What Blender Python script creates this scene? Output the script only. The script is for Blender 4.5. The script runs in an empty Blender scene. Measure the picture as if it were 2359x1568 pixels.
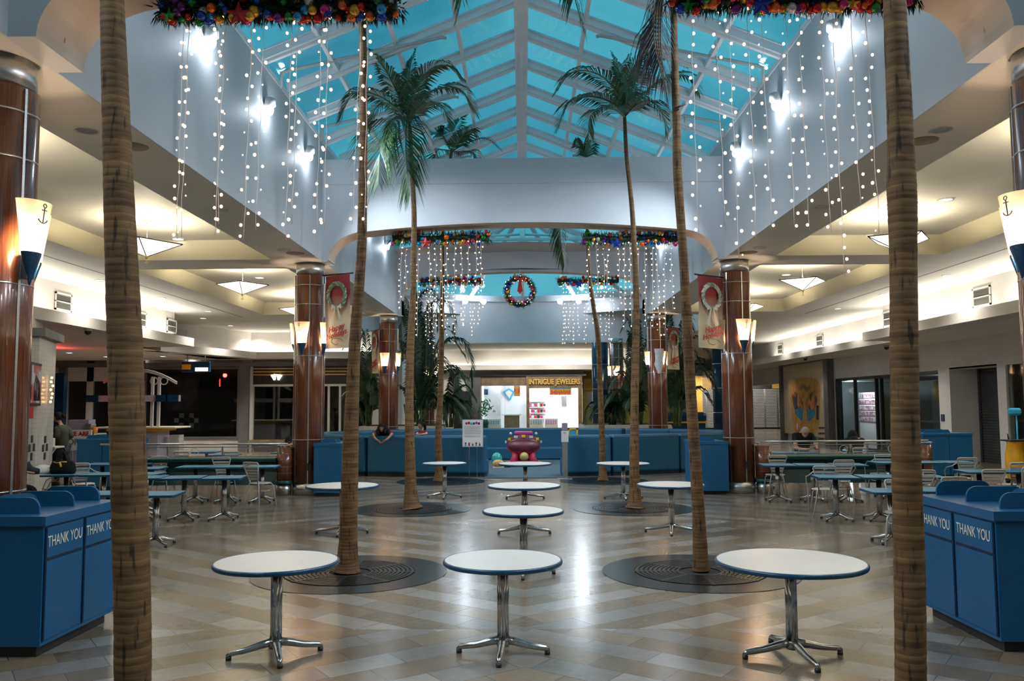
import bpy, bmesh, math, random
from mathutils import Vector, Matrix, Euler
random.seed(7)
S = bpy.context.scene
COL = S.collection
PI = math.pi
# ------------------------------------------------------------------ camera
IW, IH, FPX = 2359, 1568, 1950.0
EYE = Vector((0, 0, 1.95))
tilt = math.atan((932 - IH / 2) / FPX)
yaw = math.atan((1205 - IW / 2) / FPX)
cam_d = bpy.data.cameras.new('camera'); cam = bpy.data.objects.new('camera', cam_d); COL.objects.link(cam)
cam_d.sensor_width = 36; cam_d.lens = 36 * FPX / IW; cam_d.clip_end = 400; cam_d.clip_start = 0.05
CR = Matrix.Rotation(yaw, 3, 'Z') @ Matrix.Rotation(PI / 2 + tilt, 3, 'X') @ Matrix.Rotation(math.radians(-0.3), 3, 'Z')
cam.matrix_world = Matrix.Translation(EYE) @ CR.to_4x4()
S.camera = cam
# ------------------------------------------------------------------ view + world
S.view_settings.view_transform = 'Standard'; S.view_settings.look = 'None'
S.view_settings.exposure = 0.95; S.view_settings.gamma = 1.0; S.view_settings.use_curve_mapping = False
wd = bpy.data.worlds.new('dusk_sky'); S.world = wd; wd.use_nodes = True
wn, wl = wd.node_tree.nodes, wd.node_tree.links
wn.clear()
wo = wn.new('ShaderNodeOutputWorld'); wb = wn.new('ShaderNodeBackground'); wt = wn.new('ShaderNodeTexCoord')
wz = wn.new('ShaderNodeTexNoise'); wz.inputs['Scale'].default_value = 5.0; wz.inputs['Detail'].default_value = 3
wr = wn.new('ShaderNodeValToRGB'); wr.color_ramp.elements[0].position = 0.38; wr.color_ramp.elements[1].position = 0.62
wr.color_ramp.elements[0].color = (0.040, 0.195, 0.26, 1); wr.color_ramp.elements[1].color = (0.085, 0.32, 0.385, 1)
wl.new(wt.outputs['Generated'], wz.inputs['Vector']); wl.new(wz.outputs['Fac'], wr.inputs['Fac'])
wl.new(wr.outputs['Color'], wb.inputs['Color']); wb.inputs['Strength'].default_value = 0.85
wl.new(wb.outputs['Background'], wo.inputs['Surface'])


def light(kind, loc, energy, color=(1, 1, 1), size=0.1, size_y=None, rot=None, spot=None, name=None, look=None, blend=0.6):
    d = bpy.data.lights.new(name or 'lamp_light', kind); d.energy = energy; d.color = color
    if kind == 'AREA':
        d.size = size
        if size_y: d.shape = 'RECTANGLE'; d.size_y = size_y
    else:
        d.shadow_soft_size = size
    if spot: d.spot_size = math.radians(spot); d.spot_blend = blend
    o = bpy.data.objects.new(name or 'lamp_light', d); COL.objects.link(o); o.location = loc
    if look is not None: o.rotation_euler = (Vector(look) - Vector(loc)).to_track_quat('-Z', 'Y').to_euler()
    if rot: o.rotation_euler = rot
    return o


COOL = (0.80, 0.90, 1.0); WARM = (1.0, 0.78, 0.50); NEUT = (1.0, 0.93, 0.82)
# large area lights: the cove strips that lie in the troughs behind the ledges, shining up at the aisle ceiling
for sx in (-1, 1):
    for y0 in (-1.0, 6.5, 14.0, 21.5):
        light('AREA', (sx * 11.55, y0 + 3.4, 4.24), 46, (1.0, 0.95, 0.84), 0.25, 7.0, rot=(PI, 0, 0), name='cove_light')
light('AREA', (12.7, 36.5, 4.24), 70, (1.0, 0.95, 0.84), 0.25, 15, rot=(PI, 0, 0), name='cove_light')
light('AREA', (-9.0, 36.6, 4.24), 50, (1.0, 0.93, 0.78), 6, 0.3, rot=(PI, 0, 0), name='cove_light')
light('AREA', (0.0, 49.65, 4.24), 42, (1.0, 0.93, 0.78), 12, 0.3, rot=(PI, 0, 0), name='cove_light')
# the wall floods high on the bulkheads
FLOODS = [0.5, 3.2, 6.0, 8.75, 11.5, 14.25, 17.0, 21.5, 24.2, 27.0]
for fy in FLOODS:
    for sx in (-1, 1):
        light('POINT', (sx * 4.2, fy, 7.02), 8 if fy > 7 else 3, COOL, .08, name='flood_glow')
        light('SPOT', (sx * 4.28, fy, 7.08), 520 if fy > 7 else 330, COOL, 0.12, spot=96, look=(-sx * 2.6, fy + (2.4 if fy > 7 else .2), 0), name='flood_light', blend=1.0)


for x_, y_ in ((15.5, 34), (16, 42), (15, 50), (14, 58), (17, 58), (11, 60), (-17, 33.5), (-12, 33.5), (-8.5, 34.2), (0, 33.5), (0, 40)):  # fill spots added to brighten the far hall and corridor, without fixtures
    light('SPOT', (x_, y_, 3.9 if (x_ > 13 or x_ < -11 or y_ > 34.5 and x_ < -8) else 5.0), 170, NEUT, 0.12, spot=140, look=(x_, y_, 0), name='far_fill_light', blend=1.0)
# ------------------------------------------------------------------ pixel -> world helpers (measure the place from the picture)
def ray(px, py):
    return CR @ Vector(((px - IW / 2) / FPX, (IH / 2 - py) / FPX, -1))
def onp(px, py, ax, v):
    r = ray(px, py); return EYE + r * ((v - EYE[ax]) / r[ax])
def FL(px, py): return onp(px, py, 2, 0.0)
def AY(px, py, y): return onp(px, py, 1, y)
def AX(px, py, x): return onp(px, py, 0, x)
def AZ(px, py, z): return onp(px, py, 2, z)


# ------------------------------------------------------------------ materials
def mat(name, col, rough=0.5, metal=0.0, col2=None, nscale=6.0, stretch=(1, 1, 1), bump=0.0, bscale=None, emit=0.0, ecol=None, coat=0.0, lo=0.4, hi=0.6, sample=None, coords='Object', spec=0.5):
    m = bpy.data.materials.new(name); m.use_nodes = True
    n, l = m.node_tree.nodes, m.node_tree.links
    b = n['Principled BSDF']
    b.inputs['Base Color'].default_value = (*col, 1); b.inputs['Roughness'].default_value = rough
    b.inputs['Metallic'].default_value = metal; b.inputs['Coat Weight'].default_value = coat
    b.inputs['Coat Roughness'].default_value = 0.08; b.inputs['Specular IOR Level'].default_value = spec
    if col2 or bump:
        tc = n.new('ShaderNodeTexCoord'); mp = n.new('ShaderNodeMapping'); mp.inputs['Scale'].default_value = stretch
        nz = n.new('ShaderNodeTexNoise'); nz.inputs['Scale'].default_value = nscale; nz.inputs['Detail'].default_value = 4
        l.new(tc.outputs[coords], mp.inputs['Vector']); l.new(mp.outputs['Vector'], nz.inputs['Vector'])
        if col2:
            cr = n.new('ShaderNodeValToRGB'); cr.color_ramp.elements[0].position = lo; cr.color_ramp.elements[1].position = hi
            cr.color_ramp.elements[0].color = (*col, 1); cr.color_ramp.elements[1].color = (*col2, 1)
            l.new(nz.outputs['Fac'], cr.inputs['Fac']); l.new(cr.outputs['Color'], b.inputs['Base Color'])
        if bump:
            bp = n.new('ShaderNodeBump'); bp.inputs['Strength'].default_value = bump; bp.inputs['Distance'].default_value = 0.02
            l.new(nz.outputs['Fac'], bp.inputs['Height']); l.new(bp.outputs['Normal'], b.inputs['Normal'])
    if emit:
        b.inputs['Emission Color'].default_value = (*(ecol or col), 1); b.inputs['Emission Strength'].default_value = emit
    if sample: m.cycles.emission_sampling = sample
    return m


M = {}
M['white'] = mat('white_paint', (0.60, 0.61, 0.64), 0.55, col2=(0.56, 0.575, 0.61), nscale=0.8)
M['ceil'] = mat('ceiling_paint', (0.70, 0.68, 0.62), 0.7, col2=(0.66, 0.64, 0.58), nscale=0.6)
M['olive'] = mat('tray_paint', (0.60, 0.56, 0.42), 0.7, col2=(0.56, 0.52, 0.38), nscale=0.7)
M['trimbeige'] = mat('arch_soffit_paint', (0.70, 0.58, 0.48), 0.6, col2=(0.66, 0.54, 0.44), nscale=1)
M['storewall'] = mat('store_wall_paint', (0.62, 0.60, 0.57), 0.6, col2=(0.58, 0.56, 0.54), nscale=0.7)
M['greyframe'] = mat('grey_frame', (0.13, 0.13, 0.135), 0.5, col2=(0.11, 0.11, 0.12), nscale=2)
M['steelwhite'] = mat('skylight_steel', (0.80, 0.83, 0.85), 0.45, col2=(0.76, 0.79, 0.81), nscale=2)
M['chrome'] = mat('chrome', (0.55, 0.56, 0.57), 0.18, 1.0, col2=(0.45, 0.46, 0.48), nscale=30)
M['alu'] = mat('brushed_aluminium', (0.62, 0.62, 0.62), 0.32, 1.0, col2=(0.5, 0.5, 0.5), nscale=18, stretch=(1, 1, 12))
M['wood'] = mat('red_brown_veneer', (0.085, 0.022, 0.010), 0.22, col2=(0.20, 0.060, 0.022), nscale=9, stretch=(9, 9, 0.25), coat=0.6, lo=0.3, hi=0.7)
M['blue'] = mat('blue_laminate', (0.0006, 0.083, 0.195), 0.42, col2=(0.0006, 0.092, 0.212), nscale=60, bump=0.05)
M['bluedk'] = mat('dark_blue_gap', (0.002, 0.012, 0.03), 0.6, col2=(0.002, 0.016, 0.04), nscale=5)
M['bluetop'] = mat('blue_table_laminate', (0.012, 0.19, 0.36), 0.35, col2=(0.02, 0.23, 0.41), nscale=80)
M['rim'] = mat('dark_blue_edge', (0.004, 0.045, 0.10), 0.3, col2=(0.05, 0.14, 0.20), nscale=40, lo=0.6, hi=0.75)
M['topwhite'] = mat('white_table_laminate', (0.66, 0.60, 0.54), 0.32, col2=(0.63, 0.575, 0.52), nscale=2)
M['vinyl'] = mat('blue_vinyl', (0.001, 0.070, 0.140), 0.55, col2=(0.001, 0.082, 0.160), nscale=40, bump=0.1)
M['kick'] = mat('black_kick', (0.008, 0.009, 0.012), 0.5, col2=(0.012, 0.012, 0.015), nscale=5)
M['green'] = mat('green_counter', (0.004, 0.075, 0.075), 0.35, col2=(0.005, 0.09, 0.09), nscale=3)
M['greendk'] = mat('dark_green_panel', (0.002, 0.035, 0.04), 0.4, col2=(0.003, 0.045, 0.05), nscale=3)
M['leaf'] = mat('palm_leaf', (0.022, 0.062, 0.020), 0.45, col2=(0.055, 0.115, 0.035), nscale=9)
M['leafdk'] = mat('dark_palm_leaf', (0.008, 0.030, 0.014), 0.5, col2=(0.018, 0.055, 0.020), nscale=6)
M['leafdry'] = mat('dry_palm_leaf', (0.16, 0.09, 0.05), 0.7, col2=(0.08, 0.06, 0.05), nscale=9)
M['leafdead'] = mat('dead_palm_leaf', (0.035, 0.026, 0.03), 0.7, col2=(0.07, 0.05, 0.05), nscale=9)
M['rachis'] = mat('palm_stalk', (0.07, 0.12, 0.04), 0.5, col2=(0.10, 0.15, 0.05), nscale=9)
M['grate'] = mat('iron_grate', (0.014, 0.015, 0.015), 0.34, 0.6, col2=(0.024, 0.024, 0.022), nscale=15)
M['granite'] = mat('dark_granite_ring', (0.014, 0.021, 0.023), 0.22, col2=(0.026, 0.034, 0.035), nscale=60)
M['soil'] = mat('soil', (0.012, 0.010, 0.008), 0.9, col2=(0.03, 0.024, 0.018), nscale=30, bump=0.5)
M['concrete'] = mat('pale_concrete', (0.40, 0.37, 0.30), 0.7, col2=(0.34, 0.31, 0.26), nscale=12)
M['darkglassroom'] = mat('dark_shop_interior', (0.012, 0.012, 0.014), 0.7, col2=(0.02, 0.02, 0.024), nscale=1)
M['black'] = mat('black_plastic', (0.01, 0.01, 0.011), 0.4, col2=(0.014, 0.014, 0.015), nscale=8)
M['cloth_white'] = mat('white_plastic_bag', (0.75, 0.76, 0.8), 0.35, col2=(0.6, 0.62, 0.68), nscale=14, bump=0.4)
M['bluecol'] = mat('navy_tile_column', (0.006, 0.03, 0.075), 0.15, col2=(0.008, 0.04, 0.09), nscale=4)
M['gold'] = mat('gold_paint', (0.55, 0.34, 0.07), 0.45, col2=(0.48, 0.28, 0.05), nscale=3)
M['goldmetal'] = mat('gold_metal', (0.78, 0.52, 0.14), 0.35, 0.15, col2=(0.7, 0.46, 0.12), nscale=9)
M['marble'] = mat('tan_stone_fascia', (0.27, 0.19, 0.10), 0.4, col2=(0.18, 0.13, 0.07), nscale=3, stretch=(1, 1, 1))
M['shutter'] = mat('grey_shutter', (0.45, 0.45, 0.46), 0.45, 0.1, col2=(0.40, 0.40, 0.41), nscale=3)
M['shutterdk'] = mat('dark_mesh_shutter', (0.030, 0.032, 0.032), 0.5, 0.2, col2=(0.04, 0.042, 0.042), nscale=3)
M['shopwhite'] = mat('lit_shop_wall', (0.8, 0.8, 0.82), 0.5, col2=(0.76, 0.76, 0.79), nscale=2)
M['pink'] = mat('pink_moulded_foam', (0.62, 0.05, 0.12), 0.4, col2=(0.55, 0.04, 0.10), nscale=3)
M['maroon'] = mat('maroon_foam', (0.13, 0.03, 0.045), 0.45, col2=(0.16, 0.04, 0.055), nscale=3)
M['magenta'] = mat('magenta_foam', (0.35, 0.02, 0.16), 0.4, col2=(0.28, 0.02, 0.13), nscale=14)
M['yellow'] = mat('yellow_plastic', (0.80, 0.42, 0.015), 0.4, col2=(0.7, 0.36, 0.01), nscale=4)
M['ball'] = mat('olive_ball', (0.42, 0.36, 0.12), 0.35, col2=(0.36, 0.30, 0.10), nscale=6)
M['teal'] = mat('teal_plastic', (0.01, 0.30, 0.30), 0.4, col2=(0.6, 0.7, 0.7), nscale=16, lo=0.6, hi=0.65)
M['carpet'] = mat('grey_blue_carpet', (0.045, 0.085, 0.11), 0.95, col2=(0.06, 0.10, 0.125), nscale=60, bump=0.3)
M['paper'] = mat('white_paper', (0.72, 0.72, 0.72), 0.6, col2=(0.70, 0.70, 0.70), nscale=5)
M['ink'] = mat('grey_ink', (0.16, 0.15, 0.17), 0.7, col2=(0.2, 0.19, 0.2), nscale=9)
M['lettering'] = mat('cream_lettering', (0.72, 0.66, 0.55), 0.5, col2=(0.68, 0.62, 0.5), nscale=9)
M['red'] = mat('red_paint', (0.45, 0.015, 0.02), 0.5, col2=(0.40, 0.012, 0.018), nscale=5)
M['orange'] = mat('orange_print', (0.85, 0.18, 0.02), 0.5, col2=(0.75, 0.42, 0.03), nscale=18)
M['cyan'] = mat('cyan_print', (0.02, 0.30, 0.48), 0.5, col2=(0.03, 0.36, 0.55), nscale=8)
M['navy'] = mat('navy_print', (0.01, 0.02, 0.06), 0.5, col2=(0.015, 0.03, 0.08), nscale=8)
M['skin'] = mat('skin', (0.42, 0.22, 0.14), 0.55, col2=(0.38, 0.19, 0.12), nscale=12)
M['skin2'] = mat('tan_skin', (0.36, 0.19, 0.12), 0.55, col2=(0.33, 0.17, 0.10), nscale=12)
M['hair'] = mat('black_hair', (0.005, 0.004, 0.004), 0.7, col2=(0.012, 0.009, 0.008), nscale=30, stretch=(1, 1, 0.2), spec=0.12)
M['hairgrey'] = mat('short_grey_hair', (0.28, 0.27, 0.26), 0.7, col2=(0.18, 0.17, 0.17), nscale=60)
M['tee_black'] = mat('black_cotton', (0.008, 0.009, 0.012), 0.85, col2=(0.012, 0.013, 0.016), nscale=12, spec=0.15)
M['tee_maroon'] = mat('maroon_cotton', (0.085, 0.008, 0.022), 0.85, col2=(0.11, 0.012, 0.03), nscale=12)
M['jacket'] = mat('olive_dark_jacket', (0.030, 0.032, 0.018), 0.8, col2=(0.045, 0.045, 0.025), nscale=12)
M['jeans'] = mat('dark_jeans', (0.012, 0.018, 0.035), 0.85, col2=(0.018, 0.026, 0.05), nscale=20)
M['fir'] = mat('fir_needles', (0.006, 0.030, 0.014), 0.6, col2=(0.012, 0.050, 0.020), nscale=30)
M['wire'] = mat('pale_wire', (0.75, 0.64, 0.58), 0.5, col2=(0.8, 0.68, 0.6), nscale=9)
M['bulb'] = mat('warm_fairy_bulb', (1.0, 0.72, 0.48), 0.4, emit=2.2, ecol=(1.0, 0.60, 0.36), sample='NONE', col2=(1, 0.7, 0.45))
M['floodglass'] = mat('flood_glass', (0.9, 0.95, 1), 0.3, emit=9, ecol=(0.75, 0.88, 1.0), sample='NONE', col2=(0.85, 0.9, 1))
M['shade'] = mat('glowing_pendant_glass', (0.95, 0.9, 0.75), 0.4, emit=1.25, ecol=(1.0, 0.93, 0.74), col2=(0.9, 0.85, 0.7), nscale=2)
M['downlight'] = mat('lit_downlight', (0.9, 0.95, 1), 0.3, emit=2.5, ecol=(0.85, 0.93, 1.0), sample='NONE', col2=(0.85, 0.9, 1))
M['louvre'] = mat('white_vent_louvre', (0.50, 0.50, 0.48), 0.5, col2=(0.44, 0.44, 0.42), nscale=50)
M['slat'] = mat('vent_slat', (0.22, 0.21, 0.19), 0.5, col2=(0.18, 0.175, 0.16), nscale=50)
M['ventdk'] = mat('vent_shadow', (0.10, 0.10, 0.09), 0.6, col2=(0.12, 0.12, 0.11), nscale=3)
for nm, c in dict(red=(0.60, 0.012, 0.015), blue=(0.010, 0.06, 0.50), green=(0.01, 0.26, 0.035), gold=(0.80, 0.42, 0.03), orange=(0.85, 0.16, 0.01), pink=(0.62, 0.03, 0.20), cyan=(0.02, 0.30, 0.60), purple=(0.16, 0.015, 0.22), silver=(0.7, 0.7, 0.72)).items():
    M['b_' + nm] = mat(nm + '_bauble', c, 0.12, 0.55, col2=tuple(x * 0.85 for x in c), nscale=5, coat=0.5)


def frosted(name, col):
    """thin frosted glass: the lamp behind it shows through"""
    m = bpy.data.materials.new(name); m.use_nodes = True
    n, l = m.node_tree.nodes, m.node_tree.links; n.clear()
    o = n.new('ShaderNodeOutputMaterial'); mx = n.new('ShaderNodeMixShader'); t = n.new('ShaderNodeBsdfTranslucent'); d = n.new('ShaderNodeBsdfDiffuse')
    nz = n.new('ShaderNodeTexNoise'); nz.inputs['Scale'].default_value = 12; cr = n.new('ShaderNodeValToRGB')
    cr.color_ramp.elements[0].color = (*col, 1); cr.color_ramp.elements[1].color = (*[c * 0.92 for c in col], 1)
    l.new(nz.outputs['Fac'], cr.inputs['Fac']); l.new(cr.outputs[0], t.inputs['Color']); l.new(cr.outputs[0], d.inputs['Color'])
    mx.inputs['Fac'].default_value = 0.2; l.new(t.outputs[0], mx.inputs[1]); l.new(d.outputs[0], mx.inputs[2]); l.new(mx.outputs[0], o.inputs['Surface'])
    return m


M['sconceglass'] = frosted('frosted_sconce_glass', (0.95, 0.82, 0.62))


def glass_mat(name, tint, gloss=0.12, rough=0.02):
    m = bpy.data.materials.new(name); m.use_nodes = True
    n, l = m.node_tree.nodes, m.node_tree.links; n.clear()
    o = n.new('ShaderNodeOutputMaterial'); mx = n.new('ShaderNodeMixShader'); t = n.new('ShaderNodeBsdfTransparent'); g = n.new('ShaderNodeBsdfGlossy')
    t.inputs['Color'].default_value = (*tint, 1); g.inputs['Roughness'].default_value = rough; mx.inputs['Fac'].default_value = gloss
    l.new(t.outputs[0], mx.inputs[1]); l.new(g.outputs[0], mx.inputs[2]); l.new(mx.outputs[0], o.inputs['Surface'])
    return m


M['glass'] = glass_mat('clear_glass', (0.86, 0.92, 0.92), 0.10)
M['skyglass'] = glass_mat('tinted_skylight_glass', (0.72, 0.90, 0.94), 0.06, 0.05)
M['shopglass'] = glass_mat('shop_glass', (0.78, 0.82, 0.82), 0.09)


def floor_mat():
    m = bpy.data.materials.new('polished_stone_tiles'); m.use_nodes = True
    n, l = m.node_tree.nodes, m.node_tree.links; b = n['Principled BSDF']
    tc = n.new('ShaderNodeTexCoord'); sp = n.new('ShaderNodeSeparateXYZ'); l.new(tc.outputs['Object'], sp.inputs[0])
    def mth(op, a, c=None, d=None):
        q = n.new('ShaderNodeMath'); q.operation = op
        for i, v in enumerate((a, c, d)):
            if v is None: continue
            if isinstance(v, (int, float)): q.inputs[i].default_value = v
            else: l.new(v, q.inputs[i])
        return q.outputs[0]
    x, y = sp.outputs['X'], sp.outputs['Y']
    ax = mth('ABSOLUTE', x)
    # zones: the row direction flips at straight joints and at a sweeping arc
    arc = mth('MULTIPLY', mth('SINE', mth('MULTIPLY', ax, 0.75)), 1.7)
    yz = mth('SUBTRACT', y, mth('MULTIPLY', arc, mth('GREATER_THAN', y, 10.0)))
    z1 = mth('GREATER_THAN', yz, 7.55); z2 = mth('GREATER_THAN', yz, 13.4); z3 = mth('GREATER_THAN', yz, 19.5); z4 = mth('GREATER_THAN', yz, 27)
    s = mth('ADD', mth('ADD', z1, z2), mth('ADD', z3, z4))
    par = mth('MODULO', s, 2.0)
    sg = mth('SUBTRACT', mth('MULTIPLY', par, 2.0), 1.0)          # -1 or +1
    ang = 0.62
    c_, s_ = math.cos(ang), math.sin(ang)
    sx = mth('MULTIPLY', ax, sg)
    u = mth('ADD', mth('MULTIPLY', sx, c_), mth('MULTIPLY', y, s_))
    v = mth('SUBTRACT', mth('MULTIPLY', y, c_), mth('MULTIPLY', sx, s_))
    cb = n.new('ShaderNodeCombineXYZ'); l.new(u, cb.inputs[0]); l.new(v, cb.inputs[1])
    br = n.new('ShaderNodeTexBrick'); l.new(cb.outputs[0], br.inputs['Vector'])
    br.offset = 0.5; br.inputs['Scale'].default_value = 1.0; br.inputs['Brick Width'].default_value = 0.62; br.inputs['Row Height'].default_value = 0.31
    br.inputs['Mortar Size'].default_value = 0.004; br.inputs['Mortar Smooth'].default_value = 0.1; br.inputs['Bias'].default_value = 0.0
    br.inputs['Color1'].default_value = (0.0, 0.0, 0.0, 1); br.inputs['Color2'].default_value = (1, 1, 1, 1); br.inputs['Mortar'].default_value = (0.5, 0.5, 0.5, 1)
    row = mth('MODULO', mth('FLOOR', mth('DIVIDE', mth('ADD', v, 62.0), 0.31)), 2.0)
    rw = n.new('ShaderNodeMix'); rw.data_type = 'RGBA'; l.new(row, rw.inputs[0])
    rw.inputs[6].default_value = (0.225, 0.164, 0.108, 1); rw.inputs[7].default_value = (0.275, 0.238, 0.203, 1)
    nz = n.new('ShaderNodeTexNoise'); nz.inputs['Scale'].default_value = 2.2; nz.inputs['Detail'].default_value = 6; nz.inputs['Roughness'].default_value = 0.7
    l.new(tc.outputs['Object'], nz.inputs['Vector'])
    nz2 = n.new('ShaderNodeTexNoise'); nz2.inputs['Scale'].default_value = 14; nz2.inputs['Detail'].default_value = 6; nz2.inputs['Roughness'].default_value = 0.75; l.new(tc.outputs['Object'], nz2.inputs['Vector'])
    tile = n.new('ShaderNodeSeparateColor'); l.new(br.outputs['Color'], tile.inputs[0])
    f1 = mth('ADD', mth('MULTIPLY', tile.outputs[0], 0.34), 0.70)
    f2 = mth('ADD', mth('MULTIPLY', nz.outputs['Fac'], 0.30), 0.80)
    f3 = mth('ADD', mth('MULTIPLY', nz2.outputs['Fac'], 0.5), 0.75)
    fac = mth('MULTIPLY', mth('MULTIPLY', f1, f2), f3)
    mu = n.new('ShaderNodeMix'); mu.data_type = 'RGBA'; mu.blend_type = 'MULTIPLY'; mu.inputs[0].default_value = 1.0
    cg = n.new('ShaderNodeCombineColor')
    for i in range(3): l.new(fac, cg.inputs[i])
    l.new(rw.outputs[2], mu.inputs[6]); l.new(cg.outputs[0], mu.inputs[7])
    mo = n.new('ShaderNodeMix'); mo.data_type = 'RGBA'; l.new(br.outputs['Fac'], mo.inputs[0]); l.new(mu.outputs[2], mo.inputs[6]); mo.inputs[7].default_value = (0.10, 0.085, 0.07, 1)
    l.new(mo.outputs[2], b.inputs['Base Color'])
    l.new(mth('ADD', mth('MULTIPLY', nz2.outputs['Fac'], 0.12), 0.14), b.inputs['Roughness'])
    bp = n.new('ShaderNodeBump'); bp.inputs['Strength'].default_value = 0.06; bp.inputs['Distance'].default_value = 0.01
    l.new(nz.outputs['Fac'], bp.inputs['Height']); l.new(bp.outputs['Normal'], b.inputs['Normal'])
    return m


def trunk_mat():
    m = bpy.data.materials.new('ringed_palm_bark'); m.use_nodes = True
    n, l = m.node_tree.nodes, m.node_tree.links; b = n['Principled BSDF']; b.inputs['Roughness'].default_value = 0.8
    tc = n.new('ShaderNodeTexCoord')
    mp = n.new('ShaderNodeMapping'); mp.inputs['Scale'].default_value = (1.5, 1.5, 9); l.new(tc.outputs['Object'], mp.inputs['Vector'])
    n1 = n.new('ShaderNodeTexNoise'); n1.inputs['Scale'].default_value = 2.5; n1.inputs['Detail'].default_value = 5; l.new(mp.outputs[0], n1.inputs['Vector'])
    r1 = n.new('ShaderNodeValToRGB'); r1.color_ramp.elements[0].position = 0.3; r1.color_ramp.elements[1].position = 0.7
    r1.color_ramp.elements[0].color = (0.058, 0.025, 0.006, 1); r1.color_ramp.elements[1].color = (0.175, 0.094, 0.033, 1); l.new(n1.outputs['Fac'], r1.inputs['Fac'])
    mp2 = n.new('ShaderNodeMapping'); mp2.inputs['Scale'].default_value = (26, 26, 3.5); l.new(tc.outputs['Object'], mp2.inputs['Vector'])
    n2 = n.new('ShaderNodeTexNoise'); n2.inputs['Scale'].default_value = 1.2; n2.inputs['Detail'].default_value = 3; l.new(mp2.outputs[0], n2.inputs['Vector'])
    r2 = n.new('ShaderNodeValToRGB'); r2.color_ramp.elements[0].position = 0.33; r2.color_ramp.elements[1].position = 0.41
    r2.color_ramp.elements[0].color = (0.13, 0.10, 0.08, 1); r2.color_ramp.elements[1].color = (1, 1, 1, 1); l.new(n2.outputs['Fac'], r2.inputs['Fac'])
    mu = n.new('ShaderNodeMix'); mu.data_type = 'RGBA'; mu.blend_type = 'MULTIPLY'; mu.inputs[0].default_value = 0.9
    wv = n.new('ShaderNodeTexWave'); wv.wave_type = 'BANDS'; wv.bands_direction = 'Z'; wv.inputs['Scale'].default_value = 8.0; wv.inputs['Distortion'].default_value = 1.0; wv.inputs['Detail'].default_value = 2; wv.inputs['Detail Scale'].default_value = 1.6
    l.new(tc.outputs['Object'], wv.inputs['Vector'])
    r3 = n.new('ShaderNodeValToRGB'); r3.color_ramp.elements[0].position = 0.02; r3.color_ramp.elements[1].position = 0.14
    r3.color_ramp.elements[0].color = (1.38, 1.36, 1.3, 1); r3.color_ramp.elements[1].color = (0.95, 0.94, 0.93, 1); l.new(wv.outputs['Fac'], r3.inputs['Fac'])
    mv = n.new('ShaderNodeMix'); mv.data_type = 'RGBA'; mv.blend_type = 'MULTIPLY'; mv.inputs[0].default_value = 1.0
    l.new(r1.outputs[0], mu.inputs[6]); l.new(r2.outputs[0], mu.inputs[7]); l.new(mu.outputs[2], mv.inputs[6]); l.new(r3.outputs[0], mv.inputs[7]); l.new(mv.outputs[2], b.inputs['Base Color'])
    bp = n.new('ShaderNodeBump'); bp.inputs['Strength'].default_value = 0.3; bp.inputs['Distance'].default_value = 0.004
    l.new(wv.outputs['Fac'], bp.inputs['Height']); l.new(bp.outputs['Normal'], b.inputs['Normal'])
    return m


M['floor'] = floor_mat(); M['trunk'] = trunk_mat()
def tile_mat():
    m = mat('white_wall_tiles', (0.55, 0.53, 0.48), 0.3, col2=(0.5, 0.48, 0.44), nscale=3)
    n, l = m.node_tree.nodes, m.node_tree.links; b = n['Principled BSDF']
    tc = n.new('ShaderNodeTexCoord'); br = n.new('ShaderNodeTexBrick'); mp = n.new('ShaderNodeMapping')
    mp.inputs['Rotation'].default_value = (PI / 2, 0, 0)
    l.new(tc.outputs['Object'], mp.inputs[0]); l.new(mp.outputs[0], br.inputs['Vector']); br.offset = 0
    br.inputs['Scale'].default_value = 1; br.inputs['Brick Width'].default_value = 0.1; br.inputs['Row Height'].default_value = 0.1; br.inputs['Mortar Size'].default_value = 0.004
    br.inputs['Color1'].default_value = (0.56, 0.54, 0.49, 1); br.inputs['Color2'].default_value = (0.52, 0.50, 0.46, 1); br.inputs['Mortar'].default_value = (0.36, 0.34, 0.31, 1)
    l.new(br.outputs['Color'], b.inputs['Base Color'])
    return m
M['tile'] = tile_mat()


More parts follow.
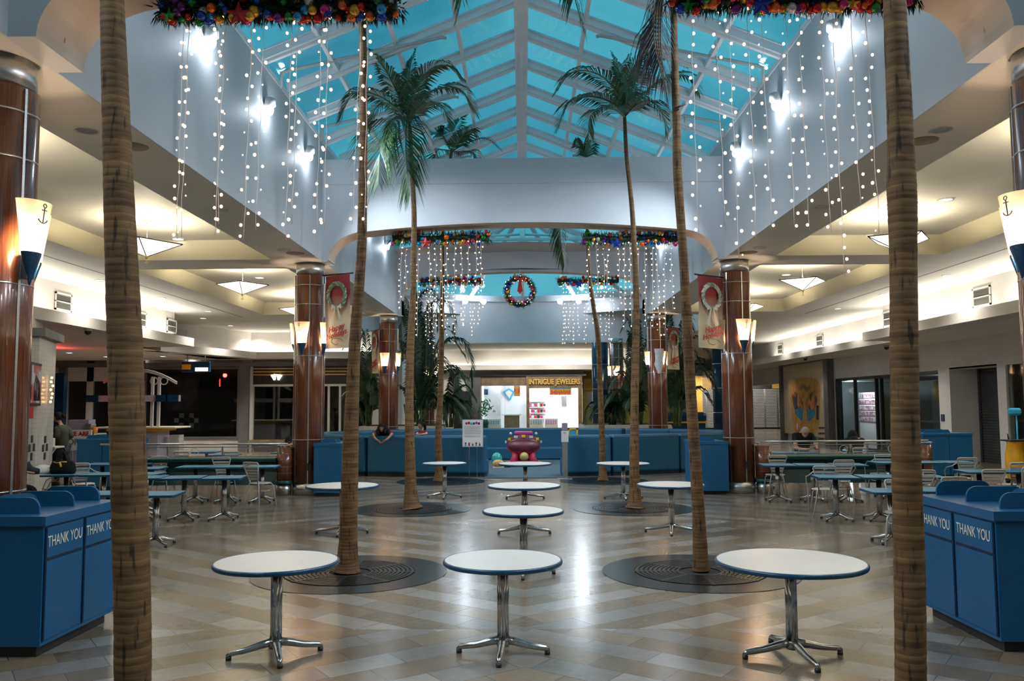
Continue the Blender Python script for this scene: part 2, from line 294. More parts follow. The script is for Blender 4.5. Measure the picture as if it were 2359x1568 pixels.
# ------------------------------------------------------------------ mesh builder
class MB:
    def __init__(s): s.v = []; s.f = []; s.mi = []; s.sm = []; s.cur = 0; s.smooth = False
    def add(s, vs, fs, smooth=None):
        o = len(s.v); s.v += [Vector(p) for p in vs]; sm = s.smooth if smooth is None else smooth
        for f in fs: s.f.append([i + o for i in f]); s.mi.append(s.cur); s.sm.append(sm)
        return s
    def box(s, c, d, rz=0.0, bev=0.0):
        cx, cy, cz = c; hx, hy, hz = d[0] / 2, d[1] / 2, d[2] / 2
        R = Matrix.Rotation(rz, 3, 'Z')
        if bev <= 0:
            vs = [R @ Vector((a * hx, b * hy, e * hz)) + Vector(c) for a in (-1, 1) for b in (-1, 1) for e in (-1, 1)]
            return s.add(vs, [(0, 1, 3, 2), (4, 6, 7, 5), (0, 4, 5, 1), (2, 3, 7, 6), (0, 2, 6, 4), (1, 5, 7, 3)], False)
        r = min(bev, hx * .99, hy * .99, hz * .99)
        pr = []
        for (sx, sy) in ((1, 1), (-1, 1), (-1, -1), (1, -1)):
            a0 = {(1, 1): 0, (-1, 1): 90, (-1, -1): 180, (1, -1): 270}[(sx, sy)]
            for k in range(3):
                a = math.radians(a0 + 45 * k); pr.append((sx * (hx - r), sy * (hy - r), math.cos(a), math.sin(a)))
        rings = []
        for (z, off) in ((-hz, 0.0), (-hz + r * .3, r * .7), (-hz + r, r), (hz - r, r), (hz - r * .3, r * .7), (hz, 0.0)):
            rings.append([R @ Vector((x + ca * off, y + sa * off, z)) + Vector(c) for x, y, ca, sa in pr])
        n = len(pr); vs = [p for g in rings for p in g]; fs = []
        for i in range(len(rings) - 1):
            for k in range(n): fs.append((i * n + k, i * n + (k + 1) % n, (i + 1) * n + (k + 1) % n, (i + 1) * n + k))
        fs.append(tuple(reversed(range(n)))); fs.append(tuple((len(rings) - 1) * n + k for k in range(n)))
        return s.add(vs, fs, False)
    def bb(s, x0, x1, y0, y1, z0, z1): return s.box(((x0 + x1) / 2, (y0 + y1) / 2, (z0 + z1) / 2), (abs(x1 - x0), abs(y1 - y0), abs(z1 - z0)))
    def lathe(s, prof, c=(0, 0, 0), n=24, cap=True, smooth=True):
        vs = []; fs = []
        for r, z in prof:
            for k in range(n): a = 2 * PI * k / n; vs.append((c[0] + r * math.cos(a), c[1] + r * math.sin(a), c[2] + z))
        m = len(prof)
        for i in range(m - 1):
            for k in range(n): fs.append((i * n + k, i * n + (k + 1) % n, (i + 1) * n + (k + 1) % n, (i + 1) * n + k))
        s.add(vs, fs, smooth)
        if cap:
            o = len(s.v) - len(vs)
            for i in (0, m - 1):
                if prof[i][0] > 1e-5:
                    f = [o + i * n + k for k in range(n)]; s.f.append(f[::-1] if i == 0 else f); s.mi.append(s.cur); s.sm.append(False)
        return s
    def cyl(s, a, b, r, n=10, r2=None, cap=True): return s.tube([a, b], [r, r if r2 is None else r2], n, cap)
    def tube(s, pts, rad, n=8, cap=True, closed=False):
        pts = [Vector(p) for p in pts]; m = len(pts)
        if not isinstance(rad, (list, tuple)): rad = [rad] * m
        vs = []; fs = []; prev = None
        for i, p in enumerate(pts):
            if closed: t = pts[(i + 1) % m] - pts[i - 1]
            else: t = pts[min(i + 1, m - 1)] - pts[max(i - 1, 0)]
            if t.length < 1e-9: t = Vector((0, 0, 1))
            t.normalize()
            if prev is None: u = t.orthogonal().normalized()
            else:
                u = prev - t * prev.dot(t)
                u = u.normalized() if u.length > 1e-6 else t.orthogonal().normalized()
            prev = u; w = t.cross(u)
            for k in range(n): a = 2 * PI * k / n; vs.append(p + (u * math.cos(a) + w * math.sin(a)) * rad[i])
        for i in range(m if closed else m - 1):
            j = (i + 1) % m
            for k in range(n): fs.append((i * n + k, i * n + (k + 1) % n, j * n + (k + 1) % n, j * n + k))
        if cap and not closed: fs.append(tuple(reversed(range(n)))); fs.append(tuple((m - 1) * n + k for k in range(n)))
        return s.add(vs, fs, True)
    def prism(s, poly, z0, z1, smooth=False):
        n = len(poly); vs = [(x, y, z0) for x, y in poly] + [(x, y, z1) for x, y in poly]
        fs = [tuple(reversed(range(n))), tuple(range(n, 2 * n))] + [(k, (k + 1) % n, n + (k + 1) % n, n + k) for k in range(n)]
        return s.add(vs, fs, smooth)
    def ext(s, poly3, d):
        """3D planar polygon extruded along vector d"""
        n = len(poly3); d = Vector(d); vs = [Vector(p) for p in poly3] + [Vector(p) + d for p in poly3]
        return s.add(vs, [tuple(reversed(range(n))), tuple(range(n, 2 * n))] + [(k, (k + 1) % n, n + (k + 1) % n, n + k) for k in range(n)], False)
    def quad(s, a, b, c, d): return s.add([a, b, c, d], [(0, 1, 2, 3)], False)
    def ball(s, c, r, n=10, m=6, sc=(1, 1, 1)):
        vs = []; fs = []
        for i in range(m + 1):
            t = PI * i / m
            for k in range(n): a = 2 * PI * k / n; vs.append((c[0] + sc[0] * r * math.sin(t) * math.cos(a), c[1] + sc[1] * r * math.sin(t) * math.sin(a), c[2] - sc[2] * r * math.cos(t)))
        for i in range(m):
            for k in range(n): fs.append((i * n + k, i * n + (k + 1) % n, (i + 1) * n + (k + 1) % n, (i + 1) * n + k))
        return s.add(vs, fs, True)
    def star(s, c, r, d=0.02, n=5, ax='y'):
        pts = []
        for k in range(2 * n):
            a = PI / 2 + PI * k / n; q = r if k % 2 == 0 else r * 0.42; pts.append((q * math.cos(a), q * math.sin(a)))
        vs = [(c[0] + x, c[1], c[2] + z) for x, z in pts] + [(c[0], c[1] - d, c[2]), (c[0], c[1] + d, c[2])]
        fs = []
        for k in range(2 * n): fs.append(((k + 1) % (2 * n), k, 2 * n)); fs.append((k, (k + 1) % (2 * n), 2 * n + 1))
        return s.add(vs, fs, False)
    def build(s, name, mats, parent=None, local=False):
        me = bpy.data.meshes.new(name)
        org = Vector((0, 0, 0))
        if parent is not None and not local:
            q = parent
            while q is not None: org = org + Vector(q.location); q = q.parent
        me.from_pydata([tuple(p - org) for p in s.v], [], s.f)
        if not isinstance(mats, (list, tuple)): mats = [mats]
        for m_ in mats: me.materials.append(m_)
        me.polygons.foreach_set('material_index', s.mi); me.polygons.foreach_set('use_smooth', s.sm)
        me.update()
        bm = bmesh.new(); bm.from_mesh(me); bmesh.ops.recalc_face_normals(bm, faces=bm.faces); bm.to_mesh(me); bm.free()
        o = bpy.data.objects.new(name, me); COL.objects.link(o)
        if parent is not None: o.parent = parent
        return o


def tag(o, label, cat, group=None, kind=None):
    if label: o['label'] = label
    if cat: o['category'] = cat
    if group: o['group'] = group
    if kind: o['kind'] = kind
    return o
def thing(name, loc, label, cat, group=None, rz=0.0):
    o = bpy.data.objects.new(name, None); COL.objects.link(o); o.location = loc; o.rotation_euler = (0, 0, rz)
    o.empty_display_size = 0.1
    return tag(o, label, cat, group)
def struct(o): o['kind'] = 'structure'; return o
def kids(o): return KM.get(o.name, [])
def copy_tree(o, parent=None):
    c = o.copy(); COL.objects.link(c)
    if parent is not None: c.parent = parent
    for ch in [x for x in o.children]: copy_tree(ch, c)
    return c
def rebase(o, m):
    """give a mesh object its own origin at the middle of its base"""
    me = o.data; xs = [v.co for v in me.vertices]
    mn = Vector((min(v.x for v in xs), min(v.y for v in xs), min(v.z for v in xs))); mx = Vector((max(v.x for v in xs), max(v.y for v in xs), max(v.z for v in xs)))
    c = Vector(((mn.x + mx.x) / 2, (mn.y + mx.y) / 2, mn.z)); me.transform(Matrix.Translation(-c)); o.location = Vector(o.location) + c
    return o
def text_obj(txt, size, loc, rot, m, name, parent=None, depth=0.004, bold=0.0, shear=0.0, align='CENTER', sx=1.0):
    cu = bpy.data.curves.new(name, 'FONT'); cu.body = txt; cu.size = size; cu.extrude = depth; cu.align_x = align; cu.align_y = 'CENTER'; cu.offset = bold; cu.shear = shear
    t = bpy.data.objects.new(name + '_tmp', cu); COL.objects.link(t)
    bpy.context.view_layer.update()
    me = bpy.data.meshes.new_from_object(t); bpy.data.objects.remove(t)
    me.name = name; me.materials.clear(); me.materials.append(m)
    org = Vector((0, 0, 0)); q = parent
    while q is not None: org += Vector(q.location); q = q.parent
    me.transform(Matrix.Translation(Vector(loc) - org) @ Euler(rot).to_matrix().to_4x4() @ Matrix.Diagonal((sx, 1, 1, 1)))
    o = bpy.data.objects.new(name, me); COL.objects.link(o)
    if parent is not None: o.parent = parent
    return o
# ------------------------------------------------------------------ the shell
ZS = 5.15          # aisle ceiling
XB = 4.45          # bulkhead planes
o = MB().bb(-26, 26, -4, 82, -0.15, 0).build('floor', M['floor']); struct(o)
# bulkheads: vertical walls between the aisle ceiling and the skylight
for sx, nm in ((-1, 'wall_left_bulkhead'), (1, 'wall_right_bulkhead')):
    m = MB()
    m.bb(sx * XB, sx * (XB + 0.25), -4, 30.3, ZS + 0.03, 7.80); m.bb(sx * XB, sx * (XB + 0.02), -4, 30.3, ZS, ZS + 0.03)
    struct(m.build(nm, M['white']))
    struct(MB().bb(sx * (XB - 0.015), sx * (XB + 0.3), -4, 30.3, 7.80, 7.90).build('trim_%d' % (1 if sx < 0 else 2), M['steelwhite']))


def arch_beam(name, y0, y1, top, cz, ez, cx, rr, xo=XB, soff='trimbeige'):
    """cross beam with a flat top and a shallow arched opening with rounded corners, running down to the aisle ceiling"""
    pts = [(-cx, ZS)]
    for k in range(0, 21):
        a = PI - (PI / 2) * k / 20
        pts.append((-cx + rr + rr * math.cos(a), ez - rr * 0.75 + rr * 0.75 * math.sin(a)))
    n = 16
    x0 = -cx + rr
    for k in range(1, n):
        x = x0 + (-2 * x0) * k / n; pts.append((x, ez + (cz - ez) * (1 - (x / x0) ** 2)))
    pts += [(-x, z) for x, z in pts[:22][::-1]] + [(cx, ZS)]
    # dedupe
    m = MB(); N = len(pts)
    for i in range(N - 1):
        (xa, za), (xb, zb) = pts[i], pts[i + 1]
        if abs(xa - xb) < 1e-6 and abs(za - zb) < 1e-6: continue
        for y, s_ in ((y0, 1), (y1, -1)):
            m.cur = 0
            if abs(xa - xb) > 1e-6: m.add([(xa, y, za), (xb, y, zb), (xb, y, top), (xa, y, top)], [(0, 1, 2, 3)])
        m.cur = 1; m.add([(xa, y0, za), (xb, y0, zb), (xb, y1, zb), (xa, y1, za)], [(0, 1, 2, 3)], False)
    m.cur = 0
    for s_ in (-1, 1):
        m.bb(s_ * cx, s_ * xo, y0, y1, ZS - 0.001, top)
    m.bb(-xo, xo, y0 + .012, y1 - .012, top - 0.02, top - .001)
    return struct(m.build(name, [M['white'], M[soff]]))


arch_beam('wall_near_arch', 7.05, 7.85, 7.43, 5.98, 5.78, 4.2, 0.85)
arch_beam('wall_middle_arch', 18.5, 19.15, 7.43, 5.98, 5.80, 4.3, 0.85)
arch_beam('wall_far_arch', 29.8, 30.3, 7.47, 6.67, 6.50, 4.3, 1.1)
# shallow joint line across the middle arch
struct(MB().bb(-4.45, 4.45, 18.485, 18.5, 6.86, 6.872).build('trim_3', M['storewall']))

# skylight -----------------------------------------------------------------
RZ, EZ = 9.66, 7.88
slope = (RZ - EZ) / 4.45
def roofz(x): return RZ - abs(x) * slope
RY0, STEP = 1.93, 1.53
raf_y = [RY0 + STEP * k for k in range(0, 19)]
for sx, nm in ((-1, 'window_1'), (1, 'window_2')):
    w = MB().ext([(0, -4, RZ + 0.14), (sx * 4.6, -4, roofz(4.6) + 0.14), (sx * 4.6, 30.3, roofz(4.6) + 0.14), (0, 30.3, RZ + 0.14)], (0, 0, 0.02)).build(nm, M['skyglass']); struct(w)
    for y in raf_y:
        m = MB()
        a = Vector((0, y - 0.10, RZ)); b_ = Vector((sx * 4.46, y - 0.10, roofz(4.46)))
        m.ext([a, b_, b_ + Vector((0, 0, 0.13)), a + Vector((0, 0, 0.13))], (0, 0.20, 0))
        m.ext([a + Vector((0, -0.05, 0.13)), b_ + Vector((0, -0.05, 0.13)), b_ + Vector((0, -0.05, 0.16)), a + Vector((0, -0.05, 0.16))], (0, 0.30, 0))
        m.ext([a + Vector((0, 0.06, -0.05)), b_ + Vector((0, 0.06, -0.05)), b_ + Vector((0, 0.06, 0)), a + Vector((0, 0.06, 0))], (0, 0.08, 0))
        m.build('rafter', M['steelwhite'], w)
    for x in (1.23, 2.37, 3.50):
        m = MB()
        z = roofz(x)
        m.ext([(sx * (x - 0.035), -4, z + 0.02), (sx * (x + 0.035), -4, z + 0.02), (sx * (x + 0.035), -4, z + 0.15), (sx * (x - 0.035), -4, z + 0.15)], (0, 34.2, 0))
        m.build('purlin', M['steelwhite'], w)
m = MB(); m.bb(-0.14, 0.14, -4, 30.3, RZ - 0.10, RZ + 0.12); m.bb(-0.03, 0.03, -4, 30.3, RZ - 0.14, RZ - 0.10)
struct(m.build('trim_4', M['steelwhite']))
# end truss of the gable roof, seen through the middle arch
m = MB()
for sx in (-1, 1):
    m.cyl((0, 30.0, RZ - 0.05), (sx * 4.4, 30.0, EZ - 0.02), 0.09, 6)
    m.cyl((0, 30.0, 8.62), (sx * 1.5, 30.0, 7.95), 0.05, 6)
    m.cyl((sx * 0.9, 30.0, 8.3), (sx * 2.3, 30.0, 8.72), 0.06, 6)
    m.cyl((sx * 1.15, 30.0, 8.4), (sx * 1.15, 30.0, 7.5), 0.04, 6)
m.cyl((-1.3, 30.0, 8.35), (1.3, 30.0, 8.35), 0.07, 6); m.cyl((0, 30.0, 8.35), (0, 30.0, RZ), 0.05, 6)
m.cyl((-4.4, 30.0, 7.86), (4.4, 30.0, 7.86), 0.06, 6)
struct(m.build('trim_5', M['steelwhite']))
# round lantern roof beyond the far arch
DC = Vector((0, 37.4, 0)); DR = 7.0
NS = 16
def dp(r, k, z, off=0): a = 2 * PI * (k + off) / NS; return Vector((DC.x + r * math.sin(a), DC.y - r * math.cos(a), z))
m = MB()
for k in range(NS):
    if k in (0, 15, 1, 14): pass
    m.add([dp(DR, k, 7.35), dp(DR, k + 1, 7.35), dp(DR + 0.9, k + 1, 7.35), dp(DR + 0.9, k, 7.35)], [(0, 1, 2, 3)])
    m.add([dp(DR + 0.9, k, 7.35), dp(DR + 0.9, k + 1, 7.35), dp(DR + 0.9, k + 1, 6.75), dp(DR + 0.9, k, 6.75)], [(0, 1, 2, 3)])
    m.add([dp(DR, k, 7.35), dp(DR, k + 1, 7.35), dp(DR, k + 1, 7.65), dp(DR, k, 7.65)], [(0, 1, 2, 3)])
ring = struct(m.build('wall_lantern_ring', M['white']))
struct(MB().add([dp(DR, k, 7.65) for k in range(NS)] + [(0, DC.y, 10.6)], [(k, (k + 1) % NS, NS) for k in range(NS)]).build('window_3', M['skyglass']))
lan = bpy.data.objects['window_3']
for k in range(NS):
    MB().cyl(dp(DR, k, 7.63), Vector((0, DC.y, 10.55)), 0.11, 6).build('rafter', M['steelwhite'], lan)
m = MB()
for fr in (0.33, 0.66):
    for k in range(NS):
        a, b_ = dp(DR, k, 7.63), dp(DR, k + 1, 7.63); ap = Vector((0, DC.y, 10.55)); m.cyl(a.lerp(ap, fr), b_.lerp(ap, fr), 0.05, 6)
m.build('purlin', M['steelwhite'], lan)
# upper walls round the lantern court
struct(MB().bb(-8.6, 8.6, 44.6, 45.0, ZS, 7.4).build('wall_far_bulkhead', M['white']))
for sx, nm in ((-1, 'wall_left_court'), (1, 'wall_right_court')):
    m = MB(); m.bb(sx * 7.6, sx * 7.9, 30.1, 45, ZS, 7.4); m.bb(sx * 4.45, sx * 7.9, 30.1, 30.3, ZS, 7.4)
    struct(m.build(nm, M['white']))
m = MB()   # lid between the lantern ring and the court walls
for k in range(NS):
    m.add([dp(DR + 0.85, k, 7.36), dp(DR + 0.85, k + 1, 7.36), dp(DR + 2.6, k + 1, 7.36), dp(DR + 2.6, k, 7.36)], [(0, 1, 2, 3)])
struct(m.build('ceiling_court', M['ceil']))

# aisle ceilings with recessed trays ----------------------------------------
TX0, TX1 = 5.5, 9.12
bays = [(-3.5, 7.7), (7.7, 18.9), (18.9, 30.1)]
for sx, side in ((-1, 'left'), (1, 'right')):
    m = MB(); m.cur = 0
    h = 0.06
    m.bb(sx * (XB + 0.02), sx * TX0, -4, 30.3, ZS, ZS + h)
    m.bb(sx * TX1, sx * 13.6, -4, 30.3, ZS, ZS + h)
    for i, (a, b_) in enumerate(bays):
        ya, yb = a + 0.62, b_ - 0.62
        m.cur = 0
        m.bb(sx * TX0, sx * TX1, a - (0.0 if i else 0.6), ya, ZS, ZS + h); m.bb(sx * TX0, sx * TX1, yb, b_ + (0.2 if i == 2 else 0), ZS, ZS + h)
        m.cur = 1
        zt = ZS + 0.42; g = 0.10
        R1 = [(TX0, ya), (TX1, ya), (TX1, yb), (TX0, yb)]
        R2 = [(TX0 + g, ya + g), (TX1 - g, ya + g), (TX1 - g, yb - g), (TX0 + g, yb - g)]
        for k in range(4):
            p, q = R1[k], R1[(k + 1) % 4]; r, t = R2[(k + 1) % 4], R2[k]
            m.quad((sx * p[0], p[1], ZS), (sx * q[0], q[1], ZS), (sx * r[0], r[1], zt), (sx * t[0], t[1], zt))
        m.cur = 0
        m.quad(*[(sx * p[0], p[1], zt) for p in R2])
    struct(m.build('ceiling_%s_aisle' % side, [M['ceil'], M['olive']]))
    # reveal line between the tray zone and the cove
    struct(MB().bb(sx * 10.10, sx * 10.13, -4, 30.3, ZS - 0.006, ZS).build('trim_%d' % (6 if sx < 0 else 7), M['greyframe']))
# ceiling beyond the aisles
m = MB(); m.bb(-26, -7.6, 30.3, 80, ZS, ZS + 0.06); m.bb(7.6, 26, 30.3, 80, ZS, ZS + 0.06); m.bb(-7.6, 7.6, 45, 80, ZS, ZS + 0.06)
m.bb(-7.9, 7.9, 44.1, 44.7, ZS, ZS + 0.06); m.bb(-26, -13.6, -4, 30.3, ZS, ZS + 0.06); m.bb(13.6, 26, -4, 30.3, ZS, ZS + 0.06)
struct(m.build('ceiling_far', M['ceil']))


# coves: vent wall + ledge with a fascia --------------------------------------
def cove(name, path, side, wall_off=0.72, z0=3.98, z1=4.26, zu=4.12, out=8.0):
    """path: fascia line (x,y); side = unit sign of the outward normal turned from the path direction"""
    m = MB(); P = [Vector((x, y, 0)) for x, y in path]; n = len(P)
    nor = []
    for i in range(n):
        acc = Vector((0, 0, 0))
        if i > 0: d = (P[i] - P[i - 1]).normalized(); acc += Vector((-d.y, d.x, 0)) * side
        if i < n - 1: d = (P[i + 1] - P[i]).normalized(); acc += Vector((-d.y, d.x, 0)) * side
        nn = acc.normalized(); d = (P[min(i + 1, n - 1)] - P[max(i - 1, 0)]).normalized()
        nor.append(nn)
    F = [(p, z) for p in P for z in (z0, z1)]
    for i in range(n - 1):
        a, b_ = P[i], P[i + 1]; wa, wb = a + nor[i] * wall_off, b_ + nor[i + 1] * wall_off
        ia, ib = a + nor[i] * 0.06, b_ + nor[i + 1] * 0.06
        def z(v, h): return (v.x, v.y, h)
        m.cur = 0
        m.quad(z(a, z0), z(b_, z0), z(b_, z1), z(a, z1)); m.quad(z(a, z1), z(b_, z1), z(ib, z1), z(ia, z1)); m.quad(z(ia, z1), z(ib, z1), z(ib, zu), z(ia, zu))
        m.quad(z(ia, zu), z(ib, zu), z(wb, zu), z(wa, zu)); m.quad(z(wa, zu), z(wb, zu), z(wb, ZS), z(wa, ZS))
        m.quad(z(a, z0), z(b_, z0), z(wb, z0), z(wa, z0))
    # end cap
    for i in (0, n - 1):
        a = P[i]; w = a + nor[i] * wall_off; m.quad((a.x, a.y, z0), (w.x, w.y, z0), (w.x, w.y, z1), (a.x, a.y, z1))
    return struct(m.build(name, M['storewall']))


cove('wall_left_cove', [(-11.2, -4), (-11.2, 28.6)], 1)
cove('wall_right_cove', [(11.2, -4), (11.2, 28.0)], -1)
cove('wall_left_far_cove', [(-13.2, 30.6), (-11.4, 36.0), (-6.0, 36.2), (-6.0, 49.0), (9.6, 49.4)], 1)
cove('wall_right_far_cove', [(12.3, 28.1), (12.3, 48), (13, 62)], -1)
m = MB(); m.quad((-11.9, 28.6, 3.98), (-11.9, 28.6, ZS), (-13.9, 28.8, ZS), (-13.9, 28.8, 3.98)); struct(m.build('wall_left_cove_end', M['storewall']))
m = MB(); m.quad((11.9, 28.0, 3.98), (11.9, 28.0, ZS), (13.1, 28.1, ZS), (13.1, 28.1, 3.98)); struct(m.build('wall_right_cove_end', M['storewall']))
# soffits under the ledges
m = MB(); m.bb(-26, -11.9, -4, 28.7, 3.98, 4.0); m.bb(-26, -13.4, 28.7, 38, 3.98, 4.0); m.bb(-13.4, -5.3, 36.7, 38, 3.98, 4.0); m.bb(-7, -5.3, 36.7, 52, 3.98, 4.0); m.bb(-7, 9.6, 50.0, 52, 3.98, 4.0)
struct(m.build('ceiling_left_soffit', M['ceil']))
m = MB(); m.bb(11.9, 26, -4, 28.1, 3.98, 4.0); m.bb(13.0, 26, 28.1, 80, 3.98, 4.0); m.bb(9.6, 13.2, 62, 80, 3.98, 4.0)
struct(m.build('ceiling_right_soffit', M['ceil']))

# vents in the coves -----------------------------------------------------------
def vent(p, w, h, nrm, label):
    """square louvred air vent on a wall; p centre; nrm: 'x+' faces +x"""
    t = thing('air_vent', p, label, 'vent', 'square air vents above the ledges')
    s_ = 1 if nrm == '+' else -1
    m = MB(); m.bb(p[0], p[0] + s_ * 0.01, p[1] - w / 2, p[1] + w / 2, p[2] - h / 2, p[2] + h / 2); m.build('backing', M['ventdk'], t)
    m = MB(); f = 0.045
    for a, b_, c, d in ((-w / 2, w / 2, h / 2 - f, h / 2), (-w / 2, w / 2, -h / 2, -h / 2 + f), (-w / 2, -w / 2 + f, -h / 2, h / 2), (w / 2 - f, w / 2, -h / 2, h / 2), (-w / 2, w / 2, -0.012, 0.012)):
        m.bb(p[0], p[0] + s_ * 0.035, p[1] + a, p[1] + b_, p[2] + c, p[2] + d)
    m.build('frame', M['storewall'], t)
    m = MB()
    for k in range(10):
        z = -h / 2 + f + (h - 2 * f) * (k + 0.5) / 10
        m.add([(p[0] + s_ * 0.008, p[1] - w / 2 + f, p[2] + z + .012), (p[0] + s_ * 0.008, p[1] + w / 2 - f, p[2] + z + .012), (p[0] + s_ * 0.03, p[1] + w / 2 - f, p[2] + z - .018), (p[0] + s_ * 0.03, p[1] - w / 2 + f, p[2] + z - .018)], [(0, 1, 2, 3)])
    m.build('slats', M['slat'], t)
for px, py, X, lb in ((145, 680, -11.92, 'nearest'), (323, 721, -11.92, 'half hidden behind the foreground palm trunk,'), (395, 736, -11.92, 'last')):
    p = AX(px, py, X); vent((X, p.y, 4.66), 0.78, 0.46, '+', {'nearest': 'square louvred air vent on the left cove wall, nearest the camera', 'last': 'square louvred air vent on the left cove wall, farthest before the step'}.get(lb, 'square louvred air vent on the left cove wall, just right of the front palm trunk'))
for px, py, X, lb in ((2262, 667, 11.92, 'square louvred air vent on the right cove wall, nearest the camera'), (2048, 722, 11.92, 'square louvred air vent on the right cove wall, just left of the front palm trunk'), (1889, 779, 13.02, 'square louvred air vent on the set-back right cove wall, nearer one'), (1798, 797, 13.02, 'square louvred air vent on the set-back right cove wall, farther one')):
    p = AX(px, py, X); vent((X, p.y, 4.68), 0.85, 0.5, '-', lb)
t = thing('air_vent', (-13.25, 32.4, 4.45), 'square louvred air vent on the far left cove wall beside the step', 'vent', 'square air vents above the ledges')
m = MB(); m.box((-13.25, 32.4, 4.68), (0.03, 0.8, 0.46), -0.32); m.build('frame', M['louvre'], t)

# ------------------------------------------------------------------ side walls
struct(MB().bb(-26, 26, -4.2, -4, 0, 11).build('wall_back', M['storewall']))
struct(MB().bb(-26.2, -26, -4, 82, 0, 6).build('wall_left', M['storewall'])); struct(MB().bb(26, 26.2, -4, 82, 0, 6).build('wall_right', M['storewall'])); struct(MB().bb(-26, 26, 80, 80.2, 0, 6).build('wall_far', M['storewall']))
# ------------------------------------------------------------------ left shop front (faces the camera, y = 37)
YF = 37.0
def X37(px, py=930, y=YF): return AY(px, py, y).x
def Z37(px, py, y=YF): return AY(px, py, y).z
def shop_unit(n, x0, x1, z0, z1, y, depth, back, label=None):
    """glazed opening with a room box behind it"""
    w = MB().bb(x0, x1, y, y + 0.02, z0, z1).build('window_%d' % n, M['shopglass']); struct(w)
    m = MB(); a, b_, c, d = x0 - 0.02, x1 + 0.02, y + 0.05, y + depth
    m.quad((a, d, 0), (b_, d, 0), (b_, d, 4), (a, d, 4)); m.quad((a, c, 0), (a, d, 0), (a, d, 4), (a, c, 4)); m.quad((b_, c, 0), (b_, d, 0), (b_, d, 4), (b_, c, 4))
    m.quad((a, c, 4), (b_, c, 4), (b_, d, 4), (a, d, 4)); m.quad((a, c, 0.01), (b_, c, 0.01), (b_, d, 0.01), (a, d, 0.01))
    struct(m.build('wall_shop_interior', back)); return w
def frame_around(name, x0, x1, z0, z1, y, t=0.08, m_='greyframe', parent=None):
    m = MB(); m.bb(x0, x1, y - 0.06, y + 0.06, z1 - t, z1); m.bb(x0, x1, y - 0.06, y + 0.06, z0, z0 + t); m.bb(x0, x0 + t, y - 0.061, y + 0.061, z0, z1); m.bb(x1 - t, x1, y - 0.061, y + 0.061, z0, z1)
    return m.build(name, M[m_], parent)
# wall sections
m = MB()
zt = Z37(400, 846)
m.bb(-26, X37(156), YF - 0.02, YF + 0.1, 0, 4.0)
m.bb(X37(156), X37(333), YF, YF + 0.1, Z37(240, 878), 4.0)
m.bb(X37(198), X37(214), YF, YF + 0.1, 0, 4.0); m.bb(X37(300), X37(333), YF, YF + 0.1, 0, 4.0)
m.bb(X37(333), -5.8, YF, YF + 0.1, zt, 4.0); m.bb(X37(333), X37(552), YF, YF + 0.1, 0, Z37(450, 1010))
m.bb(X37(552), X37(583), YF - 0.1, YF + 0.1, 0, 4.0); m.bb(X37(860), -5.8, YF - .1, YF + .1, 0, 4.0)
m.bb(X37(583), X37(860), YF, YF + 0.1, 0, 0.45)
struct(m.build('wall_left_shops', M['storewall']))
m = MB(); m.bb(X37(118), -5.8, YF - 0.28, YF - 0.02, Z37(400, 845), Z37(400, 836))
m.bb(X37(138), X37(155), YF - 0.2, YF, 0, Z37(140, 845)); m.bb(X37(555), X37(577), YF - 0.3, YF - 0.1, 0, Z37(560, 840))
struct(m.build('trim_8', M['greyframe']))
shop_unit(4, X37(156), X37(198), 0, Z37(180, 878), YF, 3.5, M['darkglassroom'])
shop_unit(5, X37(214), X37(300), 0, Z37(180, 878), YF, 3.5, M['darkglassroom'])
w6 = shop_unit(6, X37(333), X37(552), Z37(450, 1010), zt, YF, 5, M['darkglassroom'])
frame_around('window_frame', X37(333), X37(552), Z37(450, 1010), zt, YF - 0.03, 0.09, 'greyframe', w6)
w7 = shop_unit(7, X37(583), X37(860), 0.45, Z37(640, 888), YF, 5, mat('dim_shop_interior', (0.05, 0.055, 0.04), 0.8, col2=(0.07, 0.07, 0.05), nscale=1))
m = MB()
for px in (583, 690, 758, 784, 860): m.bb(X37(px) - 0.05, X37(px) + 0.05, YF - 0.08, YF + 0.03, 0.45, Z37(640, 888))
m.bb(X37(583), X37(860), YF - 0.1, YF + 0.03, Z37(640, 890), Z37(640, 885))
m.build('window_frame', M['louvre'], w7)
m = MB(); m.bb(X37(580), X37(860), YF - 0.05, YF, Z37(640, 888), zt); struct(m.build('trim_9', M['black']))
for k in range(3):
    z = Z37(640, 849 + 7 * k); struct(MB().bb(X37(582), X37(858), YF - 0.12, YF - 0.05, z - 0.03, z + 0.03).build('trim_%d' % (10 + k), M['gold']))
struct(MB().bb(X37(583), X37(665), YF - 0.6, YF - 0.1, 0.30, 0.5).build('trim_13', M['marble']))
# two wall lamps over the left shop
for px in (630, 644):
    p = AY(px, 868, YF - 0.16)
    t = thing('shop_wall_lamp', p, 'small glowing shop lamp over the dark window behind the left wood column, %s of two' % ('left' if px == 630 else 'right'), 'lamp', 'wall lamps on the left shop')
    MB().cyl(p + Vector((0, 0, .1)), p + Vector((0.05 if px == 630 else -.05, 0, -.14)), 0.13, 10, 0.04).build('lamp_shade', M['shade'], t)
    MB().cyl(p + Vector((0, .02, .1)), p + Vector((0, 0.1, .16)), 0.03).build('bracket', M['goldmetal'], t)
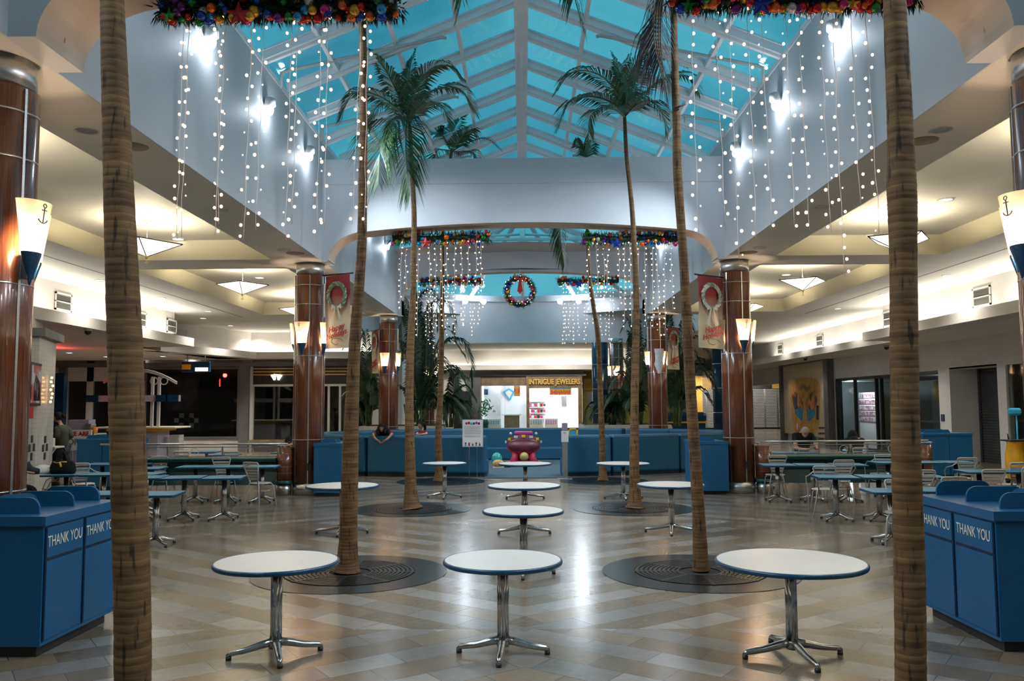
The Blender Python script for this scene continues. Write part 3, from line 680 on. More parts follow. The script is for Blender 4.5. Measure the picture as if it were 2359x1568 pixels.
# objects inside the dark window
q = AY(478, 930, YF + 3.5)
m = MB(); m.bb(q.x - 1.1, q.x + 1.5, YF + 3.6, YF + 3.8, 1.1, 2.7)
tag(rebase(m.build('serving_hatch', mat('dim_green_wall', (0.05, 0.07, 0.06), 0.7, col2=(0.07, 0.09, 0.07), nscale=1)), 0), 'dim greenish serving hatch deep inside the dark left shop window', 'hatch')
for k, (xa, w_) in enumerate(((-0.4, 1.3), (1.2, 1.1), (-2.2, 1.0))):
    m = MB(); m.box((q.x + xa, YF + 2.6, 0.6), (w_, 0.7, 1.1), 0, 0.03); tag(rebase(m.build('shop_counter', M['black']), 0), 'dark shop counter inside the left window, %s' % ('in front of the hatch', 'at the right end', 'left of the hatch')[k], 'counter')
p = AY(420, 905, YF + 1.2)
t = thing('framed_poster', p, 'dim red and black framed poster inside the dark left shop window', 'picture')
MB().box(p, (1.5, 0.04, 1.7)).build('frame', M['black'], t); MB().box(p - Vector((0, .03, 0)), (1.3, 0.02, 1.5)).build('print', mat('dim_red_print', (0.05, 0.01, 0.012), 0.6, col2=(0.12, 0.10, 0.10), nscale=2.2), t)
# diamonds on the shop wall inside
for px in (418, 441):
    p = AY(px, 968, YF + 0.6)
    m = MB()
    for a, b_ in ((0, .22), (0, -.22), (.22, 0), (-.22, 0)): m.box((p.x + a, p.y, p.z + b_), (.2, .03, .2))
    tag(rebase(m.build('wall_tile_motif', M['slat']), 0), 'faint diamond tile motif inside the dark left shop window, %s one' % ('left' if px == 418 else 'right'), 'tile motif')
# hanging directory sign, blue and yellow
p = AY(452, 845, 33.0)
t = thing('hanging_sign', p, 'small blue and yellow lit sign hanging from the left ceiling on two rods', 'sign')
MB().box(p, (1.1, 0.18, 0.42), 0, 0.02).build('sign_box', M['bluecol'], t)
MB().box(p + Vector((-.35, -.1, 0.0)), (.35, .02, .2)).build('yellow_panel', M['yellow'], t); MB().box(p + Vector((.25, -.1, -.1)), (.5, .02, .14)).build('lit_panel', M['shade'], t)
for a in (-.35, .35): MB().cyl(p + Vector((a, 0, .2)), Vector((p.x + a, p.y, 3.98)), 0.02, 6).build('rod', M['alu'], t)

# ------------------------------------------------------------------ white tiled food stall at the left edge
a = Vector((-10.62, 18.4, 0)); b_ = Vector((-11.22, 20.15, 0)); d = (b_ - a).normalized(); nrm = Vector((d.y, -d.x, 0))
if nrm.x < 0: nrm = -nrm
rzs = math.atan2(d.y, d.x)
m = MB(); L = (b_ - a).length
back = -nrm * 3.0
m.prism([(a.x, a.y), (b_.x, b_.y), (b_.x + back.x, b_.y + back.y), (a.x + back.x, a.y + back.y)], 0, 3.62)
struct(m.build('wall_left_stall', M['tile']))
m = MB(); e = nrm * 0.14 + d * 0.14; f_ = nrm * 0.14 - d * 0.14
P4 = [a + f_, b_ + e, b_ + back + d * .14, a + back - d * .14]
m.prism([(p.x, p.y) for p in P4], 3.5, 3.68); struct(m.build('trim_14', M['greyframe']))
m = MB(); P4 = [a - nrm * .3 - d * .02, b_ - nrm * .3 + d * .02, b_ + back, a + back]; m.prism([(p.x, p.y) for p in P4], 3.68, 3.98); struct(m.build('trim_15', M['storewall']))
def on_stall(px, py, off=0.02):
    r = ray(px, py); A_ = a + nrm * off
    k = (A_ - Vector((EYE.x, EYE.y, 0))).dot(nrm) / Vector((r.x, r.y, 0)).dot(nrm); return EYE + r * k
for px, lb in ((73, 'left'), (104, 'right')):
    p = on_stall(px, 1031, 0.012); m = MB()
    for u, v in ((0, .17), (0, -.17), (.085, .085), (-.085, -.085), (.085, -.085), (-.085, .085), (.17, 0), (-.17, 0)):
        if abs(u) == .085: continue
        m.box(p + d * u * 1.2 + Vector((0, 0, v * 1.1)), (.16, .012, .16), rzs)
    tag(rebase(m.build('tile_diamond', M['black']), 0), 'black diamond of four tiles low on the white stall wall, %s one' % lb, 'tile motif')
p = on_stall(80, 885, 0.03)
t = thing('framed_poster', p, 'black framed poster of a face with red sky on the white tiled stall', 'picture')
MB().box(p, (1.05, 0.05, 0.92), rzs).build('frame', M['black'], t)
pm = mat('poster_print', (0.30, 0.06, 0.05), 0.5, col2=(0.45, 0.44, 0.45), nscale=3.0, lo=0.48, hi=0.52)
MB().box(p + nrm * .03, (0.93, 0.02, 0.80), rzs).build('print', pm, t)
m = MB()
for k in range(7):
    c0 = p + nrm * .045 + d * (-.25 + k * .09); m.tube([c0 + Vector((0, 0, -.35)), c0 + d * .06 * math.sin(k * 2.) + Vector((0, 0, -.05)), c0 + d * (.12 - .04 * k) + Vector((0, 0, .2 - .02 * k))], 0.010, 5)
m.build('drawn_hair_lines', M['black'], t)
p = on_stall(72, 947, 0.03); t = tag(rebase(MB().box(p, (0.36, 0.02, 0.30), rzs).build('small_red_notice', M['red']), 0), 'small red notice below the framed poster on the stall', 'notice')
# string of amber bulbs at the stall edge
t = thing('amber_light_string', on_stall(122, 900, 0.1), 'short string of amber bulbs hanging at the right edge of the white stall', 'lights')
am = mat('amber_bulb', (1, .5, .1), 0.4, emit=5, ecol=(1, .5, .12), sample='NONE')
c0 = on_stall(122, 870, .12); c1 = on_stall(121, 925, .12)
MB().tube([c0, c0.lerp(c1, .5) + Vector((.02, 0, 0)), c1], 0.008, 5).build('wire', M['black'], t)
for k in range(7): MB().ball(c0.lerp(c1, k / 6) + Vector((random.uniform(-.04, .04), -.02, 0)), .028, 8, 5).build('bulb', am, t)
# dark interior / blue panel behind the stall
struct(MB().bb(-14.6, -14.2, 26.0, 26.2, 0, 3.0).build('wall_stall_back', M['bluecol']))
MB_ = MB().cyl((-16.2, 29.0, 3.0), (-16.2, 29.0, 3.4), .03, 8).build('red_neon_tube', mat('red_neon', (1, .05, .05), .4, emit=8, ecol=(1, .05, .04))); tag(rebase(MB_, 0), 'red neon tube over the stall opening, glowing on the left soffit', 'neon light')
light('POINT', (-16.0, 28.8, 3.6), 14, (1, .08, .06), .1, name='neon_glow')
# serving shelf at the stall front
p = AY(130, 1037, 20.6); p.x = -11.62
t = thing('stall_counter', (p.x - .1, p.y, 0), 'cream serving shelf of the white tiled stall beside the standing person', 'counter')
MB().bb(p.x - .55, p.x + .30, 20.42, 20.86, .96, 1.0).build('counter_top', M['lettering'], t)
MB().ext([(p.x - .5, 20.6, .0), (p.x - .44, 20.6, .0), (p.x + .22, 20.6, .96), (p.x - .5, 20.6, .96)], (0, .06, 0)).build('bracket', M['lettering'], t)
p2 = Vector((p.x, 20.62, 1.0)); tag(rebase(MB().box(p2 + Vector((.05, 0, .1)), (.2, .2, .2), 0, .02).build('napkin_box', M['louvre']), 0), 'small pale box on the serving shelf of the white stall', 'box')

# ------------------------------------------------------------------ register counter + WE ARE OPEN board
p = AY(188, 1000, 25.0); cx = p.x
t = thing('register_counter', (cx, 25.0, 0), 'lavender white service counter with stepped top behind the handmade board', 'counter')
MB().bb(cx - .45, cx + .5, 24.7, 25.3, 0, 1.02).build('body', mat('lavender_panel', (.42, .38, .46), .5, col2=(.38, .35, .43), nscale=2), t)
MB().box((cx, 25.0, 1.10), (1.15, .75, .16), 0, .03).build('counter_top', M['alu'], t)
tag(rebase(MB().box((cx + .0, 25, 1.38), (.62, .4, .40), 0, .02).build('warmer_box', bpy.data.materials['lavender_panel']), 0), 'lavender box appliance on the service counter', 'appliance')
tag(rebase(MB().box((cx + .33, 24.85, 1.32), (.22, .3, .28), 0, .03).build('cash_register', M['alu']), 0), 'small silver till at the right end of the service counter', 'till')
p = AY(218, 975, 24.8); tag(rebase(MB().cyl((p.x, p.y, 1.18), (p.x, p.y, 1.36), .08, 10, .11).build('orange_bucket', M['orange']), 0), 'small orange bucket at the right end of the service counter', 'bucket')
p = AY(181, 1013, 24.3)
t = thing('open_board', (p.x, p.y, 0), 'white handmade board reading WE ARE OPEN in red and grey capitals', 'sign')
MB().box((p.x, p.y, p.z), (.76, .03, .58), 0).build('board', M['paper'], t)
MB().cyl((p.x - .2, p.y + .1, 0), (p.x - .2, p.y + .05, p.z + .2), .015).build('leg', M['alu'], t); MB().cyl((p.x + .2, p.y + .1, 0), (p.x + .2, p.y + .05, p.z + .2), .015).build('leg', M['alu'], t)
text_obj('WE ARE', .17, (p.x, p.y - .02, p.z + .17), (PI / 2, 0, 0), M['red'], 'red_lettering', t, bold=.004)
text_obj('OPEN', .24, (p.x, p.y - .02, p.z - .06), (PI / 2, 0, 0), mat('grey_green_ink', (.16, .22, .2), .6), 'grey_lettering', t, bold=.008)

# ------------------------------------------------------------------ boat shaped kiosk behind the left trunk
kp = AY(345, 980, 30.0); kx = kp.x - .25; ky = 30.0
t = thing('kiosk', (kx, ky, 0), 'white framed kiosk with curved roof bars, blue sign band and yellow counter edge', 'kiosk')
MB().bb(kx - .9, kx + .75, ky - .5, ky + .5, 0, 1.1).build('body', bpy.data.materials['lavender_panel'], t)
MB().bb(kx - 1.0, kx + .95, ky - .62, ky + .6, 1.1, 1.18).build('yellow_edge', M['yellow'], t)
MB().box((kx, ky, 1.22), (2.9, 1.4, .06), 0, .02).build('counter_top', M['lettering'], t)
for a in (-.95, -.75, .45, .68): MB().box((kx + a, ky - .3, 2.1), (.09, .09, 1.8)).build('post', M['louvre'], t)
b1 = MB().box((kx - .1, ky - .35, 2.24), (3.1, .1, .22), 0).build('sign_band', bpy.data.materials['lavender_panel'], t)
for a in (-1.55, .95, 1.33): MB().box((kx - .1 + a * .98, ky - .42, 2.24), (.42, .06, .24)).build('blue_sign', M['bluecol'], b1)
for off in (0, .28):
    MB().tube([(kx - 1.3 + 2.6 * k / 10, ky - .3, 2.45 + .0 + .75 * math.sin(PI * (.15 + .72 * k / 10)) + off * .2) for k in range(11)], .035, 6).build('roof_bar', M['louvre'], t)
for a in (.5, .85): MB().tube([(kx + a + .13 * math.cos(q * PI / 6), ky - .32, 2.85 + .13 * math.sin(q * PI / 6)) for q in range(12)], .02, 6, closed=True).build('ring', M['louvre'], t)
tag(rebase(MB().bb(kx + 1.0, kx + 1.35, ky - .1, ky + .3, 0, .95).build('slim_cabinet', M['louvre']), 0), 'slim pale cabinet standing at the right end of the kiosk', 'cabinet')

# ------------------------------------------------------------------ jewellers at the far end (y = 50)
YJ = 50.3
def XJ(px): return AY(px, 920, YJ).x
def ZJ(py): return AY(1220, py, YJ).z
m = MB()
m.bb(-6.9, XJ(1045), YJ, YJ + .1, 0, 4); m.bb(XJ(1045), XJ(1090), YJ, YJ + .1, ZJ(900), 4); m.bb(XJ(1087), XJ(1110), YJ, YJ + .1, 0, 4); m.bb(-6.0, -5.3, 37, YJ, 0, 4)
m.bb(XJ(1110), XJ(1345), YJ, YJ + .1, ZJ(864), 4)
m.bb(XJ(1365), 9.6, YJ + 14, YJ + 14.1, 0, 4)
struct(m.build('wall_far_shops', M['storewall']))
struct(MB().bb(XJ(1045), XJ(1088), YJ + .02, YJ + .06, 0, ZJ(900)).build('door_1', M['darkglassroom']))
m = MB(); m.bb(XJ(1089), XJ(1108), YJ - .25, YJ, 0, ZJ(862)); m.bb(XJ(1089), XJ(1350), YJ - .35, YJ, ZJ(866), ZJ(859)); struct(m.build('trim_16', M['greyframe']))
m = MB(); m.bb(XJ(1108), XJ(1214), YJ - .15, YJ, ZJ(888), ZJ(866)); m.bb(XJ(1214), XJ(1341), YJ - .25, YJ, ZJ(894), ZJ(866))
for px, w_ in ((1216, 7), (1336, 9)): m.bb(XJ(px - w_ / 2), XJ(px + w_ / 2), YJ - .3, YJ, 0, ZJ(866))
m.bb(XJ(1108), XJ(1214), YJ - .1, YJ, 0, 0.5)
struct(m.build('wall_jeweller_fascia', M['marble']))
txt = tag(rebase(text_obj('INTRIGUE JEWELERS', .42, (XJ(1277), YJ - .32, ZJ(880)), (PI / 2, 0, 0), M['goldmetal'], 'shop_sign_lettering', None, depth=.06, bold=.014, sx=.80), 0), 'gold capitals reading INTRIGUE JEWELERS on the stone fascia of the bright shop', 'sign')
# lit interior
jm = MB(); xa, xb = XJ(1108), XJ(1342); yb = YJ + 6
for x_ in (-4.6, -1.4, 1.0, 3.0, 6.5): light('SPOT', (x_, YJ - 3.4, 4.9), 130, NEUT, .15, spot=100, look=(x_, YJ - .3, 2.4), name='fascia_fill_light')  # added fill spots that brighten the shop fascia; no lamp bodies
jm.quad((xa, yb, 0), (xb, yb, 0), (xb, yb, 4), (xa, yb, 4)); jm.quad((xa, YJ + .1, 0), (xa, yb, 0), (xa, yb, 4), (xa, YJ + .1, 4)); jm.quad((xb, YJ + .1, 0), (xb, yb, 0), (xb, yb, 4), (xb, YJ + .1, 4))
jm.quad((xa, YJ + .1, 3.5), (xb, YJ + .1, 3.5), (xb, yb, 3.5), (xa, yb, 3.5)); jm.bb(XJ(1110), XJ(1150), YJ + 3, YJ + 3.1, 0, 3.5)
struct(jm.build('wall_jeweller_interior', M['shopwhite']))
for x_ in (xa + 1, (xa + xb) / 2, xb - 1): light('POINT', (x_, YJ + 3.0, 3.38), 170, (0.95, 0.97, 1.0), .12, name='shop_ceiling_light')
struct(MB().bb(XJ(1110), XJ(1212), YJ - .05, YJ - .03, .5, ZJ(888)).build('window_8', M['glass']))
jx = XJ(1242)
t = thing('display_shelves', (jx - .1, YJ + 5.6, 0), 'pink and white stocked wall shelves inside the bright jewellery shop', 'shelves')
for k in range(4): MB().bb(XJ(1220), XJ(1258) + .1, YJ + 5.3, YJ + 5.9, 1.0 + .38 * k, 1.04 + .38 * k).build('shelf', M['louvre'], t)
for k in range(18):
    x = XJ(1222) + (k % 6) * .19; z = 1.04 + .38 * (k // 6)
    tag(rebase(MB().box((x, YJ + 5.5, z + .12), (.14, .2, .24 - .05 * (k % 3)), 0, .02).build('gift_box', M[('b_pink', 'paper', 'magenta', 'black', 'b_red', 'louvre')[(k * 5 + k // 6) % 6]]), 0), 'small coloured boxes on the pink shelves in the jewellery shop', 'box', 'boxes on the jeweller shelves')
for px0, px1, lb, cc in ((1121, 1152, 'left of the shop window, white top', 'cyan'), (1220, 1252, 'under the pink shelves', 'cyan'), (1256, 1286, 'right of the pink shelves, lilac fan of cards', 'b_purple')):
    x0, x1 = XJ(px0), XJ(px1)
    t = thing('display_case', ((x0 + x1) / 2, YJ + 1.2, 0), 'lit glass display case in the jeweller, ' + lb, 'display case')
    MB().bb(x0, x1, YJ + .9, YJ + 1.6, 0, .72).build('base', M['lettering'], t); MB().bb(x0, x1, YJ + .9, YJ + 1.6, .72, 1.12).build('glass_top', M['shopwhite'], t)
    m = MB()
    for k in range(5): m.box((x0 + (x1 - x0) * (k + .6) / 5.5, YJ + .88, .9), ((x1 - x0) / 9, .02, .26), 0)
    m.build('jewellery_cards', mat('case_contents', (.25, .45, .55) if cc == 'cyan' else (.45, .3, .6), .4), t)
t = thing('reception_desk', (XJ(1178), YJ + 2, 0), 'white topped desk with tan sides inside the left shop window', 'desk')
MB().bb(XJ(1160), XJ(1196), YJ + 1.7, YJ + 2.3, 0, 1.3).build('body', M['marble'], t); MB().bb(XJ(1152), XJ(1200), YJ + 1.6, YJ + 2.4, 1.3, 1.38).build('desk_top', M['shopwhite'], t)
p = AY(1172, 910, YJ + 5.8)
m = MB(); m.add([(p.x - .36, p.y, p.z + .2), (p.x, p.y, p.z + .42), (p.x + .36, p.y, p.z + .2), (p.x + .1, p.y, p.z - .32)], [(0, 1, 2, 3)]); m.v = m.v
t = thing('diamond_sign', p, 'blue edged diamond shaped sign on the white back wall of the jeweller', 'sign')
MB().ext([(p.x - .40, p.y, p.z + .22), (p.x + .02, p.y, p.z + .46), (p.x + .40, p.y, p.z + .22), (p.x + .08, p.y, p.z - .38)], (0, .05, 0)).build('blue_border', M['cyan'], t)
MB().ext([(p.x - .24, p.y - .02, p.z + .18), (p.x + .02, p.y - .02, p.z + .34), (p.x + .24, p.y - .02, p.z + .18), (p.x + .05, p.y - .02, p.z - .22)], (0, .02, 0)).build('tan_centre', M['lettering'], t)
def sheet(nm, px0, py0, px1, py1, y, m_, label, cat, th=.02):
    a_, b2 = AY(px0, py0, y), AY(px1, py1, y)
    return tag(rebase(MB().bb(a_.x, b2.x, y - th, y, b2.z, a_.z).build(nm, m_), 0), label, cat)
sheet('gold_sale_poster', 1184, 889, 1198, 912, YJ - .06, mat('gold_red_print', (.55, .38, .08), .5, col2=(.6, .06, .02), nscale=2.6, lo=.45, hi=.55), 'small gold and red sale poster hung in the left shop window', 'poster')
o = sheet('sale_banner', 1266, 896, 1316, 909, YJ - .2, M['orange'], 'orange sale banner with a blue top strip hung in the jeweller doorway', 'banner')
a_ = AY(1266, 891, YJ - .2); b2 = AY(1316, 896, YJ - .2)
MB().bb(a_.x, b2.x, YJ - .23, YJ - .2, b2.z, a_.z).build('blue_strip', M['cyan'], o)
m = MB()
for k in range(14):
    x = a_.x + .1 + (b2.x - a_.x - .2) * k / 13; z = AY(1290, 903, YJ).z; m.box((x, YJ - .235, z + .02 * math.sin(k * 3)), (.04, .01, .2 + .05 * math.cos(k * 2)))
m.build('red_writing', M['red'], o)
o = sheet('notice_grid', 1293, 911, 1305, 936, YJ + 5.9, M['louvre'], 'grey card rack with dark columns on the right shop wall', 'rack')
for k in range(3):
    a_ = AY(1294 + 4 * k, 912, YJ + 5.85); b2 = AY(1296.5 + 4 * k, 934, YJ + 5.85); MB().bb(a_.x, b2.x, YJ + 5.8, YJ + 5.86, b2.z, a_.z).build('card_column', M['greyframe'], o)
sheet('framed_photo', 1115, 896, 1124, 909, YJ + 2.95, M['bluecol'], 'small dark picture high on the left wall inside the shop', 'picture')
p = AY(1112, 975, YJ - 1.0)
# potted plant in front of the shop
t = thing('potted_plant', (p.x + .1, YJ - .9, 0), 'small leafy green plant in a dark pot left of the bright shop window', 'plant')
MB().lathe([(.16, 0), (.24, .9), (.26, 1.1), (.22, 1.12)], (p.x + .1, YJ - .9, 0), 14).build('pot', M['green'], t)
m = MB()
for k in range(90):
    c = Vector((p.x + .1 + random.gauss(0, .22), YJ - .9 + random.gauss(0, .2), 1.75 + random.gauss(0, .27))); v = Vector((random.uniform(-1, 1), random.uniform(-1, 1), random.uniform(-.3, 1))).normalized() * .14; w_ = v.orthogonal().normalized() * .05
    m.add([c - v, c + w_, c + v, c - w_], [(0, 1, 2, 3)])
m.build('foliage', mat('pot_leaf', (.02, .12, .07), .5, col2=(.04, .2, .1), nscale=9), t)

# olive / yellow panels and navy columns right of the jeweller
struct(MB().bb(XJ(1343), 9.6, YJ + 2.0, YJ + 2.1, 0, 4).build('wall_olive_panel', mat('olive_yellow', (.22, .20, .02), .5, col2=(.20, .18, .02), nscale=2)))
sheet('ochre_sign_board', 1344, 872, 1364, 898, YJ + 1.9, M['gold'], 'ochre sign panel right of the jeweller, above the olive wall', 'panel')
sheet('grey_notice_board', 1352, 904, 1366, 936, YJ + 1.9, M['greyframe'], 'grey notice panel on the olive wall right of the jeweller', 'panel')
for px, py, y, lb in ((1383, 0, 42.0, 'tall navy tiled round column left of the farthest right wood column'), (1661, 0, 42.0, 'tall navy tiled round column partly behind the middle right wood column')):
    x = AY(px, 900, y).x
    t = thing('navy_column', (x, y, 0), lb, 'column')
    MB().lathe([(.40, 0), (.40, 5.0)], (x, y, 0), 20).build('shaft', M['bluecol'], t)
    for z in (1.5, 2.7, 3.9): MB().lathe([(.405, z), (.405, z + .03)], (x, y, 0), 20, cap=False).build('joint', M['alu'], t)

# far right corridor front (y = 68)
YR = 66.0
def XR(px): return AY(px, 930, YR).x
def ZR(py): return AY(1700, py, YR).z
m = MB(); m.bb(9.0, 26, YR + .1, YR + .2, 0, 5); struct(m.build('wall_far_right', M['black']))
g1 = MB().bb(XR(1600), XR(1640), YR, YR + .05, ZR(897), ZR(868)).build('gold_sign_panel', M['gold']); tag(rebase(g1, 0), 'gold sign panel over the striped shutter, behind the right palms', 'panel')
g1 = MB().bb(XR(1780), XR(1812), YR, YR + .05, ZR(895), ZR(869)).build('gold_sign_panel', M['gold']); tag(rebase(g1, 0), 'gold sign panel over the shutter beside the butterfly mural', 'panel')
MB_ = MB().bb(XR(1585), XR(1600), YR - 3, YR - 2.9, 0, ZR(868)).build('gold_pier', M['gold']); tag(rebase(MB_, 0), 'gold painted pier left of the striped shutter', 'pier')
for n_, (pa, pb) in enumerate(((1602, 1668), (1735, 1806))):
    t = MB().bb(XR(pa), XR(pb), YR, YR + .04, .1, ZR(896)).build('door_%d' % (2 + n_), M['shutterdk']); struct(t)
    m = MB(); nn = 26
    for k in range(nn):
        z = .1 + (ZR(896) - .1) * (k + .5) / nn; m.bb(XR(pa), XR(pb), YR - .05, YR, z - .035, z + .03)
    m.build('slats', M['shutter'], t)
    for f_ in (.37, .78): x = XR(pa) + (XR(pb) - XR(pa)) * f_; MB().bb(x - .06, x + .06, YR - .09, YR - .02, .1, ZR(896)).build('post', M['alu'], t)

for x_ in (14.5, 18.5, 11.5): light('SPOT', (x_, 61.5, 3.9), 260, NEUT, .15, spot=120, look=(x_, 66, 1.0), name='corridor_fill_light')  # extra fill aimed at the dark shutters, no fittings modelled
# red sign far behind the right palms and navy kiosk with a yellow band
p = AY(1446, 867, 46); t = thing('red_sign', p, 'small glowing red round sign far behind the right palms', 'sign'); MB().ball(p, .22, 12, 6, (1, .3, .7)).build('sign_face', mat('red_glow', (.9, .03, .03), .4, emit=1.2, ecol=(.9, .05, .04)), t); MB().cyl(p + Vector((0, 0, .1)), (p.x, p.y, ZS), .02).build('rod', M['alu'], t)
p = AY(1590, 985, 38.0)
t = thing('vending_kiosk', (p.x, 38.0, 0), 'low navy blue rounded kiosk with a yellow band behind the right palms', 'kiosk')
x0, x1 = AY(1535, 960, 38).x, AY(1628, 960, 38).x
MB().box(((x0 + x1) / 2, 38.4, .55), (x1 - x0 - .1, .8, 1.1), 0, .05).build('body', M['bluecol'], t)
MB().box(((x0 + x1) / 2, 38.4, 1.33), (x1 - x0, .95, .5), 0, .15).build('canopy', M['bluecol'], t)
MB().box(((x0 + x1) / 2, 38.4, 1.13), (x1 - x0 + .02, .97, .07), 0).build('yellow_band', M['yellow'], t)
# small glasses on top of it
# ------------------------------------------------------------------ right shop wall (plane x = 14.2)
XW = 14.2
def YW(px, py=930, X=XW): return AX(px, py, X).y
ztop = 3.05
ym0, ym1 = YW(1913), YW(1800)      # mural
yd0, yd1 = YW(2164), YW(1927)      # glass doors
ys0, ys1 = YW(2300), YW(2190)      # shutter
yg1 = YW(2320)
m = MB()
def wseg(y0, y1, z0, z1): m.bb(XW, XW + .2, y0, y1, z0, z1)
wseg(-4, 60, ztop, 4.0); wseg(yd1, ym0, 0, ztop); wseg(ym0, ym1 + .3, 0, ztop); wseg(ys1, yd0, 0, ztop); wseg(yg1, ys0, 0, ztop); wseg(-4, 10, 0, ztop)
struct(m.build('wall_right_shops', M['storewall']))
m = MB(); m.bb(XW + 1.3, XW + 1.4, ys0 - 1, ys1 + 1, 0, ztop); m.bb(XW + .2, XW + 1.4, ys0 - .12, ys0, 0, ztop); m.bb(XW + .2, XW + 1.4, ys1, ys1 + .12, 0, ztop); m.bb(XW, XW + 1.4, ys0, ys1, ztop, ztop + .05)
struct(m.build('wall_shutter_recess', M['storewall']))
sh = MB().bb(XW + .85, XW + .9, ys0 + .02, ys1 - .35, 0, ztop - .02).build('door_4', M['shutterdk']); struct(sh)
m = MB()
for k in range(34): z = .06 + k * .088; m.bb(XW + .82, XW + .85, ys0 + .02, ys1 - .35, z, z + .05)
m.build('slats', M['shutterdk'], sh)
MB().bb(XW + .8, XW + .9, ys1 - .35, ys1 - .22, 0, ztop).build('door_jamb', M['black'], sh)
# glazed shop with dark doors
gl = MB().bb(XW + .06, XW + .08, yd0, yd1, .08, ztop - .02).build('window_9', M['shopglass']); struct(gl)
m = MB()
for f_ in (0, .04, .22, .45, .50, .73): y = yd1 - (yd1 - yd0) * f_; m.bb(XW, XW + .12, y - .05, y + .05, 0, ztop)
m.bb(XW, XW + .12, yd0, yd1, ztop - .12, ztop); m.bb(XW, XW + .12, yd0, yd1, 0, .1); m.bb(XW, XW + .12, yd0, yd1 - (yd1 - yd0) * .75, 1.25, 1.32)
m.build('window_frame', M['black'], gl)
m = MB(); m.bb(XW + 6, XW + 6.1, yd0 - .2, yd1 + 7.6, 0, ztop); m.bb(XW + .2, XW + 6, yd0 - .3, yd0 - .2, 0, ztop); m.bb(XW + .2, XW + 6, yd1 + 7.5, yd1 + 7.6, 0, ztop); m.bb(XW + .2, XW + 6, yd0, yd1 + 7.6, ztop, ztop + .05)
struct(m.build('wall_right_shop_interior', mat('dim_teal_interior', (.16, .20, .21), .6, col2=(.13, .17, .18), nscale=1)))
p = AX(2000, 925, XW + 3.7)
t = thing('magazine_rack', (p.x, p.y, 0), 'lit rack of pink and white magazines seen through the right glass doors', 'rack')
MB().bb(p.x, p.x + .15, p.y - 1.2, p.y + 1.2, 0.01, 2.5).build('frame', M['shopwhite'], t)
for k in range(5):
    MB().bb(p.x - .06, p.x, p.y - 1.1, p.y + 1.1, 1.0 + .3 * k, 1.2 + .3 * k).build('magazine_row', mat('magazine_row', (.35, .12, .22), .4, col2=(.6, .58, .6), nscale=7, lo=.48, hi=.52), t)
light('POINT', (XW + 3, yd0 + 5, 2.8), 40, (0.9, .97, 1), .15, name='shop_lamp')
light('POINT', (p.x - 1.0, p.y - .3, 2.6), 90, (0.95, .97, 1), .15, name='shop_lamp')
p = AX(2158, 898, XW + .5); tag(rebase(MB().tube([p + Vector((0, .0, 0)), p + Vector((.03, 0, 0))], .34, 20).build('yellow_round_sign', M['gold']), 0), 'round yellow sign inside the right shop glass beside the pillar', 'sign')
p = AX(2172, 962, XW - .01); tag(rebase(MB().box(p, (.04, .22, .24), 0, .01).build('wall_control_panel', M['bluecol']), 0), 'small dark blue control panel on the white pillar beside the shutter', 'panel')
# glazed opening at the right edge
gl = MB().bb(XW + .06, XW + .08, 10, yg1, .08, ztop).build('window_10', M['shopglass']); struct(gl)
m = MB(); m.bb(XW + 3, XW + 3.1, 9, yg1 + .2, 0, ztop); m.bb(XW + .2, XW + 3, yg1 + .1, yg1 + .2, 0, ztop)
struct(m.build('wall_right_edge_interior', mat('dim_olive_interior', (.12, .12, .08), .7, col2=(.10, .10, .07), nscale=1)))

# butterfly mural ---------------------------------------------------------
def on_mur(px, py, off=0.0): return AX(px, py, XW - .16 - off)
c = [on_mur(1808, 838), on_mur(1905, 826), on_mur(1905, 1030), on_mur(1808, 1006)]
zlo = .35; y0, y1 = on_mur(1905, 930).y, on_mur(1806, 930).y; zhi = 3.93
mu = thing('mural_panel', (XW - .1, (y0 + y1) / 2, 0), 'cream wall panel painted with a blue and orange butterfly in a grey frame', 'mural')
MB().bb(XW - .16, XW - .02, y0, y1, zlo, zhi).build('panel', mat('cream_panel', (.58, .47, .30), .5, col2=(.55, .44, .28), nscale=.8), mu)
m = MB(); m.bb(XW - .3, XW, y1, y1 + .32, 0, zhi + .15); m.bb(XW - .3, XW, y0 - .55, y0, 0, zhi + .15); m.bb(XW - .3, XW, y0, y1, zhi, zhi + .15)
m.build('frame', M['greyframe'], mu)
PX = XW - .17
def mpoly(pts, nm, m_, lift=0.0):
    V = [on_mur(x, y) for x, y in pts]; V = [Vector((PX - lift, v.y, v.z)) for v in V]
    mb = MB(); cc = sum(V, Vector()) / len(V); mb.add(V + [cc], [(k, (k + 1) % len(V), len(V)) for k in range(len(V))]); return mb.build(nm, m_, mu)
ochre = mat('ochre_paint', (.62, .36, .08), .6, col2=(.50, .25, .04), nscale=3.5)
mpoly([(1820, 880), (1832, 872), (1855, 868), (1880, 872), (1890, 885), (1889, 940), (1886, 980), (1872, 1012), (1852, 1018), (1832, 1006), (1825, 960), (1821, 915)], 'ochre_field', ochre)
wing = mat('butterfly_wing_paint', (.02, .05, .10), .5, col2=(.75, .26, .03), nscale=2.2, lo=.42, hi=.6)
wingb = mat('butterfly_blue_paint', (.03, .27, .48), .5, col2=(.02, .20, .38), nscale=3)
mpoly([(1824, 903), (1832, 902), (1843, 912), (1850, 925), (1853, 940), (1830, 942), (1826, 925)], 'upper_left_wing', wing, .004)
mpoly([(1884, 898), (1876, 898), (1864, 910), (1858, 925), (1856, 941), (1880, 944), (1884, 925)], 'upper_right_wing', wing, .004)
mpoly([(1831, 942), (1853, 941), (1852, 968), (1846, 968), (1840, 962), (1832, 952)], 'lower_left_wing', wingb, .004)
mpoly([(1857, 941), (1879, 944), (1878, 956), (1870, 966), (1862, 970), (1858, 968)], 'lower_right_wing', wingb, .004)
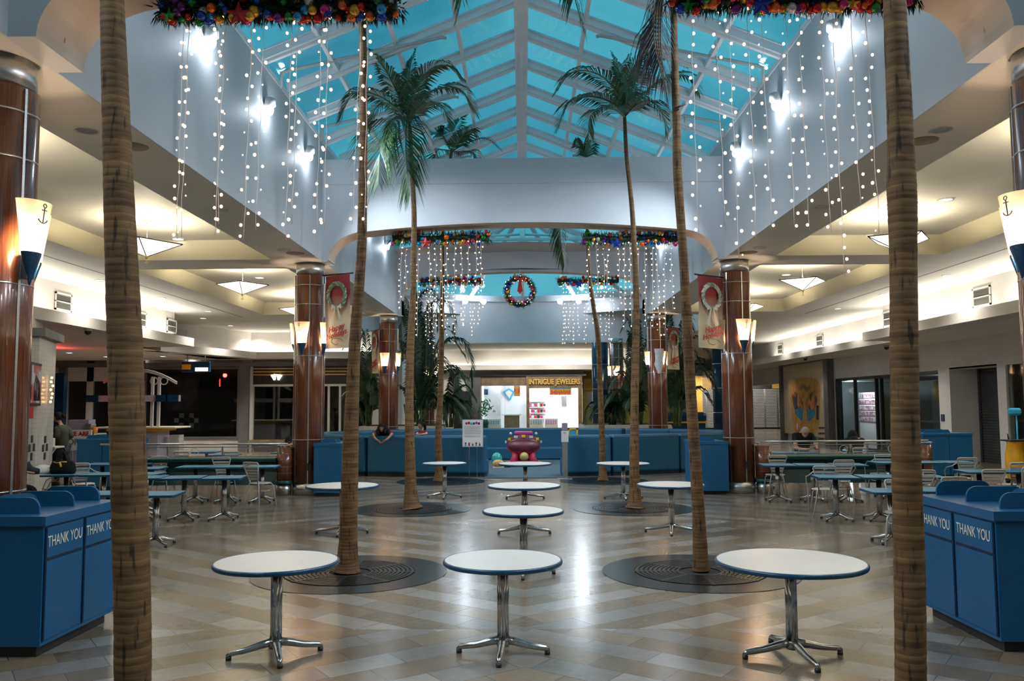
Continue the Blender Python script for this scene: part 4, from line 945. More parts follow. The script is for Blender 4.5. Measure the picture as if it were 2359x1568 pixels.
mpoly([(1853, 925), (1857, 925), (1864, 1012), (1846, 1010)], 'pale_body', ochre, .006)
for k, (px, py) in enumerate([(1893, 985), (1893, 998), (1892, 1011)]):
    m = MB()
    for j in range(7): q = on_mur(px - 6 + j * 2, py); m.box((PX - .004, q.y, q.z), (.006, .12, .05 + .04 * ((j * 3 + k) % 2)))
    m.build('black_mark_row', M['black'], mu)
for k, (px, py) in enumerate(((1884, 942), (1884, 958))): q = on_mur(px, py); MB().box((PX - .01, q.y, q.z), (.01, .3, .34)).build('dark_square_mark', M['navy'], mu)
m = MB()
for j in range(12): q = on_mur(1846 + j * 1.8, 893 - 4 * math.sin(j * .6)); m.box((PX - .006, q.y, q.z), (.006, .05, .16 + .05 * (j % 3)))
m.build('grey_script', M['greyframe'], mu)
for j in range(9):
    q = on_mur(1899, 915 + j * 5); MB().box((PX - .006, q.y, q.z), (.006, .55, .04)).build('script_line', M['louvre'], mu)
q = on_mur(1838, 995); m = MB(); m.box((PX - .008, q.y, q.z), (.01, .28, .9)); m.build('red_white_stripe', mat('red_white_stripes', (.5, .02, .03), .5, col2=(.75, .75, .78), nscale=6, lo=.49, hi=.51), mu)
# security cameras and small ceiling bits
for px, py, z, lb in ((203, 757, 3.98, 'on the left soffit near the stall'), (2042, 795, 3.98, 'on the right soffit beside the front palm trunk'), (1855, 822, 3.98, 'on the right soffit over the butterfly panel')):
    p = AZ(px, py, z)
    t = thing('dome_camera', p, 'small dark dome security camera ' + lb, 'camera'); MB().cyl(p, p - Vector((0, 0, .06)), .1, 14).build('mount', M['louvre'], t); MB().ball(p - Vector((0, 0, .08)), .085, 12, 6).build('dome', M['black'], t)

for y_ in (11, 15.5, 20, 24.5, 29.5, 34.5, 39.5, 44.5):  # fill spots added under the right soffit to brighten the shop wall
    x_ = 12.3 if y_ < 28 else 13.25
    light('SPOT', (x_, y_, 3.94), 95 if y_ < 28 else 60, NEUT, .15, spot=135, look=(x_ - 1.2, y_, 0), name='downlight_and_fill', blend=.9)
# ------------------------------------------------------------------ wood veneer columns
CX, CY = 4.80, [7.6, 18.92, 30.1]
def lobed(c, r, n, z0, z1, lobes=6, phase=0.3):
    pts = []
    for k in range(n):
        a = 2 * PI * k / n; q = abs(math.sin((a + phase) * lobes / 2)); rr = r * (0.925 + 0.075 * q ** 0.6); pts.append((c[0] + rr * math.cos(a), c[1] + rr * math.sin(a)))
    return pts
SC = {}
def sconce(cx, cy, ang, label, r=0.335):
    if cy < 8: r = 0.43
    """torch sconce: half cone of frosted glass over a dark blue metal cone"""
    t = thing('wall_sconce', (0, 0, 0), label, 'sconce', 'torch sconces on the wood columns')
    if not SC:
        n = 12
        m = MB()
        for (rb, zb), (rt, zt_) in (((0.10, 0.02), (0.185, 0.50)),):
            vs = []
            for (rr, z) in ((rb, zb), (rt, zt_)):
                for k in range(n + 1): a = PI + PI * k / n; vs.append((rr * math.cos(a), 0.72 * rr * math.sin(a) - 0.0, z))
            m.add(vs, [(k, k + 1, n + 2 + k, n + 1 + k) for k in range(n)], True)
        SC['g'] = m.build('glass_shade', M['sconceglass'], t)
        m = MB(); vs = []
        for (rr, z) in ((0.006, -0.26), (0.105, 0.02), (0.105, 0.04)):
            for k in range(n + 1): a = PI + PI * k / n; vs.append((rr * math.cos(a), 0.72 * rr * math.sin(a), z))
        m.add(vs, [(j * (n + 1) + k, j * (n + 1) + k + 1, (j + 1) * (n + 1) + k + 1, (j + 1) * (n + 1) + k) for j in range(2) for k in range(n)], True)
        m.bb(-.04, .04, -.01, .06, -.2, .05)
        SC['c'] = m.build('metal_cone', M['rim'], t)
        m = MB(); y = -.125; z0 = .30
        m.cyl((0, y, z0), (0, y - .018, z0 + .14), .006, 6); m.tube([(.0 + .018 * math.cos(k * PI / 4), y - .02, z0 + .155 + .018 * math.sin(k * PI / 4)) for k in range(8)], .005, 5, closed=True)
        m.cyl((-.028, y - .015, z0 + .115), (.028, y - .015, z0 + .115), .005, 5)
        m.tube([(.05 * math.sin(q), y, z0 + .045 - .045 * math.cos(q)) for q in [(-1.3 + 2.6 * k / 8) for k in range(9)]], .006, 5)
        SC['a'] = m.build('anchor_emblem', M['greyframe'], t)
    else:
        for k in ('g', 'c', 'a'): c = SC[k].copy(); COL.objects.link(c); c.parent = t
    t.location = (cx + r * math.sin(ang), cy - r * math.cos(ang), 3.30); t.rotation_euler = (0, 0, ang)
    L = light('POINT', (cx + (r + .05) * math.sin(ang), cy - (r + .05) * math.cos(ang), 3.42), 22.0, (1.0, 0.72, 0.46), 0.035, name='sconce_lamp')
    return t
def column(x, y, label, angs, names, bracket=None, r=.345, seams=(1.2, 3.05, 4.2, 4.63)):
    t = thing('wood_column', (x, y, 0), label, 'column')
    m = MB(); m.lathe([(r * .98, 0.0), (r * .98, .25)], (x, y, 0), 28); m.build('metal_base', M['alu'], t)
    m = MB(); m.prism(lobed((x, y), r, 72, 0, 0), .25, 4.86, True)
    for k in range(len(m.sm)): m.sm[k] = k >= 2
    m.build('veneer_shaft', M['wood'], t)
    m = MB()
    for k in range(6):
        a = 2 * PI * k / 6 - 0.3; q = Vector((x + r * .925 * math.cos(a), y + r * .925 * math.sin(a), 0)); m.box((q.x, q.y, 2.55), (.026, .026, 4.62), a)
    m.build('metal_strips', M['alu'], t)
    for z in seams: MB().prism(lobed((x, y), r * 1.006, 72, 0, 0), z, z + .014, True).build('seam_band', M['alu'], t)
    m = MB(); m.lathe([(r * .9, 4.86), (r * .9, 5.145)], (x, y, 0), 32); m.build('metal_cap', M['alu'], t)
    if bracket is not None:
        bx, by = x + (r + .03) * math.sin(bracket), y - (r + .03) * math.cos(bracket)
        MB().box((bx, by, 4.3), (.06, .035, .75), bracket).build('banner_bracket', M['alu'], t)
    MB().box((x + .12, y - r * 1.0, .62), (.09, .03, .16)).build('power_socket', M['black'], t)
    for a_, nm in zip(angs, names): sconce(x, y, math.radians(a_), nm)
    return t
column(-4.85, CY[0], 'tall red-brown veneer column at the left edge of the photo behind the blue bins', [75, 165], ['glowing torch sconce with an anchor on the left edge column', 'torch sconce on the far side of the left edge column'], math.radians(15))
column(4.84, CY[0], 'tall red-brown veneer column at the right edge of the photo', [-75, -165], ['glowing torch sconce with an anchor on the right edge column', 'torch sconce on the far side of the right edge column'], math.radians(-15))
for i, sd in ((1, 'left'), (1, 'right'), (2, 'left'), (2, 'right')):
    sgn = -1 if sd == 'left' else 1
    w_ = {1: 'second', 2: 'third'}[i]
    A = [-15, 78, -100, 168] if sgn < 0 else [15, -78, 100, -168]
    N = ['torch sconce facing the camera on the %s %s wood column' % (w_, sd), 'torch sconce on the court side of the %s %s wood column' % (w_, sd), 'torch sconce on the aisle side of the %s %s wood column' % (w_, sd), 'torch sconce on the hidden side of the %s %s wood column' % (w_, sd)]
    column(sgn * CX if sd == 'left' else CX - .04, CY[i], {1: 'tall red-brown veneer column beside the tall blue bin, %s of the hall' % sd, 2: 'tall red-brown veneer column behind the %s end of the blue seat wall' % sd}[i], A, N, math.radians(70 * -sgn))
column(-4.62, 41.3, 'farthest red-brown column on the left, mostly behind palm leaves', [-15, 78, -100], ['front torch sconce on the farthest left column', 'court side torch sconce on the farthest left column', 'aisle side torch sconce on the farthest left column'])
column(4.55, 41.3, 'farthest red-brown column on the right, beside the navy column', [-10, -78, 100], ['front torch sconce on the farthest right column', 'left torch sconce on the farthest right column', 'aisle side torch sconce on the farthest right column'])

# ------------------------------------------------------------------ holiday banners
ban = mat('banner_cloth', (.42, .03, .03), .6)
n, l = ban.node_tree.nodes, ban.node_tree.links; bb_ = n['Principled BSDF']
tc = n.new('ShaderNodeTexCoord'); sp = n.new('ShaderNodeSeparateXYZ'); mr = n.new('ShaderNodeMapRange'); cr = n.new('ShaderNodeValToRGB')
l.new(tc.outputs['Generated'], sp.inputs[0]); l.new(sp.outputs['Z'], cr.inputs['Fac'])
cr.color_ramp.elements[0].position = .36; cr.color_ramp.elements[0].color = (.62, .55, .40, 1); cr.color_ramp.elements[1].position = .72; cr.color_ramp.elements[1].color = (.20, .016, .020, 1)
l.new(cr.outputs[0], bb_.inputs['Base Color'])
def banner(tl, tr, bl, label, flip=1):
    """tl,tr,bl world corners"""
    u = (tr - tl); dn = (bl - tl); W_ = u.length; H_ = dn.length; u.normalize()
    t = thing('holiday_banner', tl, label, 'banner', 'Happy Holidays banners')
    nr = Vector((u.y, -u.x, 0)); nr = nr if nr.y < 0 else -nr
    m = MB(); N = 12; vs = []
    for j in range(N + 1):
        for i in range(5):
            f = i / 4; g = j / N; vs.append(tl + u * W_ * f + Vector((0, 0, -H_ * g)) + nr * .02 * math.sin(g * 5 + f * 2) + Vector((0, 0, .03 * (f - .5) * flip * (1 - g))))
    m.add(vs, [(j * 5 + i, j * 5 + i + 1, (j + 1) * 5 + i + 1, (j + 1) * 5 + i) for j in range(N) for i in range(4)], True)
    c = m.build('cloth', ban, t)
    MB().cyl(tl - u * .08 + Vector((0, 0, .02)), tr + u * .08 + Vector((0, 0, .02)), .018, 8).build('top_pole', M['black'], t)
    cc = tl + u * W_ * .5 + Vector((0, 0, -H_ * .28)) + nr * .045; R_ = W_ * .34
    m = MB()
    for k in range(26):
        a = 2 * PI * k / 26; p = cc + u * R_ * math.cos(a) + Vector((0, 0, 1.12 * R_ * math.sin(a)))
        q = .085 * W_ / .6; v = (u * math.cos(a + 1) + Vector((0, 0, math.sin(a + 1)))) * q; w2 = (u * math.cos(a + 2.4) + Vector((0, 0, math.sin(a + 2.4)))) * q * .6
        m.cur = k % 2; m.add([p - v, p + w2, p + v, p - w2], [(0, 1, 2, 3)])
    m.build('printed_wreath', [mat('wreath_green_print', (.10, .20, .10), .6), mat('wreath_white_print', (.62, .62, .55), .6)], t)
    m = MB(); b0 = cc + Vector((0, 0, -1.12 * R_)) + nr * .006
    for s_ in (-1, 1):
        m.add([b0, b0 + u * s_ * .13 + Vector((0, 0, .07)), b0 + u * s_ * .14 + Vector((0, 0, -.05))], [(0, 1, 2)])
        m.add([b0 + u * s_ * .02, b0 + u * s_ * .05 + Vector((0, 0, -.01)), b0 + u * s_ * .17 + Vector((0, 0, -.36)), b0 + u * s_ * .08 + Vector((0, 0, -.42))], [(0, 1, 2, 3)])
    m.build('printed_bow', bpy.data.materials['wreath_white_print'], t)
    rz_ = math.atan2(u.y, u.x)
    base = tl + u * W_ * .5 + nr * .05
    text_obj('Happy', .155 * W_ / .6, base + Vector((0, 0, -H_ * .73)), (PI / 2, -0.25, rz_), M['red'], 'happy_lettering', t, shear=.35, bold=.002)
    text_obj('Holidays', .150 * W_ / .6, base + Vector((0, 0, -H_ * .815)), (PI / 2, -0.25, rz_), M['red'], 'holidays_lettering', t, shear=.35, bold=.002)
    s0 = base + Vector((0, 0, -H_ * .91)) - u * .0
    MB().tube([s0 + u * .2 * math.cos(q) * (1 - q / 9) + Vector((0, 0, .07 * math.sin(q))) for q in [k * .5 for k in range(12)]], .008, 5).build('green_flourish', bpy.data.materials['wreath_green_print'], t)
banner(AY(751, 636, 18.75), AY(807, 631, 18.45), AY(750, 803, 18.75), 'red and cream wreath banner hanging from the second left wood column')
banner(AY(1607, 634, 18.45), AY(1664, 641, 18.75), AY(1611, 800, 18.45), 'red and cream wreath banner reading Happy Holidays on the second right column', -1)
banner(AY(857, 763, 30.2), AY(873, 760, 29.6), AY(857, 860, 30.2), 'narrow red and cream banner on the third left wood column')
banner(AY(1537, 754, 29.6), AY(1563, 757, 30.1), AY(1538, 850, 29.6), 'red and cream banner on the third right wood column beside a plastic bag', -1)
# plastic bag hanging on the third right column
p = AY(1518, 803, 29.5); m = MB(); V = []
for j in range(9):
    g = j / 8; w_ = .16 * (1 - .25 * g) if j < 5 else .16 * (1 - .25 * g) * (1.25 - g) * 1.9
    for k in range(10): a = 2 * PI * k / 10; V.append((p.x + w_ * math.cos(a) * (1 + .08 * math.sin(3 * k + j)), p.y + .10 * math.sin(a) * (1 - .3 * g), p.z - .86 * g))
m.add(V, [(j * 10 + k, j * 10 + (k + 1) % 10, (j + 1) * 10 + (k + 1) % 10, (j + 1) * 10 + k) for j in range(8) for k in range(10)], True)
tag(rebase(m.build('plastic_bag', M['cloth_white']), 0), 'limp white plastic bag hanging on the third right wood column', 'bag')

# ------------------------------------------------------------------ pyramid pendants
def pendant(x, y, label):
    t = thing('pyramid_pendant', (x, y, 4.83), label, 'pendant lamp', 'pyramid pendant lamps in the ceiling trays')
    h = .655; zr = 5.10; zb = 4.84
    A = math.radians(12)
    C4 = [Vector((x + h * math.cos(A + k * PI / 2) * 1.0, y + h * math.sin(A + k * PI / 2), zr)) for k in range(4)]
    ap = Vector((x, y, zb))
    m = MB().add(C4 + [ap], [(k, (k + 1) % 4, 4) for k in range(4)]); m.build('glass_shade', M['shade'], t)
    m = MB()
    for k in range(4): m.cyl(C4[k], C4[(k + 1) % 4], .012, 6); m.cyl(C4[k], ap, .010, 6)
    m.build('frame', M['black'], t)
    m = MB(); m.cyl((x, y, zb - .03), (x, y, zb + .02), .03, 8); m.tube([(x + .03 * math.sin(q), y, zb - .10 - .03 * math.cos(q)) for q in [(-1.5 + 3 * k / 6) for k in range(7)]], .006, 5); m.cyl((x, y, zb - .03), (x, y, zb - .14), .006, 5); m.build('anchor_finial', M['goldmetal'], t)
    MB().cyl((x, y, zr + .0), (x, y, 5.56), .008, 6).build('stem', M['alu'], t); MB().cyl((x, y, 5.53), (x, y, 5.57), .07, 14).build('ceiling_rose', M['alu'], t)
    m = MB()
    for k in range(4): m.cyl(C4[k], (x, y, 5.16), .006, 5)
    m.build('hanger_wires', M['alu'], t)
    light('POINT', (x, y, 5.06), 75, (1.0, .88, .62), .10, name='pendant_lamp_light')
for k, y in enumerate((4.9, 10.5, 16.1, 21.7, 27.3)):
    wl_ = ['behind the camera side', 'above the near bins', 'nearest one in view', 'second one back', 'farthest one, by the second wood column'][k]
    pendant(-7.27, y, 'glowing four-sided glass pendant over the left aisle, ' + wl_)
    pendant(7.20, y, 'glowing four-sided glass pendant over the right aisle, ' + wl_)

# ------------------------------------------------------------------ recessed downlights, speakers, detectors
def downlight(p, r, label, lit=False, grp='recessed downlights'):
    t = thing('recessed_downlight', p, label, 'downlight', grp)
    MB().lathe([(r * .8, -.004), (r, -.012), (r, .0)], p, 20, cap=False).build('trim_ring', M['louvre'], t)
    MB().lathe([(r * .80, -.002), (r * .55, -.001), (.001, -.0005)], p, 20, cap=False).build('lens' if lit else 'reflector', M['downlight'] if lit else M['alu'], t)
D = [((200, 300), 0, 'chrome downlight on the near left soffit beside the front palm trunk'), ((507, 481), 0, 'chrome downlight on the left soffit behind the hanging lights'), ((655, 575), 0, 'chrome downlight on the left soffit near the second wood column'), ((410, 551), 1, 'lit downlight right of the nearest left pendant'),
     ((2168, 298), 0, 'chrome downlight on the near right soffit beside the front palm trunk'), ((2178, 460), 1, 'lit downlight on the right soffit behind the front palm trunk'), ((1898, 475), 0, 'chrome downlight on the right soffit behind the hanging lights'), ((2000, 543), 1, 'lit downlight left of the nearest right pendant'), ((1751, 570), 0, 'chrome downlight on the right soffit near the second wood column'), ((598, 640), 1, 'lit downlight right of the second left pendant'), ((665, 672), 1, 'lit downlight beside the farthest left pendant'), ((1811, 633), 1, 'lit downlight left of the second right pendant'), ((1740, 668), 1, 'lit downlight beside the farthest right pendant')]
for (px, py), lit, lb in D:
    zc = ZS
    p = AZ(px, py, ZS - .001)
    if 5.6 < abs(p.x) < 9.0: p = AZ(px, py, ZS + .415)
    downlight(p, .14, lb, bool(lit))
for px, py, side in ((230, 645, 'left'), (372, 686, 'left'), (480, 717, 'left'), (468, 733, 'left'), (531, 750, 'left'), (626, 776, 'left'), (590, 763, 'left'), (2182, 634, 'right'), (2035, 678, 'right'), (1930, 711, 'right'), (1900, 744, 'right'), (1963, 727, 'right'), (1845, 759, 'right'), (1798, 771, 'right')):
    p = AZ(px, py, ZS - .001); light('SPOT', (p.x, p.y, p.z - .03), 120, NEUT, .06, spot=130, look=(p.x, p.y, 0), name='downlight_and_fill', blend=.9); downlight(p, .13, 'small recessed downlight in the bright outer strip of the %s aisle ceiling' % side, True, 'outer strip downlights %s' % side)
for px, py in ((160, 813), (245, 822), (325, 830), (375, 821), (440, 829), (1770, 860)):
    p = AZ(px, py, 3.975)
    if p.y < 60 and p.y > 0: light('SPOT', (p.x, p.y, p.z - .03), 110, NEUT, .06, spot=140, look=(p.x, p.y, 0), name='downlight_and_fill', blend=.9); downlight(p, .13, 'small lit downlight under the %s soffit by the shops' % ('left' if p.x < 0 else 'right'), True, 'soffit downlights %s' % ('left' if p.x < 0 else 'right'))
for px, py, lb in ((305, 337, 'beige round ceiling speaker beside the front left palm trunk'), (680, 583, 'beige round ceiling speaker near the second left wood column'), (2127, 324, 'beige round ceiling speaker beside the front right palm trunk'), (1725, 581, 'beige round ceiling speaker near the second right wood column')):
    p = AZ(px, py, ZS - .001); t = thing('ceiling_speaker', p, lb, 'speaker')
    MB().lathe([(.17, -.01), (.19, -.004), (.19, 0)], p, 20, cap=False).build('rim', M['marble'], t); MB().lathe([(.17, -.011), (.001, -.013)], p, 20, cap=False).build('grille', M['marble'], t)

# floods on the bulkheads
for sx in (-1, 1):
    for k, fy in enumerate(FLOODS):
        if not (8 < fy < 30): continue
        p = Vector((sx * 4.36, fy, 7.08))
        t = thing('wall_flood', p, 'bright white flood lamp high on the %s bulkhead, number %s from the front' % ('left' if sx < 0 else 'right', ['', '', '', 'one', 'two', 'three', 'four', 'five', 'six', 'seven'][k]), 'flood lamp', 'white flood lamps along the bulkheads')
        MB().lathe([(.05, -.0), (.10, .05), (.10, .17), (.04, .2)], p, 14).build('housing', M['louvre'], t)
        MB().ball(p - Vector((0, 0, .02)), .085, 12, 8, (.8, 1, 1.2)).build('lamp_glass', M['floodglass'], t)
for px, py in ((1027, 712), (1072, 694), (1114, 695), (1290, 694), (1333, 694), (1376, 712)):
    p = AY(px, py, 43.6); light('POINT', (p.x, p.y - .3, p.z + .1), 8, COOL, .1, name='spot_glow')
    t = thing('lantern_spotlight', p, 'bright spotlight on the ring below the far lantern roof', 'spotlight', 'spotlights on the far ring'); MB().ball(p, .14, 12, 8).build('lamp_glass', M['floodglass'], t); MB().cyl(p, p + Vector((0, .2, .15)), .05).build('housing', M['louvre'], t)
for px in (1072, 1333): 
    p = AY(px, 700, 42.8); light('SPOT', p, 110 if p.x > 0 else 60, COOL, .15, spot=140, look=(p.x * .3, 34, 0), name='ring_spot')
# sprinkler pipes with end elbows under the roof glass
for sx in (-1, 1):
    for y in (11.9, 15.0, 18.1, 22.7):
        z = 8.05
        t = thing('sprinkler_pipe', (sx * 4.35, y, z), 'thin white pipe with elbow drop running up under the %s roof slope' % ('left' if sx < 0 else 'right'), 'pipe', 'white pipes under the %s roof slope' % ('left' if sx < 0 else 'right'))
        m = MB(); m.tube([(sx * 4.38, y, 7.72), (sx * 4.38, y, 8.02), (sx * 4.28, y, 8.06), (sx * 1.5, y + .55, roofz(1.5) - .16), (sx * 1.42, y + .55, roofz(1.5) - .18)], .032, 8); m.build('pipe', M['louvre'], t)
        m = MB()
        for f_ in (.25, .7): x = 4.28 - 2.8 * f_; m.cyl((sx * x, y + .55 * f_, roofz(x) - .12), (sx * x, y + .55 * f_, roofz(x) + .02), .012, 5)
        m.build('hanger', M['alu'], t)
# thin cables and hooks on the near arch soffit
for sx, pts in ((-1, [(92, 92), (100, 100), (128, 35), (150, 15), (180, 0)]), (1, [(2322, 78), (2305, 70), (2290, 30), (2270, 5), (2262, 0)])):
    P = []
    for px, py in pts: P.append(AY(px, py, 7.45))
    P = [Vector((max(-4.17, min(4.17, v.x)), v.y, v.z)) for v in P]
    tag(rebase(MB().tube(P, .006, 5).build('hanging_cable', M['wire']), 0), 'thin pale cable running along the %s corner of the near arch' % ('left' if sx < 0 else 'right'), 'cable')
# ------------------------------------------------------------------ tables
def base_arms(t, R=.33, ang=.4, m_='chrome'):
    for k in range(4):
        a = ang + k * PI / 2; c, s_ = math.cos(a), math.sin(a)
        arm = MB().tube([(0.02 * c, .02 * s_, .11), (.10 * c, .10 * s_, .095), (.6 * R * c, .6 * R * s_, .065), (.93 * R * c, .93 * R * s_, .05), (R * c, R * s_, .028)], [.034, .032, .026, .022, .016], 10).build('base_arm', M[m_], t)
        MB().cyl((R * c * .97, R * s_ * .97, 0), (R * c * .97, R * s_ * .97, .03), .022, 10).build('foot', M['black'], arm)
def make_round(D, ang, label):
    t = thing('round_table', (0, 0, 0), label, 'table', None)
    r = D / 2
    MB().lathe([(0.001, .700), (r - .012, .700), (r - .012, .7302), (.001, .7302)], (0, 0, 0), 72, cap=False, smooth=False).build('tabletop', M['topwhite'], t)
    MB().lathe([(r - .014, .694), (r - .002, .696), (r + .003, .704), (r + .004, .716), (r, .727), (r - .006, .7315), (r - .013, .731), (r - .013, .699)], (0, 0, 0), 72, cap=False).build('edge_band', M['rim'], t)
    m = MB()
    for q in (0, 1, 2): a = 2 * PI * q / 3 + .5; m.cyl((.021 * math.cos(a), .021 * math.sin(a), .08), (.021 * math.cos(a), .021 * math.sin(a), .69), .028, 14)
    m.lathe([(.05, .06), (.055, .12), (.05, .125)], (0, 0, 0), 18)
    m.build('column', M['chrome'], t)
    MB().bb(-.14, .14, -.14, .14, .685, .70).build('mounting_plate', M['black'], t)
    base_arms(t, .36 if D < 1 else .40, ang); return t
PR = {}
def round_table(px, py, D, ang, label, far=False):
    p = FL(px, py)
    if far:
        key = D
        if key not in PR: PR[key] = t = make_round(D, .1, label)
        else: t = copy_tree(PR[key])
    else: t = make_round(D, ang, label)
    t['label'] = label; t.location = (p.x, p.y, 0); t.rotation_euler = (0, 0, ang if far else 0); return t
round_table(634, 1509, .97, .38, 'round white-topped table nearest the camera on the left, with a blue edge')
round_table(1159, 1505, .94, 1.50, 'round white-topped table nearest the camera in the centre, with a blue edge')
round_table(1827, 1512, 1.14, .15, 'largest round white-topped table, nearest the camera on the right')
round_table(1206, 1322, .94, 1.45, 'round white table directly behind the front centre table', True)
round_table(1208, 1229, 1.11, 1.5, 'third round white table back along the centre line', True)
round_table(788, 1228, 1.11, 1.5, 'round white table behind the second left palm trunk', True)
round_table(1547, 1226, 1.02, 1.3, 'round white table beside the second right palm trunk', True)
round_table(1024, 1146, .93, 1.5, 'small round white table in front of the left blue seat wall', True)
round_table(1210, 1148, 1.11, 1.5, 'farthest centre round white table in front of the pink play sculpture', True)
round_table(1436, 1148, 1.11, 1.5, 'round white table in front of the right blue seat wall', True)

SQ = None
def sq_table(x, y, rz, label, S_=.66):
    global SQ
    if SQ is None:
        t = thing('square_table', (0, 0, 0), label, 'table')
        m = MB().box((0, 0, .7175), (S_ - .02, S_ - .02, .027), 0, .01); m.build('tabletop', M['bluetop'], t)
        h = S_ / 2; m = MB()
        pr = []
        for cx, cy, a0 in ((h - .05, h - .05, 0), (-h + .05, h - .05, 90), (-h + .05, -h + .05, 180), (h - .05, -h + .05, 270)):
            for k in range(4): a = math.radians(a0 + 30 * k); pr.append((cx + .052 * math.cos(a), cy + .052 * math.sin(a)))
        m.prism(pr, .696, .727); m.build('edge_band', M['rim'], t)
        m = MB()
        for q in (0, 1, 2): a = 2 * PI * q / 3 + .5; m.cyl((.020 * math.cos(a), .020 * math.sin(a), .08), (.020 * math.cos(a), .020 * math.sin(a), .69), .027, 12)
        m.build('column', M['chrome'], t); MB().bb(-.13, .13, -.13, .13, .68, .70).build('mounting_plate', M['black'], t)
        base_arms(t, .30, PI / 4); SQ = t
    else: t = copy_tree(SQ)
    t['label'] = label; t.location = (x, y, 0); t.rotation_euler = (0, 0, rz); return t
def sq_px(px, py, rz, label): p = FL(px, py); return sq_table(p.x, p.y, rz, label)
LT = [((357, 1256), .12, 'nearest blue square table right of the front left palm trunk')]
sq_px(357, 1256, .12, 'nearest blue square table just right of the front left palm trunk')
p0 = FL(357, 1256); sq_table(p0.x - .72, p0.y + .1, .12, 'blue square table behind the front left palm trunk, touching the nearest blue table'); sq_table(p0.x - 1.42, p0.y + .25, .12, 'blue square table left of the front left palm trunk, nearest the blue bin top')
p1 = FL(515, 1196); p2 = FL(440, 1196)
sq_table(p1.x, p1.y, .15, 'rightmost blue square table of the middle left row'); sq_table(p2.x - .14, p2.y + .02, .15, 'centre blue square table of the middle left row'); sq_table(p2.x - .84, p2.y + .05, .15, 'left blue square table of the middle left row beside the palm trunk')
p3 = FL(603, 1156); sq_table(p3.x, p3.y, .1, 'rightmost blue square table of the back left row'); sq_table(p3.x - .70, p3.y, .1, 'centre blue square table of the back left row'); sq_table(p3.x - 1.38, p3.y + .02, .1, 'left blue square table of the back left row')
sq_table(-7.72, 15.6, .06, 'blue square table carrying the black handbag at left, right half'); sq_table(-8.42, 15.6, .06, 'blue square table carrying the white bundle at the left edge'); sq_table(-7.0, 15.6, .06, 'blue square table just behind the front left trunk, next to the handbag table')
sq_table(-9.1, 18.3, 0, 'blue square table in front of the left mid-distance blue bin'); sq_table(-8.4, 18.2, 0, 'blue square table behind the front left trunk near the railing'); sq_table(-7.55, 17.0, .1, 'blue square table right of the front left trunk before the left railing')
# right groups
q1 = FL(1928, 1198); sq_table(q1.x, q1.y, -.12, 'left blue square table of the middle right row'); sq_table(q1.x + .72, q1.y + .0, -.12, 'centre blue square table of the middle right row'); sq_table(q1.x + 1.44, q1.y, -.12, 'blue square table of the middle right row behind the front palm trunk')
q2 = FL(1793, 1154); sq_table(q2.x, q2.y, -.1, 'left blue square table of the back right row'); sq_table(q2.x + .70, q2.y, -.1, 'centre blue square table of the back right row'); sq_table(q2.x + 1.40, q2.y, -.1, 'right blue square table of the back right row')
q3 = FL(2056, 1250); sq_table(q3.x, q3.y, -.05, 'nearest blue square table beside the front right palm trunk'); sq_table(q3.x + .72, q3.y + .1, -.05, 'blue square table between the front right trunk and the THANK YOU bin')
sq_table(7.55, 17.8, 0, 'left blue square table of the far right pair behind the front palm trunk'); sq_table(8.25, 17.8, 0, 'centre blue square table of the far right group'); sq_table(8.95, 17.8, 0, 'right blue square table of the far right group')
sq_table(8.15, 15.4, -.05, 'blue square table at the right behind the THANK YOU bin, left one'); sq_table(8.85, 15.4, -.05, 'blue square table at the right behind the THANK YOU bin, middle one'); sq_table(9.55, 15.4, -.05, 'blue square table at the right photo edge behind the bin')
# tables beyond the railings
for x, y, lb in ((-7.6, 21.6, 'blue table seen through the left railing, left one'), (-6.3, 22.6, 'blue table seen through the left railing, centre one'), (-5.6, 22.6, 'blue table seen through the left railing, right one'), (6.3, 21.4, 'blue table the man in black leans on, left half'), (7.0, 21.4, 'blue table the man in black leans on, right half'), (8.6, 22.2, 'blue table beside the dark-hooded person'), (5.55, 20.0, 'blue table close behind the right railing by the wood drum'), (-8.6, 23.0, 'blue table far behind the left railing near the bin')):
    sq_table(x, y, random.uniform(-.08, .08), lb)

